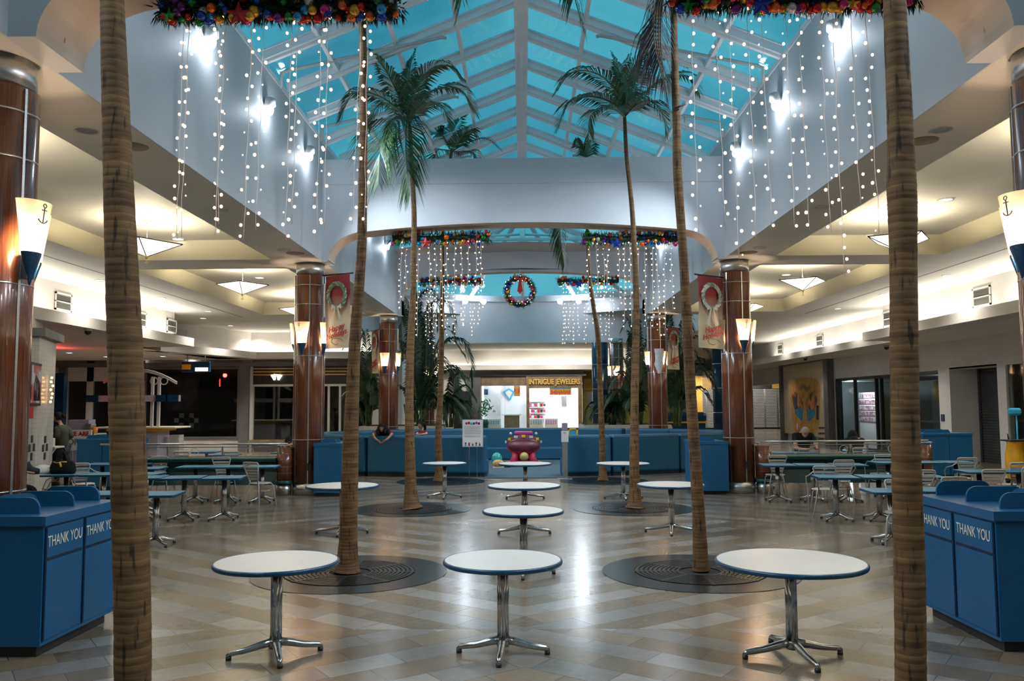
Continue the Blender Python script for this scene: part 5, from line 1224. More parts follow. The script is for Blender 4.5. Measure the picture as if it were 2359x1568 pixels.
# ------------------------------------------------------------------ bistro chairs
CHP = {}
def chair(x, y, rz, label, arms=False):
    """rz=0: faces +y, back towards -y (towards the camera)"""
    if arms not in CHP:
        t = thing('bistro_chair', (0, 0, 0), label, 'chair')
        al = mat('painted_aluminium' + ('_arm' if arms else ''), (.52, .51, .49), .38, .35, col2=(.46, .45, .44), nscale=12)
        m = MB(); m.lathe([(.001, .452), (.19, .452), (.205, .445), (.205, .435), (.001, .435)], (0, .02, 0), 24, cap=False); m.build('seat', al, t)
        m = MB()   # backrest: rounded trapezoid frame, slats
        def bp(u, v): return (u, -.19 - .10 * v, .50 + .36 * v)
        fr = [(-.095, -.12), (-.145, .45), (-.19, .90), (-.175, .98), (-.14, 1.0), (.14, 1.0), (.175, .98), (.19, .90), (.145, .45), (.095, -.12)]
        m.tube([bp(u, v) for u, v in fr], .012, 8)
        back = m.build('back_frame', al, t)
        m = MB()
        for k in range(6):
            v = .10 + .155 * k; w_ = .098 + .088 * (v + .1) ; hh = .155 * .36 * .70 / 2
            if k == 5: v = .93; w_ = .17
            c = bp(0, v); m.box(c, (2 * w_, .008, 2 * hh), 0)
        m.build('back_slats', al, back)
        for sx, sy in ((-1, -1), (1, -1), (-1, 1), (1, 1)):
            if sy < 0: pts = [(sx * .10, -.17, .50), (sx * .12, -.18, .42), (sx * .20, -.25, .0)]
            else: pts = [(sx * .13, .15, .44), (sx * .17, .19, .38), (sx * .21, .23, .0)]
            MB().tube(pts, .011, 8).build('leg', al, t)
        m = MB().tube([(.17 * math.cos(a), .02 + .17 * math.sin(a), .30) for a in [2 * PI * k / 16 for k in range(16)]], .006, 6, closed=True); m.build('stretcher_ring', al, t)
        if arms:
            for sx in (-1, 1):
                MB().tube([(sx * .17, -.27, .78), (sx * .25, -.18, .70), (sx * .29, 0, .66), (sx * .28, .14, .58), (sx * .25, .20, .42), (sx * .24, .22, .0)], .010, 8).build('armrest', al, t)
        CHP[arms] = t
    else: t = copy_tree(CHP[arms])
    t['label'] = label; t.location = (x, y, 0); t.rotation_euler = (0, 0, rz); return t
p = FL(592, 1167); chair(p.x, p.y + .18, -.42, 'silver slatted bistro chair pulled out right of the left blue tables, whole chair in view')
p = AZ(365, 1052, .85); chair(p.x, p.y + .25, .1, 'silver bistro chair behind the left blue tables, next to the front palm trunk')
p = AZ(508, 1054, .85); chair(p.x, p.y + .25, .1, 'silver bistro chair between the middle and back left table rows')
p = AZ(178, 1068, .85); chair(p.x, p.y + .25, .2, 'silver bistro chair with arms behind the black handbag', True)
p = AZ(130, 1124, .45); chair(p.x, p.y, 2.2, 'silver bistro chair whose seat shows below the handbag table at the left', True)
p = AZ(1793, 1050, .85); chair(p.x, p.y + .25, -.1, 'silver bistro chair behind the left end of the back right table row')
p = FL(1910, 1186); chair(p.x - .06, p.y + .05, -.25, 'silver bistro chair with arms standing left of the middle right tables', True)
p = AZ(1942, 1060, .85); chair(p.x, p.y + .2, -.05, 'silver bistro chair with arms between the right table rows', True)
p = AZ(2040, 1048, .85); chair(p.x, p.y + .3, -.1, 'silver bistro chair with arms just left of the front right palm trunk', True)
p = AZ(2058, 1178, .45); chair(p.x + .10, p.y, PI - .4, 'silver bistro chair with round seat half behind the front right palm trunk')
p = AZ(2129, 1083, .85); chair(p.x, p.y + .2, -.2, 'silver bistro chair just right of the front right palm trunk', True)
p = AZ(2192, 1099, .85); chair(p.x, p.y + .2, 0, 'silver bistro chair directly behind the top of the right THANK YOU bin')
p = AZ(2227, 1055, .85); chair(p.x, p.y + .2, -.1, 'silver bistro chair with arms in front of the far right blue bin', True)
p = AZ(2283, 1082, .85); chair(p.x, p.y + .2, 0, 'silver bistro chair in front of the rightmost blue tables')
p = AZ(2340, 1066, .85); chair(p.x, p.y + .2, .1, 'silver bistro chair at the right photo edge in front of the yellow bag cart')
p = AZ(2345, 1128, .45); chair(p.x, p.y, .3, 'silver bistro chair low behind the right THANK YOU bin at the photo edge')
for x, y, lb in ((-7.0, 20.7, 'pale chair seen through the left railing by the second ring'), (-8.3, 20.9, 'pale chair seen through the left railing at its left end'), (9.3, 21.2, 'pale chair seen through the right railing near the dark-hooded person'), (5.0, 19.7, 'blue grey chair between the second right wood column and the drum')):
    chair(x, y, random.uniform(-.3, .3), lb)

# ------------------------------------------------------------------ THANK YOU bins
def thank_bin(sx, y0, y1, xin, label):
    t = thing('waste_bin_unit', (sx * (xin + .4), (y0 + y1) / 2, 0), label, 'waste bin')
    X = lambda v: sx * v
    # footprint hugging the column
    foot = [(X(xin), y0), (X(xin - .015), y1), (X(4.34), y1), (X(4.34), 7.22), (X(6.2), 7.22), (X(6.2), y0)]
    ins = [(X(xin + .05), y0 + .05), (X(xin + .04), y1 - .05), (X(4.30), y1 - .05), (X(4.30), 7.17), (X(6.15), 7.17), (X(6.15), y0 + .05)]
    MB().prism(ins, 0, .09).build('kick_base', M['kick'], t)
    MB().prism(foot, .09, 1.02).build('body', M['blue'], t)
    top = [(X(xin - .03), y0 - .03), (X(xin - .045), y1 + .02), (X(4.36), y1 + .02), (X(4.36), 7.23), (X(6.2), 7.23), (X(6.2), y0 - .03)]
    MB().prism(top, 1.02, 1.095).build('counter_top', M['blue'], t)
    L = (y1 - y0)
    for k in range(2):
        ya = y0 + .03 + k * L / 2; yb = ya + L / 2 - .05
        xx = xin - .006 - .006 * k
        d_ = MB().bb(X(xx + .004), X(xx - .012), ya, yb, .13, .74).build('door', M['blue'], t)
        fl_ = MB().bb(X(xx + .004), X(xx - .012), ya, yb, .765, 1.0).build('flap', M['blue'], t)
        m = MB(); g = .007
        m.bb(X(xx), X(xx - .006), ya - g * 1.6, ya, .12, 1.0); m.bb(X(xx), X(xx - .006), yb, yb + g * 1.6, .12, 1.0); m.bb(X(xx), X(xx - .006), ya, yb, .742, .763)
        m.build('gap_shadow_strip', M['bluedk'], t)
        rz_ = PI / 2 if sx < 0 else -PI / 2
        text_obj('THANK YOU', .125, (X(xx - .014), (ya + yb) / 2, .885), (PI / 2, 0, rz_), M['lettering'], 'thank_you_lettering', fl_, depth=.001, sx=.72)
    def div(cx, cy, w, ang=0):
        m = MB(); n = 6; h = .13; r = .09; pts = [(-w / 2, 0)]
        for k in range(n + 1): a = PI - PI / 2 * k / n; pts.append((-w / 2 + r + r * math.cos(a), h - r + r * math.sin(a)))
        for k in range(n + 1): a = PI / 2 - PI / 2 * k / n; pts.append((w / 2 - r + r * math.cos(a), h - r + r * math.sin(a)))
        pts.append((w / 2, 0)); c, s_ = math.cos(ang), math.sin(ang)
        m.ext([(cx + u * c, cy + u * s_, 1.095 + v) for u, v in pts], (-.022 * s_, .022 * c, 0)); m.build('tray_divider', M['blue'], t)
    for cy in (y0 + .14, y0 + .66, y1 - .06): div(X(xin + .37), cy, .50)
    for cx in (4.55, 5.1, 5.7): div(X(cx), y0 + .22, .42)
    div(X(4.25), y0 + .42, .34, PI / 2 * .55 * -sx)
    return t
thank_bin(-1, 6.70, 7.86, 3.78, 'blue waste unit marked THANK YOU twice, in the left foreground')
thank_bin(1, 6.80, 8.05, 3.71, 'blue waste unit marked THANK YOU twice, in the right foreground')
def tall_bin(x0, x1, y0, y1, h, label, panels=(), notch=0):
    t = thing('tall_waste_bin', ((x0 + x1) / 2, (y0 + y1) / 2, 0), label, 'waste bin')
    def fp(g):
        if notch == 0: return [(x0 - g, y0 - g), (x1 + g, y0 - g), (x1 + g, y1 + g), (x0 - g, y1 + g)]
        if notch < 0: return [(x0 - g, y0 - g), (x1 + g, y0 - g), (x1 + g, y1 + g), (-4.42 - g, y1 + g), (-4.42 - g, y0 + .22), (x0 - g, y0 + .22)]
        return [(x0 - g, y0 - g), (x1 + g, y0 - g), (x1 + g, y0 + .16), (4.38 + g, y0 + .16), (4.38 + g, y1 + g), (x0 - g, y1 + g)]
    MB().prism(fp(-.05), 0, .08).build('kick_base', M['kick'], t)
    MB().prism(fp(0), .08, h - .09).build('body', M['blue'], t)
    MB().prism(fp(.012), h - .09, h - .03).build('counter_top', M['blue'], t)
    for k in range(2):
        y = y0 + .2 + k * .35; m = MB(); w_ = (x1 - x0) * .6
        m.ext([(x0 + .1, y, h - .03), (x0 + .16, y, h + .06), (x0 + w_, y, h + .06), (x0 + w_ + .05, y, h - .03)], (0, .02, 0)); m.build('tray_divider', M['blue'], t)
    m = MB().bb(x1 - .22, x1 - .04, y0 - .012, y0 - .002, .62, .64) if 0 else MB().bb(x0 + (x1 - x0) * .52, x0 + (x1 - x0) * .53, y0 - .006, y0, .09, h - .1)
    if panels: m.build('door_gap', M['bluedk'], t)
    return t
a_, b2 = AY(722, 1130, 18.35), AY(795, 1130, 18.35)
tall_bin(a_.x, b2.x, 18.35, 19.5, 1.17, 'tall blue waste bin right of the second left wood column', notch=-1)
a_, b2 = AY(1603, 1130, 18.45), AY(1680, 1130, 18.45)
tall_bin(a_.x, b2.x, 18.45, 19.6, 1.17, 'tall blue waste bin left of the second right wood column', notch=1)
a_ = AY(175, 1100, 20.0); tall_bin(a_.x, a_.x + 1.15, 20.0, 21.2, 1.22, 'blue waste bin in the left mid-distance behind the front palm trunk', (1,))
a_, b2 = AY(2130, 1080, 22.3), AY(2243, 1080, 22.3); tall_bin(a_.x, b2.x, 22.3, 23.6, 1.18, 'blue waste bin in front of the dark shutter at right', (1,))
a_, b2 = AY(1590, 1010, 24.6), AY(1640, 1000, 24.6)

# ------------------------------------------------------------------ railed dividers
def divider(xa, xb, y, side, drum_both):
    sgn = 1 if xb > xa else -1
    t = thing('railed_divider', ((xa + xb) / 2, y, 0), 'green counter divider with steel cable railing and ring ornaments, %s aisle' % side, 'divider')
    x0, x1 = min(xa, xb), max(xa, xb)
    m = MB()   # bent green panel under a shelf
    prof = [(0, .80), (-.18, .80), (-.18, .74), (-.05, .70), (.02, .62), (.06, .5), (.02, .36), (-.02, .22), (.02, .22), (.10, .5), (.06, .80)]
    m.ext([(x0, y + a, z) for a, z in prof], (x1 - x0, 0, 0)); m.build('green_panel', M['greendk'], t)
    MB().box(((x0 + x1) / 2, y - .06, .795), (x1 - x0, .30, .05), 0, .02).build('shelf', M['green'], t)
    MB().tube([(x0 - .25, y - .05, 1.12), (x1 + .25, y - .05, 1.12)], .022, 10).build('top_rail', M['alu'], t)
    m = MB(); m.bb(x0, x1, y - .01, y + .01, 1.04, 1.06); m.bb(x0, x1, y - .01, y + .01, .83, .85); m.build('frame_rails', M['alu'], t)
    n = max(2, round((x1 - x0) / 1.08)); w_ = (x1 - x0) / n
    for k in range(n + 1):
        x = x0 + w_ * k; MB().bb(x - .014, x + .014, y - .015, y + .015, .82, 1.07).build('post', M['alu'], t)
        MB().cyl((x, y + .02, 0), (x, y + .02, .24), .035, 8).build('leg', M['alu'], t)
        if k < n:
            MB().tube([(x + w_ / 2 + .085 * math.cos(q * PI / 10), y - .02, .945 + .085 * math.sin(q * PI / 10)) for q in range(20)], .008, 6, closed=True).build('ring_ornament', M['louvre'], t)
            m = MB()
            for j in range(5): m.cyl((x + .014, y, .875 + .034 * j), (x + w_ - .014, y, .875 + .034 * j), .0035, 5)
            m.build('cables', M['alu'], t)
    for xx in ([xa, xb] if drum_both else [xa]):
        s2 = -1 if xx == x0 else 1
        cx = xx + s2 * .17
        d_ = MB().lathe([(.17, .32), (.17, 1.03)], (cx, y, 0), 24).build('wood_drum', M['wood'], t)
        for z in (.48, .62, .76, .90): MB().lathe([(.172, z), (.172, z + .008)], (cx, y, 0), 24, cap=False).build('seam_band', M['alu'], d_)
        MB().lathe([(.18, .24), (.18, .32)], (cx, y, 0), 24).build('green_band', M['green'], d_)
        MB().lathe([(.15, 0), (.15, .24)], (cx, y, 0), 24).build('metal_base', M['alu'], d_)
        MB().tube([(cx + .17 * math.cos(q * PI / 10), y + .17 * math.sin(q * PI / 10), 1.09) for q in range(20)], .012, 6, closed=True).build('rail_ring', M['alu'], d_)
        for q in range(3): MB().cyl((cx + .15 * math.cos(q * 2.1), y + .15 * math.sin(q * 2.1), 1.03), (cx + .15 * math.cos(q * 2.1), y + .15 * math.sin(q * 2.1), 1.09), .008, 6).build('rail_stub', M['alu'], d_)
a_ = AY(632, 1100, 18.55); b2 = AY(262, 1100, 18.9)
divider(a_.x, -9.1, 18.75, 'left', False)
a_ = AY(1782, 1100, 18.6); b2 = AY(2120, 1100, 18.6)
divider(a_.x, b2.x, 18.75, 'right', True)

# ------------------------------------------------------------------ blue seat walls round the play area
def seat_seg(pts, label, th=.42, h=1.12, cap0=True, cap1=True):
    P = [Vector((x, y, 0)) for x, y in pts]; t = thing('padded_seat_wall', ((P[0] + P[-1]) / 2).to_tuple(), label, 'seat wall')
    for i in range(len(P) - 1):
        a, b2 = P[i], P[i + 1]; d = (b2 - a); L = d.length; d.normalize(); rz_ = math.atan2(d.y, d.x); c = (a + b2) / 2
        MB().box((c.x, c.y, (h + .10) / 2), (L - .015, th, h - .10), rz_, .06).build('padded_section', M['vinyl'], t)
        MB().box((c.x, c.y, .05), (L - .02, th - .1, .10), rz_).build('kick_base', M['kick'], t)
        n_ = Vector((-d.y, d.x, 0)); ctr = Vector((0, 27, 0)) - c
        if n_.dot(ctr) < 0: n_ = -n_
        s_ = c + n_ * (th / 2 + .22)
        MB().box((s_.x, s_.y, .24), (L - .1, .44, .44), rz_, .05).build('bench_seat', M['vinyl'], t)
    return t
seat_seg([(-1.02, 23.12), (-2.35, 23.33), (-4.3, 23.7), (-5.7, 24.7)], 'blue padded seat wall on the left that the girl leans over')
seat_seg([(1.05, 23.12), (2.35, 23.33), (4.3, 24.1), (5.7, 25.1)], 'blue padded seat wall on the right behind the farthest right round table')
seat_seg([(-5.95, 24.9), (-6.3, 27.2), (-5.0, 28.7), (-3.6, 29.5)], 'blue padded seat wall at the back left of the play area')
seat_seg([(-3.5, 29.6), (-1.6, 30.6), (1.6, 30.6), (3.5, 29.6)], 'blue padded seat wall at the back centre behind the pink play sculpture')
seat_seg([(3.6, 29.5), (5.0, 28.7), (6.3, 27.2), (5.95, 25.3)], 'blue padded seat wall at the back right of the play area')
m = MB().prism([(-1.0, 22.7), (1.0, 22.7), (4.2, 23.7), (5.8, 25), (6.1, 27.2), (4.9, 28.5), (1.6, 30.4), (-1.6, 30.4), (-4.9, 28.5), (-6.1, 27.2), (-5.6, 24.9), (-4.2, 23.7)], 0, .02)
struct(m.build('floor_play_carpet', M['carpet']))
# planters
for x, y, w_, lb in ((-4.6, 33.0, 3.6, 'left'), (3.9, 33.2, 3.8, 'right')):
    t = thing('planter', (x, y, 0), 'pale sloped concrete planter holding the dark palms on the %s behind the seat wall' % lb, 'planter')
    m = MB(); hw = w_ / 2; V = []
    for (f_, z) in ((1.0, 0), (1.0, .2), (.86, 1.18)):
        V += [(x - hw * f_, y - 1.5 * f_, z), (x + hw * f_, y - 1.5 * f_, z), (x + hw * f_, y + 1.5 * f_, z), (x - hw * f_, y + 1.5 * f_, z)]
    m.add(V, [(j * 4 + k, j * 4 + (k + 1) % 4, (j + 1) * 4 + (k + 1) % 4, (j + 1) * 4 + k) for j in range(2) for k in range(4)], False); m.build('body', M['concrete'], t)
    MB().bb(x - hw * .82, x + hw * .82, y - 1.25, y + 1.25, 1.05, 1.12).build('soil', M['soil'], t)

# ------------------------------------------------------------------ pink play sculpture (scallop boat with car windows) and ball
py_ = 28.3; c0 = AY(1206, 1030, py_); cx = c0.x; zb = .12
t = thing('play_sculpture', (cx, py_, 0), 'pink and maroon rounded play sculpture with yellow windows and a magenta roof', 'play sculpture')
def scl(px, py): return AY(px, py, py_)
m = MB(); prof = []
R_ = .57; zt_ = scl(1206, 1010).z; z1 = scl(1206, 1040).z; z2 = scl(1206, 1056).z
m.lathe([(.24, .10), (.30, .30), (.48, .42), (.575, .55), (.57, .62), (.44, .76), (.20, .82), (.001, .83)], (cx, py_, 0), 32); m.build('shell_body', M['pink'], t)
m = MB(); m.ball((cx, py_ - .26, .61), .50, 24, 12, (1.10, .74, .46)); m.build('maroon_hull', M['maroon'], t)
m = MB(); V = []; n = 20
for k in range(n + 1):
    a = PI * (1.03 + .94 * k / n)
    for rr, z in ((.60, .60 + .26 * math.sin(PI * k / n)), (.57, .72 + .26 * math.sin(PI * k / n))): V.append((cx + rr * math.cos(a), py_ + rr * .95 * math.sin(a), z))
m.add(V, [(2 * k, 2 * k + 2, 2 * k + 3, 2 * k + 1) for k in range(n)], True); m.build('window_band', M['maroon'], t)
for k in range(7):
    f_ = (k + .5) / 7; a = PI * (1.03 + .94 * f_); z = .665 + .26 * math.sin(PI * f_)
    MB().box((cx + .61 * math.cos(a), py_ + .585 * math.sin(a), z), (.13, .03, .09), a - PI / 2 * 3, .01).build('window_panel', M['yellow'] if k % 2 else M['louvre'], t)
MB().box((cx, py_, 1.0), (.62, .6, .14), 0, .05).build('roof', M['magenta'], t)
for s_ in (-1, 1):
    MB().tube([(cx + s_ * .33, py_ - .3, .06), (cx + s_ * .28, py_ - .28, .22), (cx + s_ * .26, py_ - .25, .40)], [.16, .11, .13], 12).build('foot_pillar', M['pink'], t)
    MB().ball((cx + s_ * .42, py_ - .2, 1.0), .05, 10, 6).build('lamp_knob', M['louvre'], t)
MB().lathe([(.62, .0), (.62, .05), (.5, .09), (.2, .1)], (cx, py_ - .1, 0.02), 32).build('base_mat', M['magenta'], t)
tag(rebase(MB().ball((cx + .02, py_ - .62, .27), .145, 18, 12).build('play_ball', M['ball']), 0), 'olive yellow ball resting under the front of the pink play sculpture', 'ball')
p = FL(1148, 1078)
t = thing('crab_toy', (p.x, p.y, 0), 'golden ribbed crab-like foam toy on the carpet by the left seat wall end', 'play toy')
MB().ball((p.x, p.y, .14), .17, 16, 8, (1.1, .8, .75)).build('shell', mat('golden_foam', (.55, .36, .10), .5, col2=(.40, .22, .05), nscale=20), t); MB().ball((p.x + .30, p.y + .1, .11), .14, 16, 8, (1.2, .8, .7)).build('tail_lump', mat('brown_foam', (.36, .15, .05), .5, col2=(.5, .3, .1), nscale=20), t); MB().box((p.x, p.y, .03), (.34, .22, .03), 0, .01).build('sole', M['lettering'], t)
tag(rebase(MB().ball((p.x - .06, p.y + .45, .24), .17, 16, 8, (1, .8, 1.3)).build('teal_foam_toy', M['teal']), 0), 'teal and white patterned foam toy behind the golden crab toy', 'play toy')
# yellow framed panel behind the right seat wall
p = AY(1320, 997, 27.5); t = thing('yellow_play_frame', p, 'yellow square frame on the back seat wall right of the grey sign post', 'play panel')
m = MB(); s_ = .16
for a, b2, c, d in ((-s_, s_, s_ - .05, s_), (-s_, s_, -s_, -s_ + .05), (-s_, -s_ + .05, -s_, s_), (s_ - .05, s_, -s_, s_)): m.bb(p.x + a, p.x + b2, p.y, p.y + .05, p.z + c, p.z + d)
m.build('frame', M['yellow'], t); MB().bb(p.x - .1, p.x + .1, p.y + .02, p.y + .04, p.z - .1, p.z + .1).build('panel', M['cyan'], t); MB().cyl((p.x, p.y + .03, 0.02), (p.x, p.y + .03, p.z - .15), .03).build('post', M['alu'], t)

# ------------------------------------------------------------------ poster on easel
p = FL(1088, 1103); ey = p.y
a_, b2 = AY(1065, 966, ey), AY(1113, 1029, ey)
t = thing('easel_poster', ((a_.x + b2.x) / 2, ey, 0), 'white framed poster on two thin legs in front of the left seat wall', 'sign')
MB().bb(a_.x, b2.x, ey - .015, ey + .015, b2.z, a_.z).build('poster_frame', M['louvre'], t)
MB().bb(a_.x + .02, b2.x - .02, ey - .02, ey - .01, b2.z + .02, a_.z - .02).build('sheet', M['paper'], t)
for px in (1081, 1099): x = AY(px, 1060, ey).x; MB().cyl((x, ey, 0), (x, ey + .02, a_.z - .1), .007, 6).build('leg', M['alu'], t)
W_ = b2.x - a_.x
for k in range(6):
    x = a_.x + W_ * (.2 + .12 * k); MB().ball((x, ey - .022, a_.z - .10 + .012 * math.sin(k * 2)), .032, 10, 5, (1, .25, 1.15)).build('colour_letter_blob', M[('magenta', 'b_red', 'cyan', 'green', 'b_pink', 'b_purple')[k]], t)
m = MB()
for j in range(11):
    z = a_.z - .19 - .024 * j - (.03 if j > 8 else 0); x = a_.x + .06
    while x < b2.x - .07: w_ = random.uniform(.012, .035); m.bb(x, x + w_, ey - .0225, ey - .0215, z, z + .008); x += w_ + .008
m.build('small_print', M['ink'], t)
for k in range(5):
    x = a_.x + W_ * (.16 + .17 * k); q = MB(); q.box((x, ey - .022, b2.z + .055), (.035, .006, .045)); q.build('printed_body', M[('cyan', 'b_red', 'b_pink', 'bluetop', 'navy')[k]], t); MB().ball((x, ey - .022, b2.z + .10), .022, 10, 5, (1, .25, 1)).build('printed_head', M[('black', 'magenta', 'lettering', 'b_purple', 'orange')[k]], t)
# grey post sign
p = FL(1302, 1103); ey = p.y
t = thing('post_sign', (p.x, ey, 0), 'slim grey post with a white plate and small colour picture at the play area', 'sign')
zc = AY(1302, 1018, ey).z; zt2 = AY(1302, 992, ey).z; zp = AY(1302, 973, ey).z
MB().bb(p.x - .07, p.x + .07, ey - .03, ey + .03, 0, zc + .05).build('post', M['alu'], t); MB().box((p.x, ey, .01), (.36, .30, .02), 0, .005).build('foot_plate', M['alu'], t)
MB().box((p.x, ey - .04, (zc + zt2) / 2), (.19, .02, zt2 - zc), 0, .008).build('white_plate', M['paper'], t)
MB().box((p.x, ey - .03, (zt2 + zp) / 2), (.15, .012, zp - zt2 - .02), 0).build('colour_picture', mat('colour_picture', (.18, .3, .35), .4, col2=(.6, .15, .25), nscale=8, lo=.46, hi=.54), t)
text_obj('W', .07, (p.x, ey - .052, zt2 - .055), (PI / 2, 0, 0), M['ink'], 'letter', t)

# ------------------------------------------------------------------ handbag, white bundle, cleaning cart
zt_ = .731
p = AZ(146, 1089, .74); hx, hy = p.x, 15.62
t = thing('handbag', (hx, hy, .731), 'black handbag with gold hardware and two tall handles on the left blue table', 'handbag')
m = MB(); V = []; n = 20
for z, w_, d_ in ((0, .20, .10), (.03, .225, .125), (.12, .225, .12), (.20, .20, .09), (.235, .17, .05), (.24, .15, .01)):
    for k in range(n):
        a = 2 * PI * k / n; cc_, ss = math.cos(a), math.sin(a); V.append((hx + w_ * abs(cc_) ** .6 * (1 if cc_ > 0 else -1), hy + d_ * abs(ss) ** .7 * (1 if ss > 0 else -1), .731 + z))
m.add(V, [(j * n + k, j * n + (k + 1) % n, (j + 1) * n + (k + 1) % n, (j + 1) * n + k) for j in range(5) for k in range(n)] + [tuple(range(n))[::-1]], True); m.build('bag_body', M['tee_black'], t)
for s_ in (-1, 1): MB().tube([(hx - .11, hy + s_ * .05, .93), (hx - .08, hy + s_ * .05, 1.06), (hx, hy + s_ * .04, 1.17), (hx + .08, hy + s_ * .05, 1.06), (hx + .11, hy + s_ * .05, .93)], .009, 7).build('handle', M['black'], t)
m = MB(); m.tube([(hx - .13, hy - .10, .95), (hx - .05, hy - .12, .93), (hx + .03, hy - .12, .95), (hx + .12, hy - .10, .95)], .009, 6); m.cyl((hx, hy - .12, .95), (hx + .03, hy - .125, .86), .02, 6); m.build('gold_chain', M['goldmetal'], t)
p = AZ(97, 1090, .74); m = MB(); V = []; n = 18
for j, (z, w_, d_) in enumerate(((0, .15, .12), (.03, .21, .16), (.08, .20, .15), (.13, .14, .10), (.155, .06, .05), (.16, .005, .005))):
    for k in range(n): a = 2 * PI * k / n; q = 1 + .10 * math.sin(3 * a + j) + .06 * math.sin(7 * a + 2 * j); V.append((p.x - .02 + w_ * q * math.cos(a), 15.62 + d_ * q * math.sin(a), .731 + z))
m.add(V, [(j * n + k, j * n + (k + 1) % n, (j + 1) * n + (k + 1) % n, (j + 1) * n + k) for j in range(5) for k in range(n)] + [tuple(range(n))[::-1]], True)
tag(rebase(m.build('white_bundle', M['cloth_white']), 0), 'crumpled white plastic bundle on the left blue table beside the handbag', 'bag')
p = AX(2335, 1000, 12.2); cxx, cyy = 12.0, 20.2
p = AY(2338, 1010, 20.5); cxx, cyy = p.x, 20.5
t = thing('cleaning_cart', (cxx, cyy, 0), 'janitor cart with a full yellow bag at the right photo edge', 'cart')
m = MB(); n = 18; V = []
for j, (z, w_) in enumerate(((.10, .12), (.16, .19), (.40, .22), (.70, .22), (.95, .17), (1.02, .19))):
    for k in range(n): a = 2 * PI * k / n; q = 1 + .06 * math.sin(4 * a + j); V.append((cxx + w_ * q * math.cos(a), cyy + w_ * q * math.sin(a), z))
m.add(V, [(j * n + k, j * n + (k + 1) % n, (j + 1) * n + (k + 1) % n, (j + 1) * n + k) for j in range(5) for k in range(n)] + [tuple(range(n))[::-1]], True); m.build('yellow_bag', M['yellow'], t)
MB().box((cxx + .08, cyy, 1.04), (.62, .46, .04), 0, .015).build('bag_ring_shelf', M['black'], t); MB().box((cxx + .35, cyy, .10), (1.0, .5, .06), 0, .02).build('cart_base', M['black'], t)
for a, b2 in ((-.1, -.2), (.75, -.2), (-.1, .2), (.75, .2)): MB().cyl((cxx + a, cyy + b2 - .02, .05), (cxx + a, cyy + b2 + .02, .05), .05, 12).build('wheel', M['black'], t)
MB().cyl((cxx + .12, cyy + .1, .1), (cxx + .12, cyy + .1, 1.75), .018).build('broom_handle', M['cyan'], t); MB().box((cxx + .08, cyy + .1, 1.72), (.30, .12, .18), 0, .05).build('duster_head', M['cyan'], t)
for a in (.3, .75): MB().cyl((cxx + a, cyy - .2, .1), (cxx + a, cyy - .2, 1.1), .015).build('upright', M['black'], t)
MB().box((cxx + .55, cyy, .55), (.42, .42, .5), 0, .03).build('supply_box', M['black'], t)
MB().cyl((cxx - .15, cyy, 1.04), (cxx - .17, cyy, 1.2), .014).build('small_handle', M['black'], t)
# ------------------------------------------------------------------ palms
def catmull(P, n):
    P = [P[0] + (P[0] - P[1])] + list(P) + [P[-1] + (P[-1] - P[-2])]; out = []
    for i in range(1, len(P) - 2):
        for k in range(n):
            t = k / n; a, b, c, d = P[i - 1], P[i], P[i + 1], P[i + 2]
            out.append(0.5 * ((2 * b) + (c - a) * t + (2 * a - 5 * b + 4 * c - d) * t * t + (3 * b - 3 * c + d - a) * t ** 3))
    out.append(P[-2]); return out
def frond(pts, parent, lm='leaf', llen=.55, nleaf=34, droop=.35, w=.022, name='frond', bare=.10, rac='rachis', ends=None):
    """feather frond along a world-space spine; leaflets in two ranks that hang a little"""
    C = catmull([Vector(p) for p in pts], 8)
    Ls = [0]
    for i in range(1, len(C)): Ls.append(Ls[-1] + (C[i] - C[i - 1]).length)
    T = Ls[-1]
    def at(s):
        s = max(0, min(T, s))
        for i in range(1, len(C)):
            if Ls[i] >= s: f = (s - Ls[i - 1]) / max(1e-6, Ls[i] - Ls[i - 1]); return C[i - 1].lerp(C[i], f), (C[i] - C[i - 1]).normalized()
        return C[-1], (C[-1] - C[-2]).normalized()
    m = MB(); m.cur = 1; m.tube(C[::2] + ([C[-1]] if len(C) % 2 == 0 else []), [.022 * (1 - .85 * k / max(1, len(C[::2]) - 1)) for k in range(len(C[::2]) + (1 if len(C) % 2 == 0 else 0))], 5); m.cur = 0
    for k in range(nleaf):
        f = bare + (1 - bare) * (k + .5) / nleaf; p, t = at(T * f)
        L = llen * (0.35 + 0.65 * math.sin(PI * min(1, .15 + .85 * f) ** .9)) * random.uniform(.85, 1.1)
        if f > .9: L *= .75
        side = t.cross(Vector((0, 0, 1)))
        if side.length < .15: side = t.cross(Vector((0, 1, 0)))
        side.normalize(); up = side.cross(t).normalized()
        for s_ in (-1, 1):
            d = (side * s_ * (.85 - .35 * f) + t * (.55 + .45 * f) + up * .22 + Vector((random.uniform(-.08, .08), random.uniform(-.08, .08), 0))).normalized()
            a = p; b = p + d * L * .55 + Vector((0, 0, -droop * L * .18)); c = p + d * L * .92 + Vector((0, 0, -droop * L * .75))
            wv = d.cross(up).normalized() * w; wv2 = (t * .8 + wv.normalized() * .2).normalized() * w
            m.add([a - wv2 * .5, a + wv2 * .5, b - wv2, b + wv2, c], [(0, 1, 3, 2), (2, 3, 4)], False)
    if ends is not None: pass
    return m.build(name, [M[lm], M[rac]], parent)
def auto_frond(base, az, elev, L, curl, parent, **k):
    """az: heading (0=+y, 90=+x), elev start elevation, curl total bend downward (deg)"""
    P = [Vector(base)]; e = math.radians(elev); n = 6
    for i in range(n):
        d = Vector((math.sin(math.radians(az)) * math.cos(e), math.cos(math.radians(az)) * math.cos(e), math.sin(e))); P.append(P[-1] + d * L / n); e -= math.radians(curl) / n * (.5 + i / n)
    return frond(P, parent, **k)
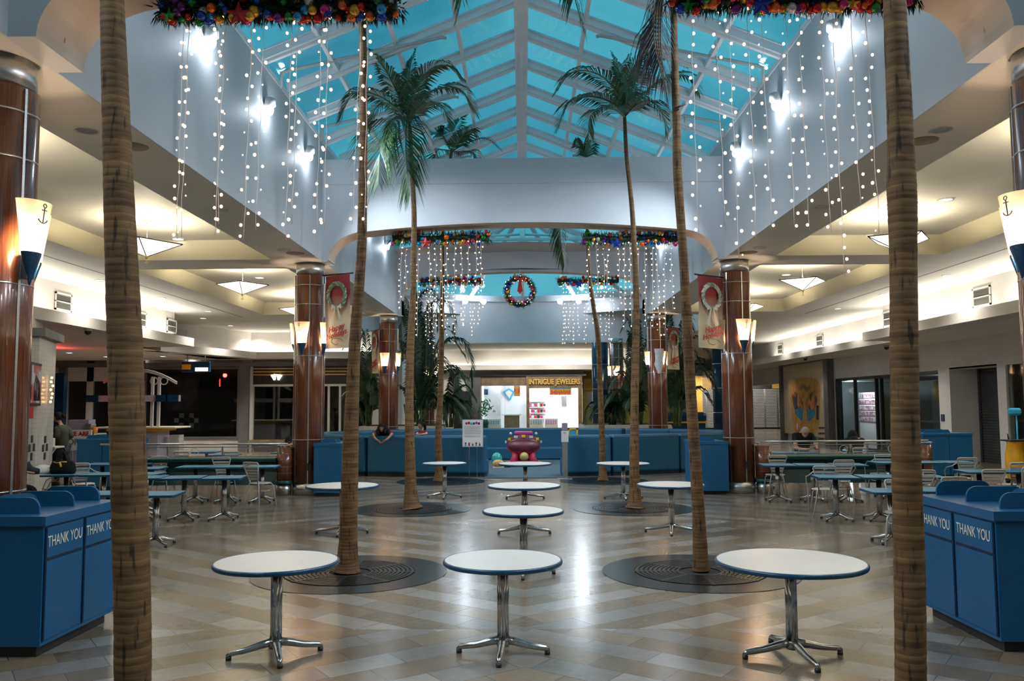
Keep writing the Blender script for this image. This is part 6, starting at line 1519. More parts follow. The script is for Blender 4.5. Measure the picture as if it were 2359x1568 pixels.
def trunk(name, prof, y, label, base_r=None, grp='tall palms in floor grates', yl=None):
    """prof: list of (px, py, width_px) bottom to top, all measured in the plane y"""
    pts = []; rad = []
    for i, (px, py, w_) in enumerate(prof):
        a = AY(px, py, y); b = AY(px + w_, py, y); pts.append(a); rad.append(abs(b.x - a.x) / 2)
    pts[0].z = max(pts[0].z, 0.02) if pts[0].z > -.2 else pts[0].z
    t = thing('palm_tree', (pts[0].x, y, 0), label, 'palm tree', grp)
    # densify with rings
    P = catmull(pts, 1 if len(pts) < 2 else 14); n = len(P)
    R_ = []
    for k in range(n):
        u = k / 14; i = min(int(u), len(rad) - 2); R_.append(rad[i] + (rad[i + 1] - rad[i]) * min(1, u - i))
    PP, RR = [], []
    for k in range(n - 1):
        seg = (P[k + 1] - P[k]).length; q = max(1, int(seg / .035))
        for j in range(q): f = j / q; PP.append(P[k].lerp(P[k + 1], f)); RR.append(R_[k] + (R_[k + 1] - R_[k]) * f)
    PP.append(P[-1]); RR.append(R_[-1])
    RR = [r * (1 + random.uniform(-.012, .012) + (.010 if i % 2 == 0 else -.004)) for i, r in enumerate(RR)]
    m = MB().tube(PP, RR, 18); m.build('trunk', M['trunk'], t)
    return t, pts, rad
def grate(x, y, label):
    t = thing('tree_grate', (x, y, 0), label, 'tree grate', 'round iron grates at the palm feet')
    MB().lathe([(.76, .001), (.76, .006), (1.13, .006), (1.13, .001)], (x, y, 0), 72, cap=False, smooth=False).build('granite_ring', M['granite'], t)
    m = MB()
    for r0 in [.24 + .052 * k for k in range(10)]:
        m.lathe([(r0, .002), (r0, .012), (r0 + .036, .012), (r0 + .036, .002)], (x, y, 0), 60, cap=False, smooth=False)
    for k in range(8):
        a = PI * k / 4; c, s_ = math.cos(a), math.sin(a); m.box((x + .5 * c, y + .5 * s_, .0075), (.52, .05, .011), a)
    m.build('iron_rings', M['grate'], t)
    MB().lathe([(.001, .0015), (.77, .0015)], (x, y, 0), 60, cap=False, smooth=False).build('dark_pit', M['soil'], t)
    return t
# grates, two rows
GY = [4.2, 10.05, 16.1, 21.85]
for k, gy in enumerate(GY):
    w_ = ['nearest, below the camera view', 'under the second palm trunk', 'under the third palm trunk', 'under the fourth palm trunk'][k]
    grate(-2.04 if k < 2 else -2.12, gy, 'round iron tree grate in a dark stone ring, left row, ' + w_); grate(2.04, gy, 'round iron tree grate in a dark stone ring, right row, ' + w_)
# rows: foreground trunks
YA = 4.35
t1, pts, _ = trunk('p', [(306, 1780, 84), (306, 1568, 80), (305, 1400, 80), (300, 1200, 80), (294, 1000, 78), (288, 800, 76), (280, 600, 70), (272, 400, 64), (265, 200, 58), (258, 0, 52), (252, -250, 46), (247, -500, 42), (243, -760, 38)], YA, 'thick ringed palm trunk in the left foreground crossing the whole photo height')
top = pts[-1]
for k in range(8): auto_frond(top, k * 45 + 10, 62, 2.2, 105, t1, llen=.5, nleaf=24, w=.02)
t2, pts, _ = trunk('p', [(2098, 1780, 72), (2098, 1568, 69), (2095, 1300, 69), (2086, 1000, 64), (2083, 800, 62), (2081, 600, 60), (2079, 480, 65), (2077, 430, 66), (2075, 330, 58), (2070, 200, 55), (2061, 0, 50), (2054, -250, 44), (2048, -500, 40), (2044, -760, 36)], YA, 'thick spotted palm trunk in the right foreground crossing the whole photo height')
top = pts[-1]
for k in range(8): auto_frond(top, k * 45 + 30, 62, 2.2, 105, t2, llen=.5, nleaf=24, w=.02)
# second pair (y = 10)
YB_ = 10.05
t3, pts, _ = trunk('p', [(799, 1322, 66), (800, 1300, 52), (802, 1250, 43), (804, 1180, 40), (807, 1050, 38), (812, 900, 30), (820, 750, 26), (830, 620, 23), (834, 540, 22), (836, 364, 20), (837, 200, 18), (835, 40, 16), (834, -120, 14), (834, -260, 12)], YB_, 'slender palm trunk left of centre, second in the left row, behind fairy lights')
top = pts[-1]
for az, el, L, cu in ((80, 50, 3.0, 150), (60, 60, 2.6, 120), (120, 55, 2.6, 130), (180, 55, 2.4, 110), (240, 50, 2.6, 130), (300, 55, 2.5, 120), (0, 65, 2.4, 100), (30, 75, 2.2, 80)): auto_frond(top, az, el, L, cu, t3, llen=.6, nleaf=30)
frond([AY(834, -255, 10.05), AY(900, -330, 10.0), AY(1000, -290, 9.9), AY(1060, -150, 9.8), AY(1066, -30, 9.8), AY(1050, 52, 9.8)], t3, llen=.42, nleaf=56, droop=.9, w=.024)
t4, pts, _ = trunk('p', [(1616, 1322, 42), (1614, 1290, 36), (1610, 1200, 30), (1603, 1080, 27), (1591, 900, 25), (1583, 750, 24), (1577, 640, 21), (1572, 560, 20), (1561, 400, 21), (1559, 300, 19), (1556, 200, 18), (1553, 80, 15), (1552, -120, 13), (1550, -260, 12)], YB_, 'slender palm right of centre, second in the right row, with dead hanging leaves')
top = pts[-1]
for az, el, L, cu in ((100, 50, 2.8, 140), (60, 60, 2.6, 120), (140, 55, 2.5, 120), (180, 55, 2.4, 110), (230, 50, 2.6, 130), (300, 55, 2.5, 120), (0, 65, 2.4, 100)): auto_frond(top, az, el, L, cu, t4, llen=.6, nleaf=30)
frond([AY(1550, -255, 10.05), AY(1480, -320, 10.0), AY(1380, -270, 9.9), AY(1320, -140, 9.8), AY(1322, -20, 9.8), AY(1346, 74, 9.8)], t4, llen=.46, nleaf=56, droop=.9, w=.024)
for k in range(4): frond([AY(1550, -60, 10.0 - .05 * k), AY(1528 - 4 * k, -10, 9.9), AY(1522 - 5 * k, 90, 9.9), AY(1530 + 2 * k, 180 + 12 * k, 9.9)], t4, lm='leafdead', rac='leafdry', llen=.50, nleaf=26, droop=1.4, w=.012, name='dead_frond')
MB().tube([AY(1550, 250, 10.0), AY(1562, 246, 9.93), AY(1578, 240, 9.97)], .012, 6).build('branch_stub', M['leafdead'], t4)
# third pair (y = 16.1)
YC = 16.12
t5, pts, _ = trunk('p', [(949, 1176, 50), (948, 1160, 38), (946, 1120, 27), (945, 1050, 23), (943, 950, 20), (944, 850, 19), (948, 750, 16), (952, 680, 14), (953, 600, 13), (954, 500, 12), (951, 430, 11), (948, 370, 10), (945, 310, 9), (943, 285, 8)], YC, 'palm with a full green crown against the roof glass, third in the left row')
cb = AY(943, 284, YC)
def F(tr, pts_, y0, **k): frond([AY(px, py, y0 + dy) for px, py, dy in pts_], tr, **k)
KW = dict(llen=.54, nleaf=54, droop=.6, w=.019)
F(t5, [(943, 284, 0), (925, 235, 0), (893, 170, -.3), (862, 128, -.5), (845, 112, -.6)], YC, **{**KW, 'llen': .52})
F(t5, [(943, 284, 0), (940, 220, .3), (944, 160, .5), (958, 112, .6)], YC, **{**KW, 'llen': .45})
F(t5, [(943, 284, 0), (956, 215, -.2), (985, 165, -.4), (1025, 150, -.5), (1065, 180, -.5)], YC, **KW)
F(t5, [(943, 284, 0), (965, 235, .2), (1005, 205, .5), (1060, 205, .7), (1100, 262, .9)], YC, **{**KW, 'lm': 'leaf'})
F(t5, [(943, 284, 0), (965, 250, -.5), (995, 235, -.9), (1022, 250, -1.2), (1035, 295, -1.3)], YC, **{**KW, 'llen': .5})
F(t5, [(943, 284, 0), (915, 250, 0), (870, 220, -.2), (815, 215, -.4), (780, 280, -.4)], YC, **KW)
F(t5, [(943, 284, 0), (920, 255, .5), (890, 238, .8), (862, 255, 1.0), (855, 300, 1.1)], YC, **{**KW, 'llen': .5})
F(t5, [(943, 284, 0), (925, 272, -.5), (897, 280, -.9), (878, 330, -1.2), (872, 420, -1.3)], YC, **{**KW, 'llen': .95, 'nleaf': 56, 'w': .024, 'droop': .8})
F(t5, [(943, 284, 0), (938, 278, -.6), (935, 300, -1.0), (936, 370, -1.2), (944, 450, -1.25)], YC, **{**KW, 'llen': .8, 'nleaf': 56, 'w': .024, 'droop': .8})
F(t5, [(943, 284, 0), (930, 270, .6), (910, 275, 1.0), (900, 320, 1.2)], YC, **{**KW, 'llen': .5})
F(t5, [(943, 284, 0), (960, 200, .8), (985, 150, 1.2), (1005, 140, 1.4)], YC, **{**KW, 'llen': .5})
t6, pts, _ = trunk('p', [(1463, 1176, 46), (1463, 1160, 34), (1462, 1120, 25), (1461, 1050, 22), (1462, 950, 19), (1463, 850, 18), (1466, 720, 15), (1464, 620, 13), (1461, 560, 12), (1456, 480, 11), (1450, 420, 10), (1444, 370, 9), (1441, 320, 9), (1439, 270, 8)], YC, 'palm with an arching green crown under the right roof slope, third in the right row')
F(t6, [(1439, 268, 0), (1422, 215, 0), (1380, 172, -.3), (1320, 165, -.5), (1280, 212, -.6)], YC, **KW)
F(t6, [(1439, 268, 0), (1415, 240, -.4), (1365, 222, -.7), (1312, 235, -1.0), (1283, 298, -1.1)], YC, **KW)
F(t6, [(1439, 268, 0), (1415, 252, -.7), (1380, 250, -1.1), (1358, 275, -1.4), (1356, 335, -1.5)], YC, **{**KW, 'llen': .5})
F(t6, [(1439, 268, 0), (1434, 210, .3), (1425, 160, .5), (1410, 122, .6)], YC, **{**KW, 'llen': .45})
F(t6, [(1439, 268, 0), (1446, 200, .0), (1462, 150, -.2), (1490, 120, -.3)], YC, **{**KW, 'llen': .5})
F(t6, [(1439, 268, 0), (1456, 205, .5), (1490, 155, .9), (1540, 130, 1.2), (1580, 150, 1.3)], YC, **KW)
F(t6, [(1439, 268, 0), (1475, 225, .2), (1530, 180, .4), (1585, 175, .6), (1612, 215, .8)], YC, **KW)
F(t6, [(1439, 268, 0), (1468, 240, -.5), (1500, 232, -.8), (1525, 262, -1.0), (1537, 310, -1.0)], YC, **{**KW, 'llen': .5})
F(t6, [(1439, 268, 0), (1450, 215, .9), (1440, 160, 1.4), (1450, 125, 1.7)], YC, **{**KW, 'llen': .45})
# fourth pair (y = 21.85)
YD = 21.85
t7, pts, _ = trunk('p', [(1013, 1110, 34), (1013, 1098, 26), (1012, 1070, 17), (1010, 1000, 15), (1015, 900, 13), (1017, 800, 12), (1018, 700, 11), (1019, 600, 9), (1019, 520, 8), (1025, 440, 8), (1036, 375, 7), (1041, 345, 7)], YD, 'thin palm behind the middle arch, last in the left row')
F(t7, [(1041, 348, 0), (1020, 320, 0), (1005, 300, -.2), (994, 285, -.3)], YD, **{**KW, 'llen': .8})
F(t7, [(1041, 348, 0), (1042, 310, .3), (1055, 280, .5), (1075, 262, .6)], YD, **{**KW, 'llen': .7})
F(t7, [(1041, 348, 0), (1060, 320, -.3), (1080, 300, -.5), (1095, 310, -.6)], YD, **{**KW, 'llen': .6})
F(t7, [(1041, 348, 0), (1020, 345, .3), (1005, 350, .6), (995, 400, .8)], YD, **{**KW, 'llen': .6})
F(t7, [(1041, 348, 0), (1075, 330, .4), (1120, 318, .7), (1155, 345, .9)], YD, **{**KW, 'lm': 'leafdry', 'llen': .3, 'nleaf': 26, 'rac': 'leafdry', 'w': .012})
F(t7, [(1041, 348, 0), (1065, 350, .3), (1090, 350, .6), (1110, 390, .8)], YD, **{**KW, 'lm': 'leafdry', 'llen': .4, 'rac': 'leafdry', 'w': .014})
t8, pts, _ = trunk('p', [(1389, 1110, 26), (1389, 1095, 20), (1388, 1060, 15), (1386, 980, 14), (1382, 880, 13), (1378, 780, 12), (1368, 710, 10), (1359, 650, 9), (1356, 600, 8), (1353, 520, 8), (1350, 440, 8), (1350, 365, 7)], YD, 'thin bent palm behind the middle arch, last in the right row')
F(t8, [(1350, 368, 0), (1342, 345, 0), (1336, 335, -.2), (1330, 320, -.3)], YD, **{**KW, 'llen': .4})
F(t8, [(1350, 368, 0), (1354, 345, .3), (1362, 325, .5), (1375, 315, .6)], YD, **{**KW, 'llen': .5})
F(t8, [(1350, 368, 0), (1330, 375, -.4), (1300, 430, -.7), (1290, 520, -.8), (1300, 612, -.8)], YD, **{**KW, 'llen': .62, 'w': .03, 'droop': .8, 'nleaf': 54})
F(t8, [(1350, 368, 0), (1375, 370, .4), (1400, 410, .7), (1410, 470, .8)], YD, **{**KW, 'llen': .6})
# dark areca palms in the planters behind the seat wall
def areca(x, y, specs, label, stems=5, lm='leafdk'):
    t = thing('areca_palm', (x, y, 1.1), label, 'palm')
    m = MB()
    for k in range(stems):
        a = 2 * PI * k / stems; m.tube([(x + .1 * math.cos(a), y + .1 * math.sin(a), 1.1), (x + .25 * math.cos(a), y + .2 * math.sin(a), 2.0)], [.045, .03], 7)
    m.build('stems', M['rachis'], t)
    for (px, py, dy, lift) in specs:
        e = AY(px, py, y + dy); s_ = Vector((x + random.uniform(-.2, .2), y + random.uniform(-.2, .2), 1.3)); h = max(e.z, 1.6) + lift
        mid1 = s_.lerp(e, .22); mid1.z = s_.z + (h - s_.z) * .62; mid2 = s_.lerp(e, .55); mid2.z = h; mid3 = s_.lerp(e, .85); mid3.z = e.z + (h - e.z) * .55
        frond([s_, mid1, mid2, mid3, e], t, lm=lm, llen=.66, nleaf=52, droop=.7, w=.034, bare=.18)
    return t
areca(AY(968, 975, 32.5).x, 32.5, [(930, 740, 0, .5), (905, 850, -.5, .6), (1060, 790, .3, .5), (1085, 880, -.4, .6), (1080, 960, -.5, .7), (1000, 720, .8, .3), (950, 690, .5, .2), (1040, 850, -.8, .4), (1075, 830, 0, .8), (900, 930, -.5, .6), (930, 810, 1, .5), (1020, 920, -1, .5)], 'tall dark feathery palm behind the left seat wall, between the two slim trunks')
areca(AY(1035, 975, 32.8).x, 32.8, [(1085, 960, 0, .4), (1010, 940, -.4, .4), (1095, 920, .2, .5), (1050, 880, .3, .3), (985, 930, 0, .4), (1060, 970, -.8, .5), (1020, 965, -.8, .5)], 'low bushy dark palm behind the left seat wall, right of the slim trunk')
areca(AY(845, 975, 33.2).x, 33.2, [(790, 805, 0, .5), (800, 880, -.4, .6), (870, 840, .5, .4), (830, 790, .6, .4), (850, 900, -.6, .4), (815, 950, -.5, .5), (885, 930, 0, .5), (790, 930, .3, .5)], 'dark palm behind the second left trunk and the third wood column', 4)
# tall banana-like palm curling up left of the garland
tt = areca(AY(945, 975, 34.0).x, 34.0, [], 'very tall dark palm whose fronds curl above the left planter', 6)
bx = AY(975, 985, 34.0).x
for P_ in ([(972, 960), (962, 830), (950, 740), (930, 690), (925, 740), (930, 830)], [(972, 960), (975, 820), (990, 710), (1020, 690), (1042, 720), (1050, 780)], [(972, 960), (968, 800), (960, 700), (985, 665), (1005, 690), (1010, 760)], [(972, 960), (985, 860), (1020, 790), (1062, 780), (1085, 830), (1090, 890)], [(972, 960), (960, 850), (930, 790), (905, 800), (895, 860)], [(972, 960), (1000, 880), (1040, 850), (1075, 880), (1080, 950)]):
    frond([AY(px, py, 34.0 + .3 * math.sin(i)) for i, (px, py) in enumerate(P_)], tt, lm='leafdk', llen=.62, nleaf=70, droop=.8, w=.034, bare=.28)
areca(AY(1470, 975, 32.6).x, 32.6, [(1415, 850, 0, .4), (1430, 765, .4, .4), (1395, 930, -.4, .5), (1380, 960, 0, .5), (1520, 860, .3, .5), (1500, 930, -.6, .4), (1450, 800, .5, .5), (1405, 890, -.6, .5), (1440, 940, -.9, .4), (1530, 790, .8, .5), (1470, 760, .3, .3)], 'dark feathery palm behind the right seat wall, left of the third wood column')
areca(AY(1410, 975, 33.2).x, 33.2, [(1365, 960, 0, .3), (1350, 975, -.4, .4), (1450, 950, 0, .4), (1400, 920, .2, .3), (1430, 970, -.7, .4)], 'low bushy palm behind the right seat wall at the slim trunk')
areca(AY(1560, 975, 33.0).x, 33.0, [(1650, 870, 0, .7), (1640, 930, -.4, .6), (1600, 760, .5, .5), (1540, 740, .5, .3), (1635, 820, .2, .7), (1500, 880, -.5, .5), (1580, 900, -.7, .4), (1655, 900, .4, .9), (1615, 840, -.3, .5), (1560, 820, -.8, .4)], 'dark arching palm behind the right seat wall, right of the third wood column')

# ------------------------------------------------------------------ garlands with baubles, and hanging fairy lights
BC = ['b_red', 'b_blue', 'b_gold', 'b_green', 'b_orange', 'b_pink', 'b_red', 'b_cyan', 'b_gold', 'b_purple', 'b_silver', 'b_red', 'b_blue', 'b_orange']
BALL = {}
def bauble(p, r, m_, parent):
    if m_ not in BALL:
        o = MB().ball((0, 0, 0), 1.0, 14, 9).build('bauble', M[m_], None); BALL[m_] = o.data; bpy.data.objects.remove(o)
    o = bpy.data.objects.new('bauble', BALL[m_]); COL.objects.link(o); o.parent = parent; o.scale = (r, r, r)
    q = parent; org = Vector((0, 0, 0))
    while q is not None: org += Vector(q.location); q = q.parent
    o.location = Vector(p) - org; return o
bulb_me = None
def bulb_mesh():
    global bulb_me
    if bulb_me is None:
        o = MB().ball((0, 0, 0), 1.0, 8, 6).build('bulb', M['bulb'], None); bulb_me = o.data; bpy.data.objects.remove(o)
    return bulb_me
def fir(m, p, axis, R_, n, ln):
    for _ in range(n):
        a = random.uniform(0, 2 * PI); u = axis.orthogonal().normalized(); w_ = axis.cross(u); d = (u * math.cos(a) + w_ * math.sin(a) + axis * random.uniform(-.6, .6)).normalized()
        q = p + axis * random.uniform(-.03, .03) + d * R_ * random.uniform(.2, .75); e = q + d * ln * random.uniform(.6, 1.1); s_ = d.orthogonal().normalized() * .008
        m.add([q - s_, q + s_, e], [(0, 1, 2)], False); s2 = d.cross(s_).normalized() * .008; m.add([q - s2, q + s2, e + s_ * 2], [(0, 1, 2)], False)
def garland(x0, x1, y, z, R_, nb, label, detail, seed, strings, zlow, tail=0.0, big=1.0):
    random.seed(seed)
    t = thing('holiday_garland', ((x0 + x1) / 2, y, z), label, 'garland')
    m = MB(); L = x1 - x0; ns = int(L / .035)
    m.tube([(x0 + L * k / 12, y, z + .02 * math.sin(k)) for k in range(13)], R_ * .45, 10)
    for k in range(ns + 1): fir(m, Vector((x0 + L * k / ns, y, z)), Vector((1, 0, 0)), R_, detail, R_ * .75)
    m.build('fir_foliage', M['fir'], t)
    for k in range(nb):
        f = (k + random.random()) / nb; a = random.uniform(-PI * .95, PI * .05) - .1; a = random.uniform(PI * .95, PI * 2.0)
        r = random.uniform(.034, .056) * big
        bauble((x0 + L * f, y - abs(math.cos(a - PI / 2 * 3 + PI / 2)) * 0 - R_ * .85 * abs(math.sin((a - PI) / 1)) * random.uniform(.3, 1) - .02, z + R_ * .95 * math.cos(random.uniform(.5, PI))), r, random.choice(BC), t)
    for f, mm, rr in ((.35, 'red' if seed % 2 else 'b_blue', .13 * big), (.06, 'b_green', .08 * big), (.72, 'b_gold' if seed % 3 else 'b_blue', .07 * big)):
        MB().star((x0 + L * f, y - R_ * 1.0, z - R_ * .9), rr, .03).build('star_ornament', M[mm], t)
    for f in (.2, .8): MB().cyl((x0 + L * f, y, z + R_ * .4), (x0 + L * f, y, z + .9 if z < 5.8 else z + .5), .006, 5).build('hanging_wire', M['wire'], t)
    return t
def fairy(pts_top, length, label, grp, sway, seed, bulbs_each=True, step=.108, br=.0135):
    random.seed(seed); t = thing('fairy_light_string', pts_top, label, 'fairy lights', grp)
    P = []; n = max(4, int(length / .17))
    for k in range(n + 1): f = k / n; P.append(Vector((pts_top[0] + sway * f + .006 * math.sin(k * 1.7 + seed), pts_top[1] + .006 * math.cos(k * 2.1), pts_top[2] - length * f)))
    MB().tube(P, .0028 if bulbs_each else .004, 4).build('wire', M['wire'], t)
    nb = int(length / step)
    for k in range(nb):
        f = (k + .6) / nb; q = Vector((pts_top[0] + sway * f + random.choice((-1, 1)) * random.uniform(.012, .04), pts_top[1] + random.uniform(-.02, .02), pts_top[2] - length * f)); r = br * random.choice((1, 1, 1, 1.1, .55))
        if True: o = bpy.data.objects.new('bulb', bulb_mesh()); COL.objects.link(o); o.parent = t; o.location = q - Vector(pts_top); o.scale = (r, r, r * 1.1)
    return t
gy = 7.62
gl_ = garland(AY(372, 40, gy).x, AY(915, 10, gy).x, gy, 5.66, .15, 90, 'long fir garland with coloured baubles at the top left of the photo', 46, 3, None, None)
gr_ = garland(AY(1545, 15, gy).x, AY(2110, 18, gy).x, gy, 5.70, .15, 92, 'long fir garland with coloured baubles at the top right of the photo', 46, 4, None, None)
# near strings measured at their top and bottom pixels
NL = [((424, 80), (408, 552)), ((436, 60), (416, 545)), ((517, 40), (490, 540)), ((506, 60), (507, 518)), ((580, 70), (561, 555)), ((612, 40), (593, 532)), ((668, 50), (653, 552)), ((690, 50), (676, 518)), ((742, 40), (730, 545)), ((757, 30), (747, 525)), ((838, 30), (815, 520)), ((846, 40), (838, 512))]
NR = [((1592, 30), (1610, 540)), ((1650, 40), (1673, 530)), ((1676, 30), (1701, 600)), ((1720, 20), (1742, 548)), ((1752, 30), (1778, 530)), ((1810, 30), (1832, 530)), ((1838, 30), (1864, 530)), ((1890, 30), (1916, 533)), ((1925, 40), (1953, 633)), ((1964, 30), (1986, 465)), ((1996, 30), (2030, 540)), ((1571 + 420, 30), (2009, 250))]
for S_, nm, zz in ((NL, 'left', 5.62), (NR[:-1], 'right', 5.66)):
    for k, (a_, b_) in enumerate(S_):
        A, B = AY(a_[0], a_[1], gy), AY(b_[0], b_[1], gy)
        fairy((A.x, gy + random.uniform(-.08, .08), zz), zz - B.z, 'warm fairy light string hanging from the near %s garland, %s from its left end' % (nm, ['first', 'second', 'third', 'fourth', 'fifth', 'sixth', 'seventh', 'eighth', 'ninth', 'tenth', 'eleventh', 'twelfth'][k]), 'near %s fairy lights' % nm, B.x - A.x, 100 + k + (50 if nm == 'right' else 0), True, .108)
for (xa, xb, py, nm, sd) in ((905, 1127, 547, 'left', 5), (1342, 1561, 548, 'right', 6)):
    A, B = AY(xa, py, 18.85), AY(xb, py, 18.85)
    garland(A.x, B.x, 18.85, A.z - .02, .155, 40, 'fir garland with coloured baubles hanging in the middle arch on the %s' % nm, 18, sd, None, None, big=1.1)
    for k in range(13):
        x = A.x + .15 + (B.x - A.x - .3) * k / 12 + random.uniform(-.06, .06)
        fairy((x, 18.85 + random.uniform(-.1, .1), A.z - .05), random.choice((1.15, 1.6, 2.0, 2.2)), 'warm fairy light string hanging from the middle %s garland' % nm, 'middle %s fairy lights' % nm, random.uniform(-.05, .05), 200 + k + sd * 20, False, .12, .0145)
for (xa, xb, py, nm, sd) in ((969, 1112, 648, 'left', 7), (1284, 1425, 647, 'right', 8)):
    A, B = AY(xa, py, 29.5), AY(xb, py, 29.5)
    garland(A.x, B.x, 29.5, A.z, .15, 34, 'small distant fir garland with baubles in the far arch on the %s' % nm, 12, sd, None, None, big=1.25)
    for k in range(13):
        x = A.x + .15 + (B.x - A.x - .3) * k / 12 + random.uniform(-.06, .06)
        fairy((x, 29.5 + random.uniform(-.12, .12), A.z - .05), random.choice((1.5, 1.9, 2.2)), 'warm fairy light string hanging from the far %s garland' % nm, 'far %s fairy lights' % nm, random.uniform(-.05, .05), 300 + k + sd * 20, False, .13, .016)
# wreath
random.seed(11)
c = AY(1198, 671, 29.4); R_ = .47
t = thing('holiday_wreath', c, 'large lit wreath with a red bow hanging in the centre of the far arch', 'wreath')
m = MB(); m.tube([(c.x + R_ * math.cos(q * PI / 16), c.y, c.z + R_ * math.sin(q * PI / 16)) for q in range(32)], .075, 8, closed=True)
for k in range(110):
    a = 2 * PI * k / 110; fir(m, Vector((c.x + R_ * math.cos(a), c.y, c.z + R_ * math.sin(a))), Vector((-math.sin(a), 0, math.cos(a))), .13, 14, .09)
m.build('fir_foliage', M['fir'], t)
for k in range(44): a = 2 * PI * k / 44 + random.uniform(-.05, .05); rr = R_ + random.uniform(-.11, .12); bauble((c.x + rr * math.cos(a), c.y - .12 - random.uniform(0, .03), c.z + rr * math.sin(a)), random.uniform(.036, .052), random.choice(BC), t)
for k in range(30): a = 2 * PI * k / 30 * 1.0 + .07; rr = R_ + random.uniform(-.12, .13); o = bpy.data.objects.new('bulb', bulb_mesh()); COL.objects.link(o); o.parent = t; o.location = (rr * math.cos(a), -.15, rr * math.sin(a)); o.scale = (.015, .015, .015)
m = MB()
for s_ in (-1, 1):
    m.add([(c.x, c.y - .16, c.z + .43), (c.x + s_ * .15, c.y - .2, c.z + .52), (c.x + s_ * .16, c.y - .2, c.z + .38)], [(0, 1, 2)])
    m.add([(c.x, c.y - .16, c.z + .43), (c.x + s_ * .03, c.y - .17, c.z + .43), (c.x + s_ * .10, c.y - .17, c.z - .02), (c.x + s_ * .03, c.y - .17, c.z - .06)], [(0, 1, 2, 3)])
m.add([(c.x - .02, c.y - .17, c.z + .43), (c.x + .02, c.y - .17, c.z + .43), (c.x + .03, c.y - .175, c.z - .1), (c.x - .04, c.y - .175, c.z - .1)], [(0, 1, 2, 3)])
m.build('red_bow', M['red'], t); MB().cyl((c.x, c.y, c.z + .5), (c.x, c.y, c.z + .95), .006, 5).build('hanging_wire', M['wire'], t)
# ------------------------------------------------------------------ people
def skin(name, joints, edges, root, parent, m_, sub=2, org=None):
    """joints: {name:(pos, radius)}; one continuous skinned surface"""
    if name != 'body' and 'upper' in joints and 'neck' in J:
        joints = dict(joints); c_ = joints['upper'][0].lerp(J['neck'][0], .75); r_ = J['neck'][1] + .028
        joints['collar'] = (c_, r_); edges = edges + [('upper', 'collar')]
        for q_ in ('chest', 'upper', 'waist'): joints[q_] = (joints[q_][0], grow(joints[q_][1], .022))
        for q_ in ('lsh', 'rsh'): joints[q_] = (joints[q_][0], grow(joints[q_][1], .012))
    names = list(joints); me = bpy.data.meshes.new(name); org = Vector(parent.location) if parent is not None else Vector((0, 0, 0))
    me.from_pydata([tuple(Vector(joints[n_][0]) - org) for n_ in names], [(names.index(a), names.index(b)) for a, b in edges], [])
    o = bpy.data.objects.new(name, me); COL.objects.link(o)
    if parent is not None: o.parent = parent
    md = o.modifiers.new('skin', 'SKIN'); md.use_smooth_shade = True
    if not me.skin_vertices:
        bpy.context.view_layer.objects.active = o
    for i, n_ in enumerate(names):
        sv = me.skin_vertices[0].data[i]; r = joints[n_][1]; sv.radius = (r, r) if not isinstance(r, tuple) else r; sv.use_root = (n_ == root)
    s_ = o.modifiers.new('subdivision', 'SUBSURF'); s_.levels = sub; s_.render_levels = sub
    me.materials.append(m_); return o
def grow(r, g=.018): return (r[0] + g, r[1] + g) if isinstance(r, tuple) else r + g
def finger_chains(J, E_, pre, hand, d, side, curl, L=1.0):
    """five finger chains rooted in the palm; d: hand direction, side: toward the thumb, curl: direction the fingers bend"""
    d, side, curl = d.normalized(), side.normalized(), curl.normalized()
    palm = hand + d * .045 * L
    J[pre + 'palm'] = (palm, (.030 * L, .018 * L)); E_.append((pre + 'wrist', pre + 'palm'))
    for k, (off, ln) in enumerate(((.026, .068), (.009, .076), (-.009, .071), (-.026, .056))):
        a = palm + side * off * L + d * .030 * L; b = a + (d + curl * .25).normalized() * ln * .5 * L; c = b + (d * .6 + curl * .8).normalized() * ln * .5 * L
        J['%sf%da' % (pre, k)] = (a, .0095 * L); J['%sf%db' % (pre, k)] = (b, .0088 * L); J['%sf%dc' % (pre, k)] = (c, .0075 * L); E_ += [(pre + 'palm', '%sf%da' % (pre, k)), ('%sf%da' % (pre, k), '%sf%db' % (pre, k)), ('%sf%db' % (pre, k), '%sf%dc' % (pre, k))]
    a = hand + side * .030 * L + d * .02 * L; b = a + (side * .7 + d * .8).normalized() * .03 * L; c = b + (d + curl * .4).normalized() * .026 * L
    J[pre + 'ta'] = (a, .011 * L); J[pre + 'tb'] = (b, .0095 * L); J[pre + 'tc'] = (c, .008 * L); E_ += [(pre + 'palm', pre + 'ta'), (pre + 'ta', pre + 'tb'), (pre + 'tb', pre + 'tc')]
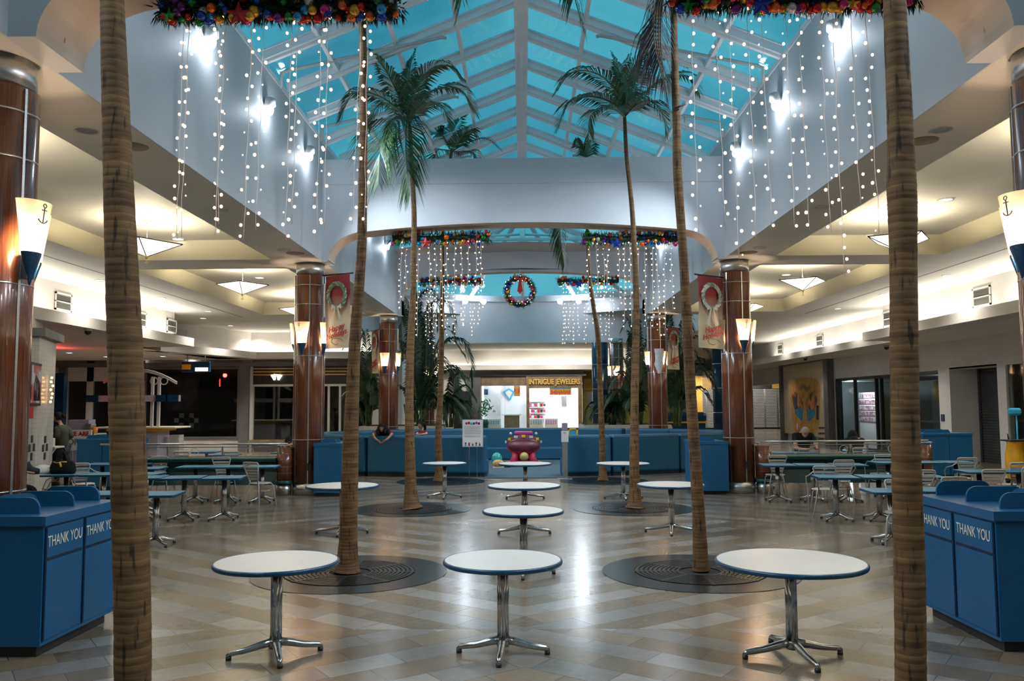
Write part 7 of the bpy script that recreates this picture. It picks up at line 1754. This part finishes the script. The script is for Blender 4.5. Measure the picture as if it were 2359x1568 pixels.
def head_mesh(name, c, r, face, parent, m_, up=Vector((0, 0, 1))):
    """face and skull in one mesh, with brow, nose, lips, chin, ears"""
    f = face.normalized(); s_ = f.cross(up).normalized(); u = s_.cross(f).normalized(); m = MB(); n, q = 28, 20; vs = []
    for i in range(q + 1):
        t = PI * i / q; z = -math.cos(t); rr = math.sin(t)
        for k in range(n):
            a = 2 * PI * k / n; x, y = math.sin(a), math.cos(a)     # y toward the face
            wx, wy = .80, .98
            if z < 0: wx *= 1 + .28 * z; 
            if z < -.2 and y > 0: wy = .98 + .05 * (-z)
            if z < -.3 and y < 0: wy = .98 * (1 + .45 * (z + .3))
            px, py_, pz = x * rr * wx, y * rr * wy, z * 1.22
            if y > 0:
                g = math.exp(-(px / .14) ** 2)
                py_ += .26 * g * math.exp(-((z + .18) / .14) ** 2) + .10 * g * math.exp(-((z - .02) / .2) ** 2)      # nose
                py_ += .07 * math.exp(-(px / .24) ** 2) * math.exp(-((z + .46) / .07) ** 2)                              # lips
                py_ += .10 * math.exp(-(px / .25) ** 2) * math.exp(-((z + .78) / .13) ** 2)                              # chin
                for sx in (-1, 1): py_ -= .10 * math.exp(-((px - sx * .30) / .16) ** 2) * math.exp(-((z - .06) / .12) ** 2)  # sockets
            vs.append(c + (s_ * px + f * py_ + u * pz) * r)
    fs = [(i * n + k, i * n + (k + 1) % n, (i + 1) * n + (k + 1) % n, (i + 1) * n + k) for i in range(q) for k in range(n)]
    m.add(vs, fs, True)
    o = m.build(name, m_, parent)
    for sx in (-1, 1):
        MB().ball(c + (s_ * sx * .30 + f * .80 + u * .07) * r, .085 * r, 8, 6).build('eye', M['tee_black'], o)
        MB().tube([c + (s_ * sx * (.30 + w_) + f * .90 + u * (.24 - abs(w_) * .2)) * r for w_ in (-.14, 0, .14)], .022 * r, 5).build('eyebrow', M['hair'], o)
        MB().ball(c + (s_ * sx * .82 + u * (-.02)) * r, .20 * r, 8, 6, (.5, .7, 1.1)).build('ear', m_, o)
    MB().tube([c + (s_ * w_ + f * .99 + u * (-.56)) * r for w_ in (-.2, 0, .2)], .026 * r, 5).build('lips', mat('lips', (.25, .06, .05), .5), o)
    return o, f, s_, u
def hair_cap(c, r, f, s_, u, parent, m_, front=.35, thick=1.10, low=-.35, name='hair'):
    m = MB(); n, q = 24, 14; vs = []
    for i in range(q + 1):
        for k in range(n):
            a = 2 * PI * k / n; y = math.cos(a); lim = (low if y < 0 else low + (front - low) * max(0, y) ** .6); tmax = math.acos(max(-1, min(1, lim)))
            t = tmax * i / q; rr = math.sin(t); vs.append(c + (s_ * math.sin(a) * rr * .86 * thick + f * y * rr * 1.0 * thick + u * math.cos(t) * 1.22 * thick) * r)
    m.add(vs, [(i * n + k, i * n + (k + 1) % n, (i + 1) * n + (k + 1) % n, (i + 1) * n + k) for i in range(q) for k in range(n)], True); return m.build(name, m_, parent)
def V(*a): return Vector(a)

# girl leaning over the seat wall -------------------------------------------
p = AY(881, 1003, 23.35); gx, gy_ = p.x, 23.5; hw = 1.12
t = thing('person', (gx, 24.0, 0), 'girl with long black hair and maroon sleeves leaning over the blue seat wall, hands clasped', 'person', None)
hd = AY(879, 985, 23.45)
J = {'pelvis': (V(gx, 24.25, .78), .13), 'waist': (V(gx, 24.15, .92), .115), 'chest': (V(gx, 23.85, 1.12), (.15, .11)), 'upper': (V(gx, 23.68, 1.21), (.12, .09)), 'neck': (V(gx, 23.60, 1.27), .05), 'headb': (V(hd.x, 23.52, hd.z - .02), .06)}
E_ = [('pelvis', 'waist'), ('waist', 'chest'), ('chest', 'upper'), ('upper', 'neck'), ('neck', 'headb')]
hL, hR = AY(871, 1017, 23.02), AY(885, 1017, 23.02)
for s_, pre, hh, ex in ((-1, 'l', hL, AY(858, 1003, 23.2)), (1, 'r', hR, AY(902, 1003, 23.2))):
    J[pre + 'sh'] = (V(gx + s_ * .17, 23.66, 1.21), .055); J[pre + 'el'] = (V(ex.x, 23.24, 1.165), .042); J[pre + 'mid'] = (V((ex.x * .5 + hh.x * .5), 23.10, 1.05), .032); J[pre + 'wrist'] = (V(hh.x + s_ * .02, 23.05, hh.z + .03), .024)
    E_ += [('upper', pre + 'sh'), (pre + 'sh', pre + 'el'), (pre + 'el', pre + 'mid'), (pre + 'mid', pre + 'wrist')]
    finger_chains(J, E_, pre, V(hh.x + s_ * .02, 23.05, hh.z + .03), V(-s_ * .8, -.2, -.55), V(0, -.3, .9), V(-s_ * .4, .5, -.4), .85)
for s_, pre in ((-1, 'lL'), (1, 'rL')):
    J[pre + 'hip'] = (V(gx + s_ * .09, 24.25, .74), .09); J[pre + 'knee'] = (V(gx + s_ * .12, 24.05, .56), .065); J[pre + 'ank'] = (V(gx + s_ * .12, 24.42, .55), .045); J[pre + 'toe'] = (V(gx + s_ * .12, 24.52, .50), .035)
    E_ += [('pelvis', pre + 'hip'), (pre + 'hip', pre + 'knee'), (pre + 'knee', pre + 'ank'), (pre + 'ank', pre + 'toe')]
skin('body', J, E_, 'pelvis', t, M['skin2'])
Jc = {k: (J[k][0], J[k][1]) for k in ('pelvis', 'waist', 'chest', 'upper', 'lsh', 'rsh')}
def grow(r, g=.018): return (r[0] + g, r[1] + g) if isinstance(r, tuple) else r + g
Jc = {k: (v[0], grow(v[1])) for k, v in Jc.items()}
for pre in 'lr': Jc[pre + 'cuff'] = (J[pre + 'sh'][0].lerp(J[pre + 'el'][0], .98), .058)
skin('maroon_shirt', Jc, [('pelvis', 'waist'), ('waist', 'chest'), ('chest', 'upper'), ('upper', 'lsh'), ('upper', 'rsh'), ('lsh', 'lcuff'), ('rsh', 'rcuff')], 'pelvis', t, M['tee_maroon'])
Jp = {'pelvis': (J['pelvis'][0], .15)}; Ep = []
for pre in ('lL', 'rL'):
    for a_ in ('hip', 'knee', 'ank'): Jp[pre + a_] = (J[pre + a_][0], grow(J[pre + a_][1], .012))
    Ep += [('pelvis', pre + 'hip'), (pre + 'hip', pre + 'knee'), (pre + 'knee', pre + 'ank')]
skin('trousers', Jp, Ep, 'pelvis', t, M['jeans'])
hc = V(hd.x, 23.48, hd.z); face = V(-.15, -1, -.35)
o, f, s_, u = head_mesh('head', hc, .098, face, t, M['skin2'])
hair_cap(hc, .098, f, s_, u, t, M['hair'], .55, 1.13, -.6)
m = MB()
m.tube([hc + V(.03, .05, .06), hc + V(.10, .06, -.04), hc + V(.17, .05, -.14), hc + V(.20, .10, -.24), hc + V(.16, .16, -.32)], [.07, .085, .085, .07, .04], 12)
m.tube([hc + V(-.05, .03, .04), hc + V(-.09, -.02, -.06), hc + V(-.12, -.10, -.13), hc + V(-.12, -.12, -.17)], [.06, .055, .045, .02], 10)
m.tube([hc + V(.06, .02, .0), hc + V(.10, -.05, -.1), hc + V(.11, -.12, -.15)], [.05, .05, .03], 10)
m.tube([hc + V(0, .08, .03), hc + V(.02, .14, -.08), hc + V(.02, .20, -.18)], [.09, .10, .08], 10)
m.build('long_hair', M['hair'], t)

# small girl in maroon tee ---------------------------------------------------
hd = AY(969, 979, 23.6); x0 = hd.x
t = thing('person', (x0, 24.0, 0), 'small girl in a maroon tee with dark tied hair sitting behind the left seat wall', 'person')
J = {'pelvis': (V(x0 + .05, 23.85, .74), .10), 'waist': (V(x0 + .05, 23.80, .90), .09), 'chest': (V(x0 + .04, 23.74, 1.08), (.11, .085)), 'upper': (V(x0 + .03, 23.72, 1.18), (.085, .065)), 'neck': (V(x0 + .02, 23.72, 1.25), .038), 'headb': (V(x0, 23.70, hd.z - .03), .045)}
E_ = [('pelvis', 'waist'), ('waist', 'chest'), ('chest', 'upper'), ('upper', 'neck'), ('neck', 'headb')]
for sg, pre, ex, hx_ in ((-1, 'l', V(x0 - .12, 23.60, 1.14), V(x0 - .05, 23.42, 1.145)), (1, 'r', V(x0 + .17, 23.60, 1.16), V(x0 + .02, 23.42, 1.15))):
    J[pre + 'sh'] = (V(x0 + .03 + sg * .11, 23.71, 1.19), .042); J[pre + 'el'] = (ex, .032); J[pre + 'wrist'] = (hx_, .021)
    E_ += [('upper', pre + 'sh'), (pre + 'sh', pre + 'el'), (pre + 'el', pre + 'wrist')]; finger_chains(J, E_, pre, hx_, V(-sg * .7, -.5, -.1), V(0, -.3, .9), V(-sg * .2, .2, -.6), .7)
for sg, pre in ((-1, 'lL'), (1, 'rL')):
    J[pre + 'hip'] = (V(x0 + .05 + sg * .07, 23.9, .72), .07); J[pre + 'knee'] = (V(x0 + .05 + sg * .09, 24.1, .54), .052); J[pre + 'ank'] = (V(x0 + .05 + sg * .09, 24.3, .53), .035); J[pre + 'toe'] = (V(x0 + .05 + sg * .09, 24.4, .5), .028)
    E_ += [('pelvis', pre + 'hip'), (pre + 'hip', pre + 'knee'), (pre + 'knee', pre + 'ank'), (pre + 'ank', pre + 'toe')]
skin('body', J, E_, 'pelvis', t, M['skin'])
Jc = {k: (J[k][0], grow(J[k][1], .015)) for k in ('pelvis', 'waist', 'chest', 'upper', 'lsh', 'rsh')}
for pre in 'lr': Jc[pre + 'cuff'] = (J[pre + 'sh'][0].lerp(J[pre + 'el'][0], .45), .048)
skin('maroon_tee', Jc, [('pelvis', 'waist'), ('waist', 'chest'), ('chest', 'upper'), ('upper', 'lsh'), ('upper', 'rsh'), ('lsh', 'lcuff'), ('rsh', 'rcuff')], 'pelvis', t, M['tee_maroon'])
hc = V(x0, 23.69, hd.z); o, f, s_, u = head_mesh('head', hc, .088, V(-.75, -.7, -.1), t, M['skin']); hair_cap(hc, .088, f, s_, u, t, M['hair'], .55, 1.12, -.4)
m = MB(); m.tube([hc - f * .08 + u * .06, hc - f * .13 + u * .0, hc - f * .13 - u * .12, hc - f * .10 - u * .2], [.03, .045, .035, .012], 10); m.ball(hc + u * .11, .03, 8, 5); m.build('tied_hair', M['hair'], t)

# man in black behind the right railing ---------------------------------------
hd = AY(1855, 995, 21.9); x0 = hd.x
t = thing('person', (x0, 22.3, 0), 'grey haired man in glasses and a black tee sitting behind the right railing', 'person')
y_ = 22.05
J = {'pelvis': (V(x0, 22.3, .52), .16), 'waist': (V(x0, 22.26, .72), .15), 'chest': (V(x0, 22.16, .96), (.20, .14)), 'upper': (V(x0, 22.06, 1.10), (.15, .11)), 'neck': (V(x0, 22.0, 1.19), .06), 'headb': (V(x0, 21.93, hd.z - .04), .07)}
E_ = [('pelvis', 'waist'), ('waist', 'chest'), ('chest', 'upper'), ('upper', 'neck'), ('neck', 'headb')]
for sg, pre, ex, wx_ in ((-1, 'l', V(x0 - .28, 21.82, .80), V(x0 - .06, 21.52, .79)), (1, 'r', V(x0 + .28, 21.80, .82), V(x0 + .12, 21.52, .80))):
    J[pre + 'sh'] = (V(x0 + sg * .21, 22.07, 1.10), .075); J[pre + 'el'] = (ex, .050); J[pre + 'wrist'] = (wx_, .03)
    E_ += [('upper', pre + 'sh'), (pre + 'sh', pre + 'el'), (pre + 'el', pre + 'wrist')]; finger_chains(J, E_, pre, wx_, V(-sg * .3, -.7, .25), V(-sg * .9, 0, .2), V(-sg * .3, .2, .7), 1.0)
for sg, pre in ((-1, 'lL'), (1, 'rL')):
    J[pre + 'hip'] = (V(x0 + sg * .10, 22.25, .50), .10); J[pre + 'knee'] = (V(x0 + sg * .16, 21.82, .50), .075); J[pre + 'ank'] = (V(x0 + sg * .16, 21.85, .09), .045); J[pre + 'toe'] = (V(x0 + sg * .17, 21.66, .045), .04)
    E_ += [('pelvis', pre + 'hip'), (pre + 'hip', pre + 'knee'), (pre + 'knee', pre + 'ank'), (pre + 'ank', pre + 'toe')]
skin('body', J, E_, 'pelvis', t, M['skin'])
Jc = {k: (J[k][0], grow(J[k][1], .018)) for k in ('pelvis', 'waist', 'chest', 'upper', 'lsh', 'rsh')}
for pre in 'lr': Jc[pre + 'cuff'] = (J[pre + 'sh'][0].lerp(J[pre + 'el'][0], .65), .075)
skin('black_tee', Jc, [('pelvis', 'waist'), ('waist', 'chest'), ('chest', 'upper'), ('upper', 'lsh'), ('upper', 'rsh'), ('lsh', 'lcuff'), ('rsh', 'rcuff')], 'pelvis', t, M['tee_black'])
Jp = {'pelvis': (J['pelvis'][0], .175)}; Ep = []
for pre in ('lL', 'rL'):
    for a_ in ('hip', 'knee', 'ank'): Jp[pre + a_] = (J[pre + a_][0], grow(J[pre + a_][1], .012))
    Ep += [('pelvis', pre + 'hip'), (pre + 'hip', pre + 'knee'), (pre + 'knee', pre + 'ank')]
skin('trousers', Jp, Ep, 'pelvis', t, M['jeans'])
hc = V(x0, 21.92, hd.z); o, f, s_, u = head_mesh('head', hc, .112, V(.15, -1, -.35), t, M['skin']); hair_cap(hc, .112, f, s_, u, t, M['hairgrey'], .62, 1.03, -.1, 'short_grey_hair')
m = MB()
for sg in (-1, 1): m.tube([hc + (s_ * (sg * .33 + .24 * math.cos(q * PI / 6)) + f * 1.02 + u * (.05 + .17 * math.sin(q * PI / 6))) * .112 for q in range(12)], .004, 5, closed=True); m.cyl(hc + (s_ * sg * .57 + f * 1.0 + u * .07) * .112, hc + (s_ * sg * .86 + f * .1 + u * .07) * .112, .003, 5)
m.build('glasses', M['black'], t)
chair(x0, 22.36, PI, 'bistro chair under the man in black behind the right railing')

# person seen from behind with a dark hood -------------------------------------
hd = AY(1965, 1005, 21.4); x0 = hd.x
t = thing('person', (x0, 21.4, 0), 'seated person in a black hooded top seen from behind, beyond the right railing', 'person')
J = {'pelvis': (V(x0, 21.3, .52), .16), 'waist': (V(x0, 21.34, .72), .15), 'chest': (V(x0 + .02, 21.38, .93), (.19, .14)), 'upper': (V(x0 + .02, 21.42, 1.02), (.15, .11)), 'neck': (V(x0, 21.42, 1.08), .06), 'headb': (V(x0, 21.42, hd.z - .04), .07)}
E_ = [('pelvis', 'waist'), ('waist', 'chest'), ('chest', 'upper'), ('upper', 'neck'), ('neck', 'headb')]
for sg, pre in ((-1, 'l'), (1, 'r')):
    w0 = V(x0 + sg * .12, 21.86, .80); J[pre + 'sh'] = (V(x0 + sg * .20, 21.42, 1.0), .07); J[pre + 'el'] = (V(x0 + sg * .26, 21.62, .79), .05); J[pre + 'wrist'] = (w0, .03)
    E_ += [('upper', pre + 'sh'), (pre + 'sh', pre + 'el'), (pre + 'el', pre + 'wrist')]; finger_chains(J, E_, pre, w0, V(-sg * .3, .8, 0), V(-sg, 0, .2), V(0, .2, -.5), 1.0)
    q = pre + 'L'; J[q + 'hip'] = (V(x0 + sg * .10, 21.35, .50), .10); J[q + 'knee'] = (V(x0 + sg * .14, 21.75, .50), .075); J[q + 'ank'] = (V(x0 + sg * .14, 21.72, .09), .045); J[q + 'toe'] = (V(x0 + sg * .15, 21.9, .045), .04)
    E_ += [('pelvis', q + 'hip'), (q + 'hip', q + 'knee'), (q + 'knee', q + 'ank'), (q + 'ank', q + 'toe')]
skin('body', J, E_, 'pelvis', t, M['skin2'])
Jc = {k: (J[k][0], grow(J[k][1], .02)) for k in ('pelvis', 'waist', 'chest', 'upper', 'lsh', 'rsh')}
for pre in 'lr': Jc[pre + 'el'] = (J[pre + 'el'][0], .065); Jc[pre + 'cuff'] = (J[pre + 'wrist'][0], .042)
skin('black_hoodie', Jc, [('pelvis', 'waist'), ('waist', 'chest'), ('chest', 'upper'), ('upper', 'lsh'), ('upper', 'rsh'), ('lsh', 'lel'), ('rsh', 'rel'), ('lel', 'lcuff'), ('rel', 'rcuff')], 'pelvis', t, M['tee_black'])
hc = V(x0, 21.42, hd.z); o, f, s_, u = head_mesh('head', hc, .108, V(.1, 1, -.2), t, M['skin2'])
hair_cap(hc, .108, f, s_, u, t, M['tee_black'], .3, 1.28, -.75, 'hood')
m = MB().tube([hc - f * .05 - u * .05, hc - f * .09 - u * .13, hc - f * .06 - u * .22], [.10, .12, .13], 12); m.build('hood_drape', M['tee_black'], t)
chair(x0, 21.25, 0, 'bistro chair under the dark-hooded person beyond the right railing')

# standing customer at the stall --------------------------------------------------
ft = AY(130, 1110, 21.3); x0 = AY(142, 1000, 21.3).x; hd = AY(134, 961, 21.3)
t = thing('person', (x0, 21.3, 0), 'person in a dark olive jacket and dark jeans standing at the white stall counter', 'person')
y_ = 21.3
J = {'pelvis': (V(x0 + .02, y_, .92), (.14, .11)), 'waist': (V(x0 + .03, y_, 1.06), (.13, .10)), 'chest': (V(x0 + .02, y_, 1.28), (.16, .12)), 'upper': (V(x0, y_, 1.42), (.13, .09)), 'neck': (V(x0 - .03, y_, 1.50), .05), 'headb': (V(hd.x, y_, hd.z - .03), .06)}
E_ = [('pelvis', 'waist'), ('waist', 'chest'), ('chest', 'upper'), ('upper', 'neck'), ('neck', 'headb')]
for sg, pre, el, wr in ((-1, 'l', V(x0 + .02, y_ - .24, 1.20), V(x0 - .14, y_ - .16, 1.28)), (1, 'r', V(x0 + .22, y_ + .12, 1.22), V(x0 - .02, y_ + .14, 1.12))):
    J[pre + 'sh'] = (V(x0 + .0, y_ + sg * .17, 1.42), .065); J[pre + 'el'] = (el, .05); J[pre + 'wrist'] = (wr, .03)
    E_ += [('upper', pre + 'sh'), (pre + 'sh', pre + 'el'), (pre + 'el', pre + 'wrist')]; finger_chains(J, E_, pre, wr, V(-.9, .1, .3), V(0, .2, .9), V(-.2, -sg * .7, .2), 1.0)
for sg, pre, kx_, ax_ in ((-1, 'lL', -.04, -.02), (1, 'rL', .14, .26)):
    J[pre + 'hip'] = (V(x0 + .02, y_ + sg * .09, .88), .10); J[pre + 'knee'] = (V(x0 + kx_, y_ + sg * .10, .50), .07); J[pre + 'ank'] = (V(x0 + ax_, y_ + sg * .10, .09), .045); J[pre + 'toe'] = (V(x0 + ax_ - .16, y_ + sg * .12, .04), .04)
    E_ += [('pelvis', pre + 'hip'), (pre + 'hip', pre + 'knee'), (pre + 'knee', pre + 'ank'), (pre + 'ank', pre + 'toe')]
skin('body', J, E_, 'pelvis', t, M['skin'])
Jc = {k: (J[k][0], grow(J[k][1], .028)) for k in ('pelvis', 'waist', 'chest', 'upper', 'lsh', 'rsh', 'lel', 'rel')}
for pre in 'lr': Jc[pre + 'cuff'] = (J[pre + 'el'][0].lerp(J[pre + 'wrist'][0], .85), .045)
skin('olive_jacket', Jc, [('pelvis', 'waist'), ('waist', 'chest'), ('chest', 'upper'), ('upper', 'lsh'), ('upper', 'rsh'), ('lsh', 'lel'), ('rsh', 'rel'), ('lel', 'lcuff'), ('rel', 'rcuff')], 'pelvis', t, M['jacket'])
Jp = {'pelvis': (J['pelvis'][0], (.15, .125))}; Ep = []
for pre in ('lL', 'rL'):
    for a_ in ('hip', 'knee', 'ank'): Jp[pre + a_] = (J[pre + a_][0], grow(J[pre + a_][1], .014))
    Ep += [('pelvis', pre + 'hip'), (pre + 'hip', pre + 'knee'), (pre + 'knee', pre + 'ank')]
skin('dark_jeans', Jp, Ep, 'pelvis', t, M['jeans'])
for sg, ax_ in ((-1, -.02), (1, .26)): MB().box((x0 + ax_ - .07, y_ + sg * .11, .05), (.30, .11, .10), 0, .04).build('boot', M['black'], t)
hc = V(hd.x, y_, hd.z); o, f, s_, u = head_mesh('head', hc, .108, V(-1, -.12, 0), t, M['skin']); hair_cap(hc, .108, f, s_, u, t, M['hair'], .6, 1.10, -.45)
MB().tube([hc - f * .09 + u * .05, hc - f * .15 + u * .02, hc - f * .17 - u * .04], [.05, .055, .02], 10).build('hair_bun', M['hair'], t)

# person behind the left wood column in a plaid shirt and cap ----------------------
hd = AY(664, 1016, 20.2); x0 = hd.x + .02
t = thing('person', (x0, 20.4, 0), 'seated person in a dark cap and plaid shirt mostly hidden by the second left column', 'person')
pl = mat('plaid_shirt', (.08, .08, .10), .8, col2=(.35, .35, .38), nscale=22, lo=.48, hi=.52)
J = {'pelvis': (V(x0, 20.4, .52), .15), 'waist': (V(x0, 20.38, .70), .14), 'chest': (V(x0, 20.34, .88), (.17, .13)), 'upper': (V(x0, 20.3, .95), (.13, .10)), 'neck': (V(x0, 20.26, 1.0), .055), 'headb': (V(x0, 20.22, hd.z - .04), .065)}
E_ = [('pelvis', 'waist'), ('waist', 'chest'), ('chest', 'upper'), ('upper', 'neck'), ('neck', 'headb')]
for sg, pre in ((-1, 'l'), (1, 'r')):
    w0 = V(x0 + sg * .12, 19.9, .62); J[pre + 'sh'] = (V(x0 + sg * .18, 20.3, .94), .065); J[pre + 'el'] = (V(x0 + sg * .24, 20.15, .70), .045); J[pre + 'wrist'] = (w0, .03)
    E_ += [('upper', pre + 'sh'), (pre + 'sh', pre + 'el'), (pre + 'el', pre + 'wrist')]; finger_chains(J, E_, pre, w0, V(-sg * .3, -.8, 0), V(-sg, 0, .2), V(0, -.2, -.5), 1.0)
    q = pre + 'L'; J[q + 'hip'] = (V(x0 + sg * .10, 20.35, .50), .095); J[q + 'knee'] = (V(x0 + sg * .14, 19.95, .50), .07); J[q + 'ank'] = (V(x0 + sg * .14, 19.98, .09), .045); J[q + 'toe'] = (V(x0 + sg * .15, 19.8, .045), .04)
    E_ += [('pelvis', q + 'hip'), (q + 'hip', q + 'knee'), (q + 'knee', q + 'ank'), (q + 'ank', q + 'toe')]
skin('body', J, E_, 'pelvis', t, M['skin'])
Jc = {k: (J[k][0], grow(J[k][1], .02)) for k in ('pelvis', 'waist', 'chest', 'upper', 'lsh', 'rsh', 'lel', 'rel')}
skin('plaid_shirt', Jc, [('pelvis', 'waist'), ('waist', 'chest'), ('chest', 'upper'), ('upper', 'lsh'), ('upper', 'rsh'), ('lsh', 'lel'), ('rsh', 'rel')], 'pelvis', t, pl)
hc = V(x0, 20.22, hd.z - .02); o, f, s_, u = head_mesh('head', hc, .105, V(.2, -1, -.2), t, M['skin']); hair_cap(hc, .105, f, s_, u, t, M['tee_black'], .35, 1.12, -.1, 'dark_cap'); MB().box(hc + f * .13 + u * .03, (.14, .10, .012), math.atan2(f.y, f.x) + PI / 2, .004).build('cap_brim', M['tee_black'], t)
chair(x0, 20.5, PI, 'bistro chair behind the second left wood column')

# dark clad person at the left edge behind the near column --------------------------
p = AY(66, 1100, 15.1); x0 = p.x - .34
t = thing('person', (x0, 15.1, 0), 'person in a dark blue coat sitting mostly behind the left edge column', 'person')
hz = 1.20
J = {'pelvis': (V(x0, 15.1, .52), .16), 'waist': (V(x0, 15.12, .70), .15), 'chest': (V(x0 - .02, 15.16, .90), (.19, .14)), 'upper': (V(x0 - .06, 15.2, 1.02), (.15, .11)), 'neck': (V(x0 - .12, 15.22, 1.10), .055), 'headb': (V(x0 - .17, 15.24, 1.2), .07)}
E_ = [('pelvis', 'waist'), ('waist', 'chest'), ('chest', 'upper'), ('upper', 'neck'), ('neck', 'headb')]
for sg, pre, el, wr in ((-1, 'l', V(x0 + .0, 14.9, .80), V(x0 + .16, 15.3, .78)), (1, 'r', V(x0 + .20, 15.4, .80), V(x0 + .34, 15.55, .775))):
    J[pre + 'sh'] = (V(x0 - .02, 15.18 + sg * .19, 1.0), .07); J[pre + 'el'] = (el, .05); J[pre + 'wrist'] = (wr, .03)
    E_ += [('upper', pre + 'sh'), (pre + 'sh', pre + 'el'), (pre + 'el', pre + 'wrist')]; finger_chains(J, E_, pre, wr, V(.8, .5, 0), V(.2, -sg, .2), V(.2, .1, -.5), 1.0)
    q = pre + 'L'; J[q + 'hip'] = (V(x0 + .03, 15.1 + sg * .1, .50), .10); J[q + 'knee'] = (V(x0 + .36, 15.1 + sg * .14, .48), .075); J[q + 'ank'] = (V(x0 + .34, 15.1 + sg * .14, .09), .045); J[q + 'toe'] = (V(x0 + .5, 15.1 + sg * .15, .045), .04)
    E_ += [('pelvis', q + 'hip'), (q + 'hip', q + 'knee'), (q + 'knee', q + 'ank'), (q + 'ank', q + 'toe')]
skin('body', J, E_, 'pelvis', t, M['skin'])
Jc = {k: (J[k][0], grow(J[k][1], .03)) for k in ('pelvis', 'waist', 'chest', 'upper', 'lsh', 'rsh', 'lel', 'rel')}
for pre in 'lr': Jc[pre + 'cuff'] = (J[pre + 'el'][0].lerp(J[pre + 'wrist'][0], .8), .05)
skin('dark_coat', Jc, [('pelvis', 'waist'), ('waist', 'chest'), ('chest', 'upper'), ('upper', 'lsh'), ('upper', 'rsh'), ('lsh', 'lel'), ('rsh', 'rel'), ('lel', 'lcuff'), ('rel', 'rcuff')], 'pelvis', t, M['jeans'])
Jp = {'pelvis': (J['pelvis'][0], .175)}; Ep = []
for pre in ('lL', 'rL'):
    for a_ in ('hip', 'knee', 'ank'): Jp[pre + a_] = (J[pre + a_][0], grow(J[pre + a_][1], .012))
    Ep += [('pelvis', pre + 'hip'), (pre + 'hip', pre + 'knee'), (pre + 'knee', pre + 'ank')]
skin('dark_trousers', Jp, Ep, 'pelvis', t, M['tee_black'])
hc = V(x0 - .17, 15.24, 1.25); o, f, s_, u = head_mesh('head', hc, .108, V(1, .2, -.2), t, M['skin']); hair_cap(hc, .108, f, s_, u, t, M['hair'], .5, 1.1, -.5)
chair(x0 - .05, 15.1, -PI / 2, 'bistro chair under the person in the dark coat at the left edge')

# keep empties from lingering without parts
for o in list(bpy.data.objects):
    if o.type == 'EMPTY' and not o.children: bpy.data.objects.remove(o)
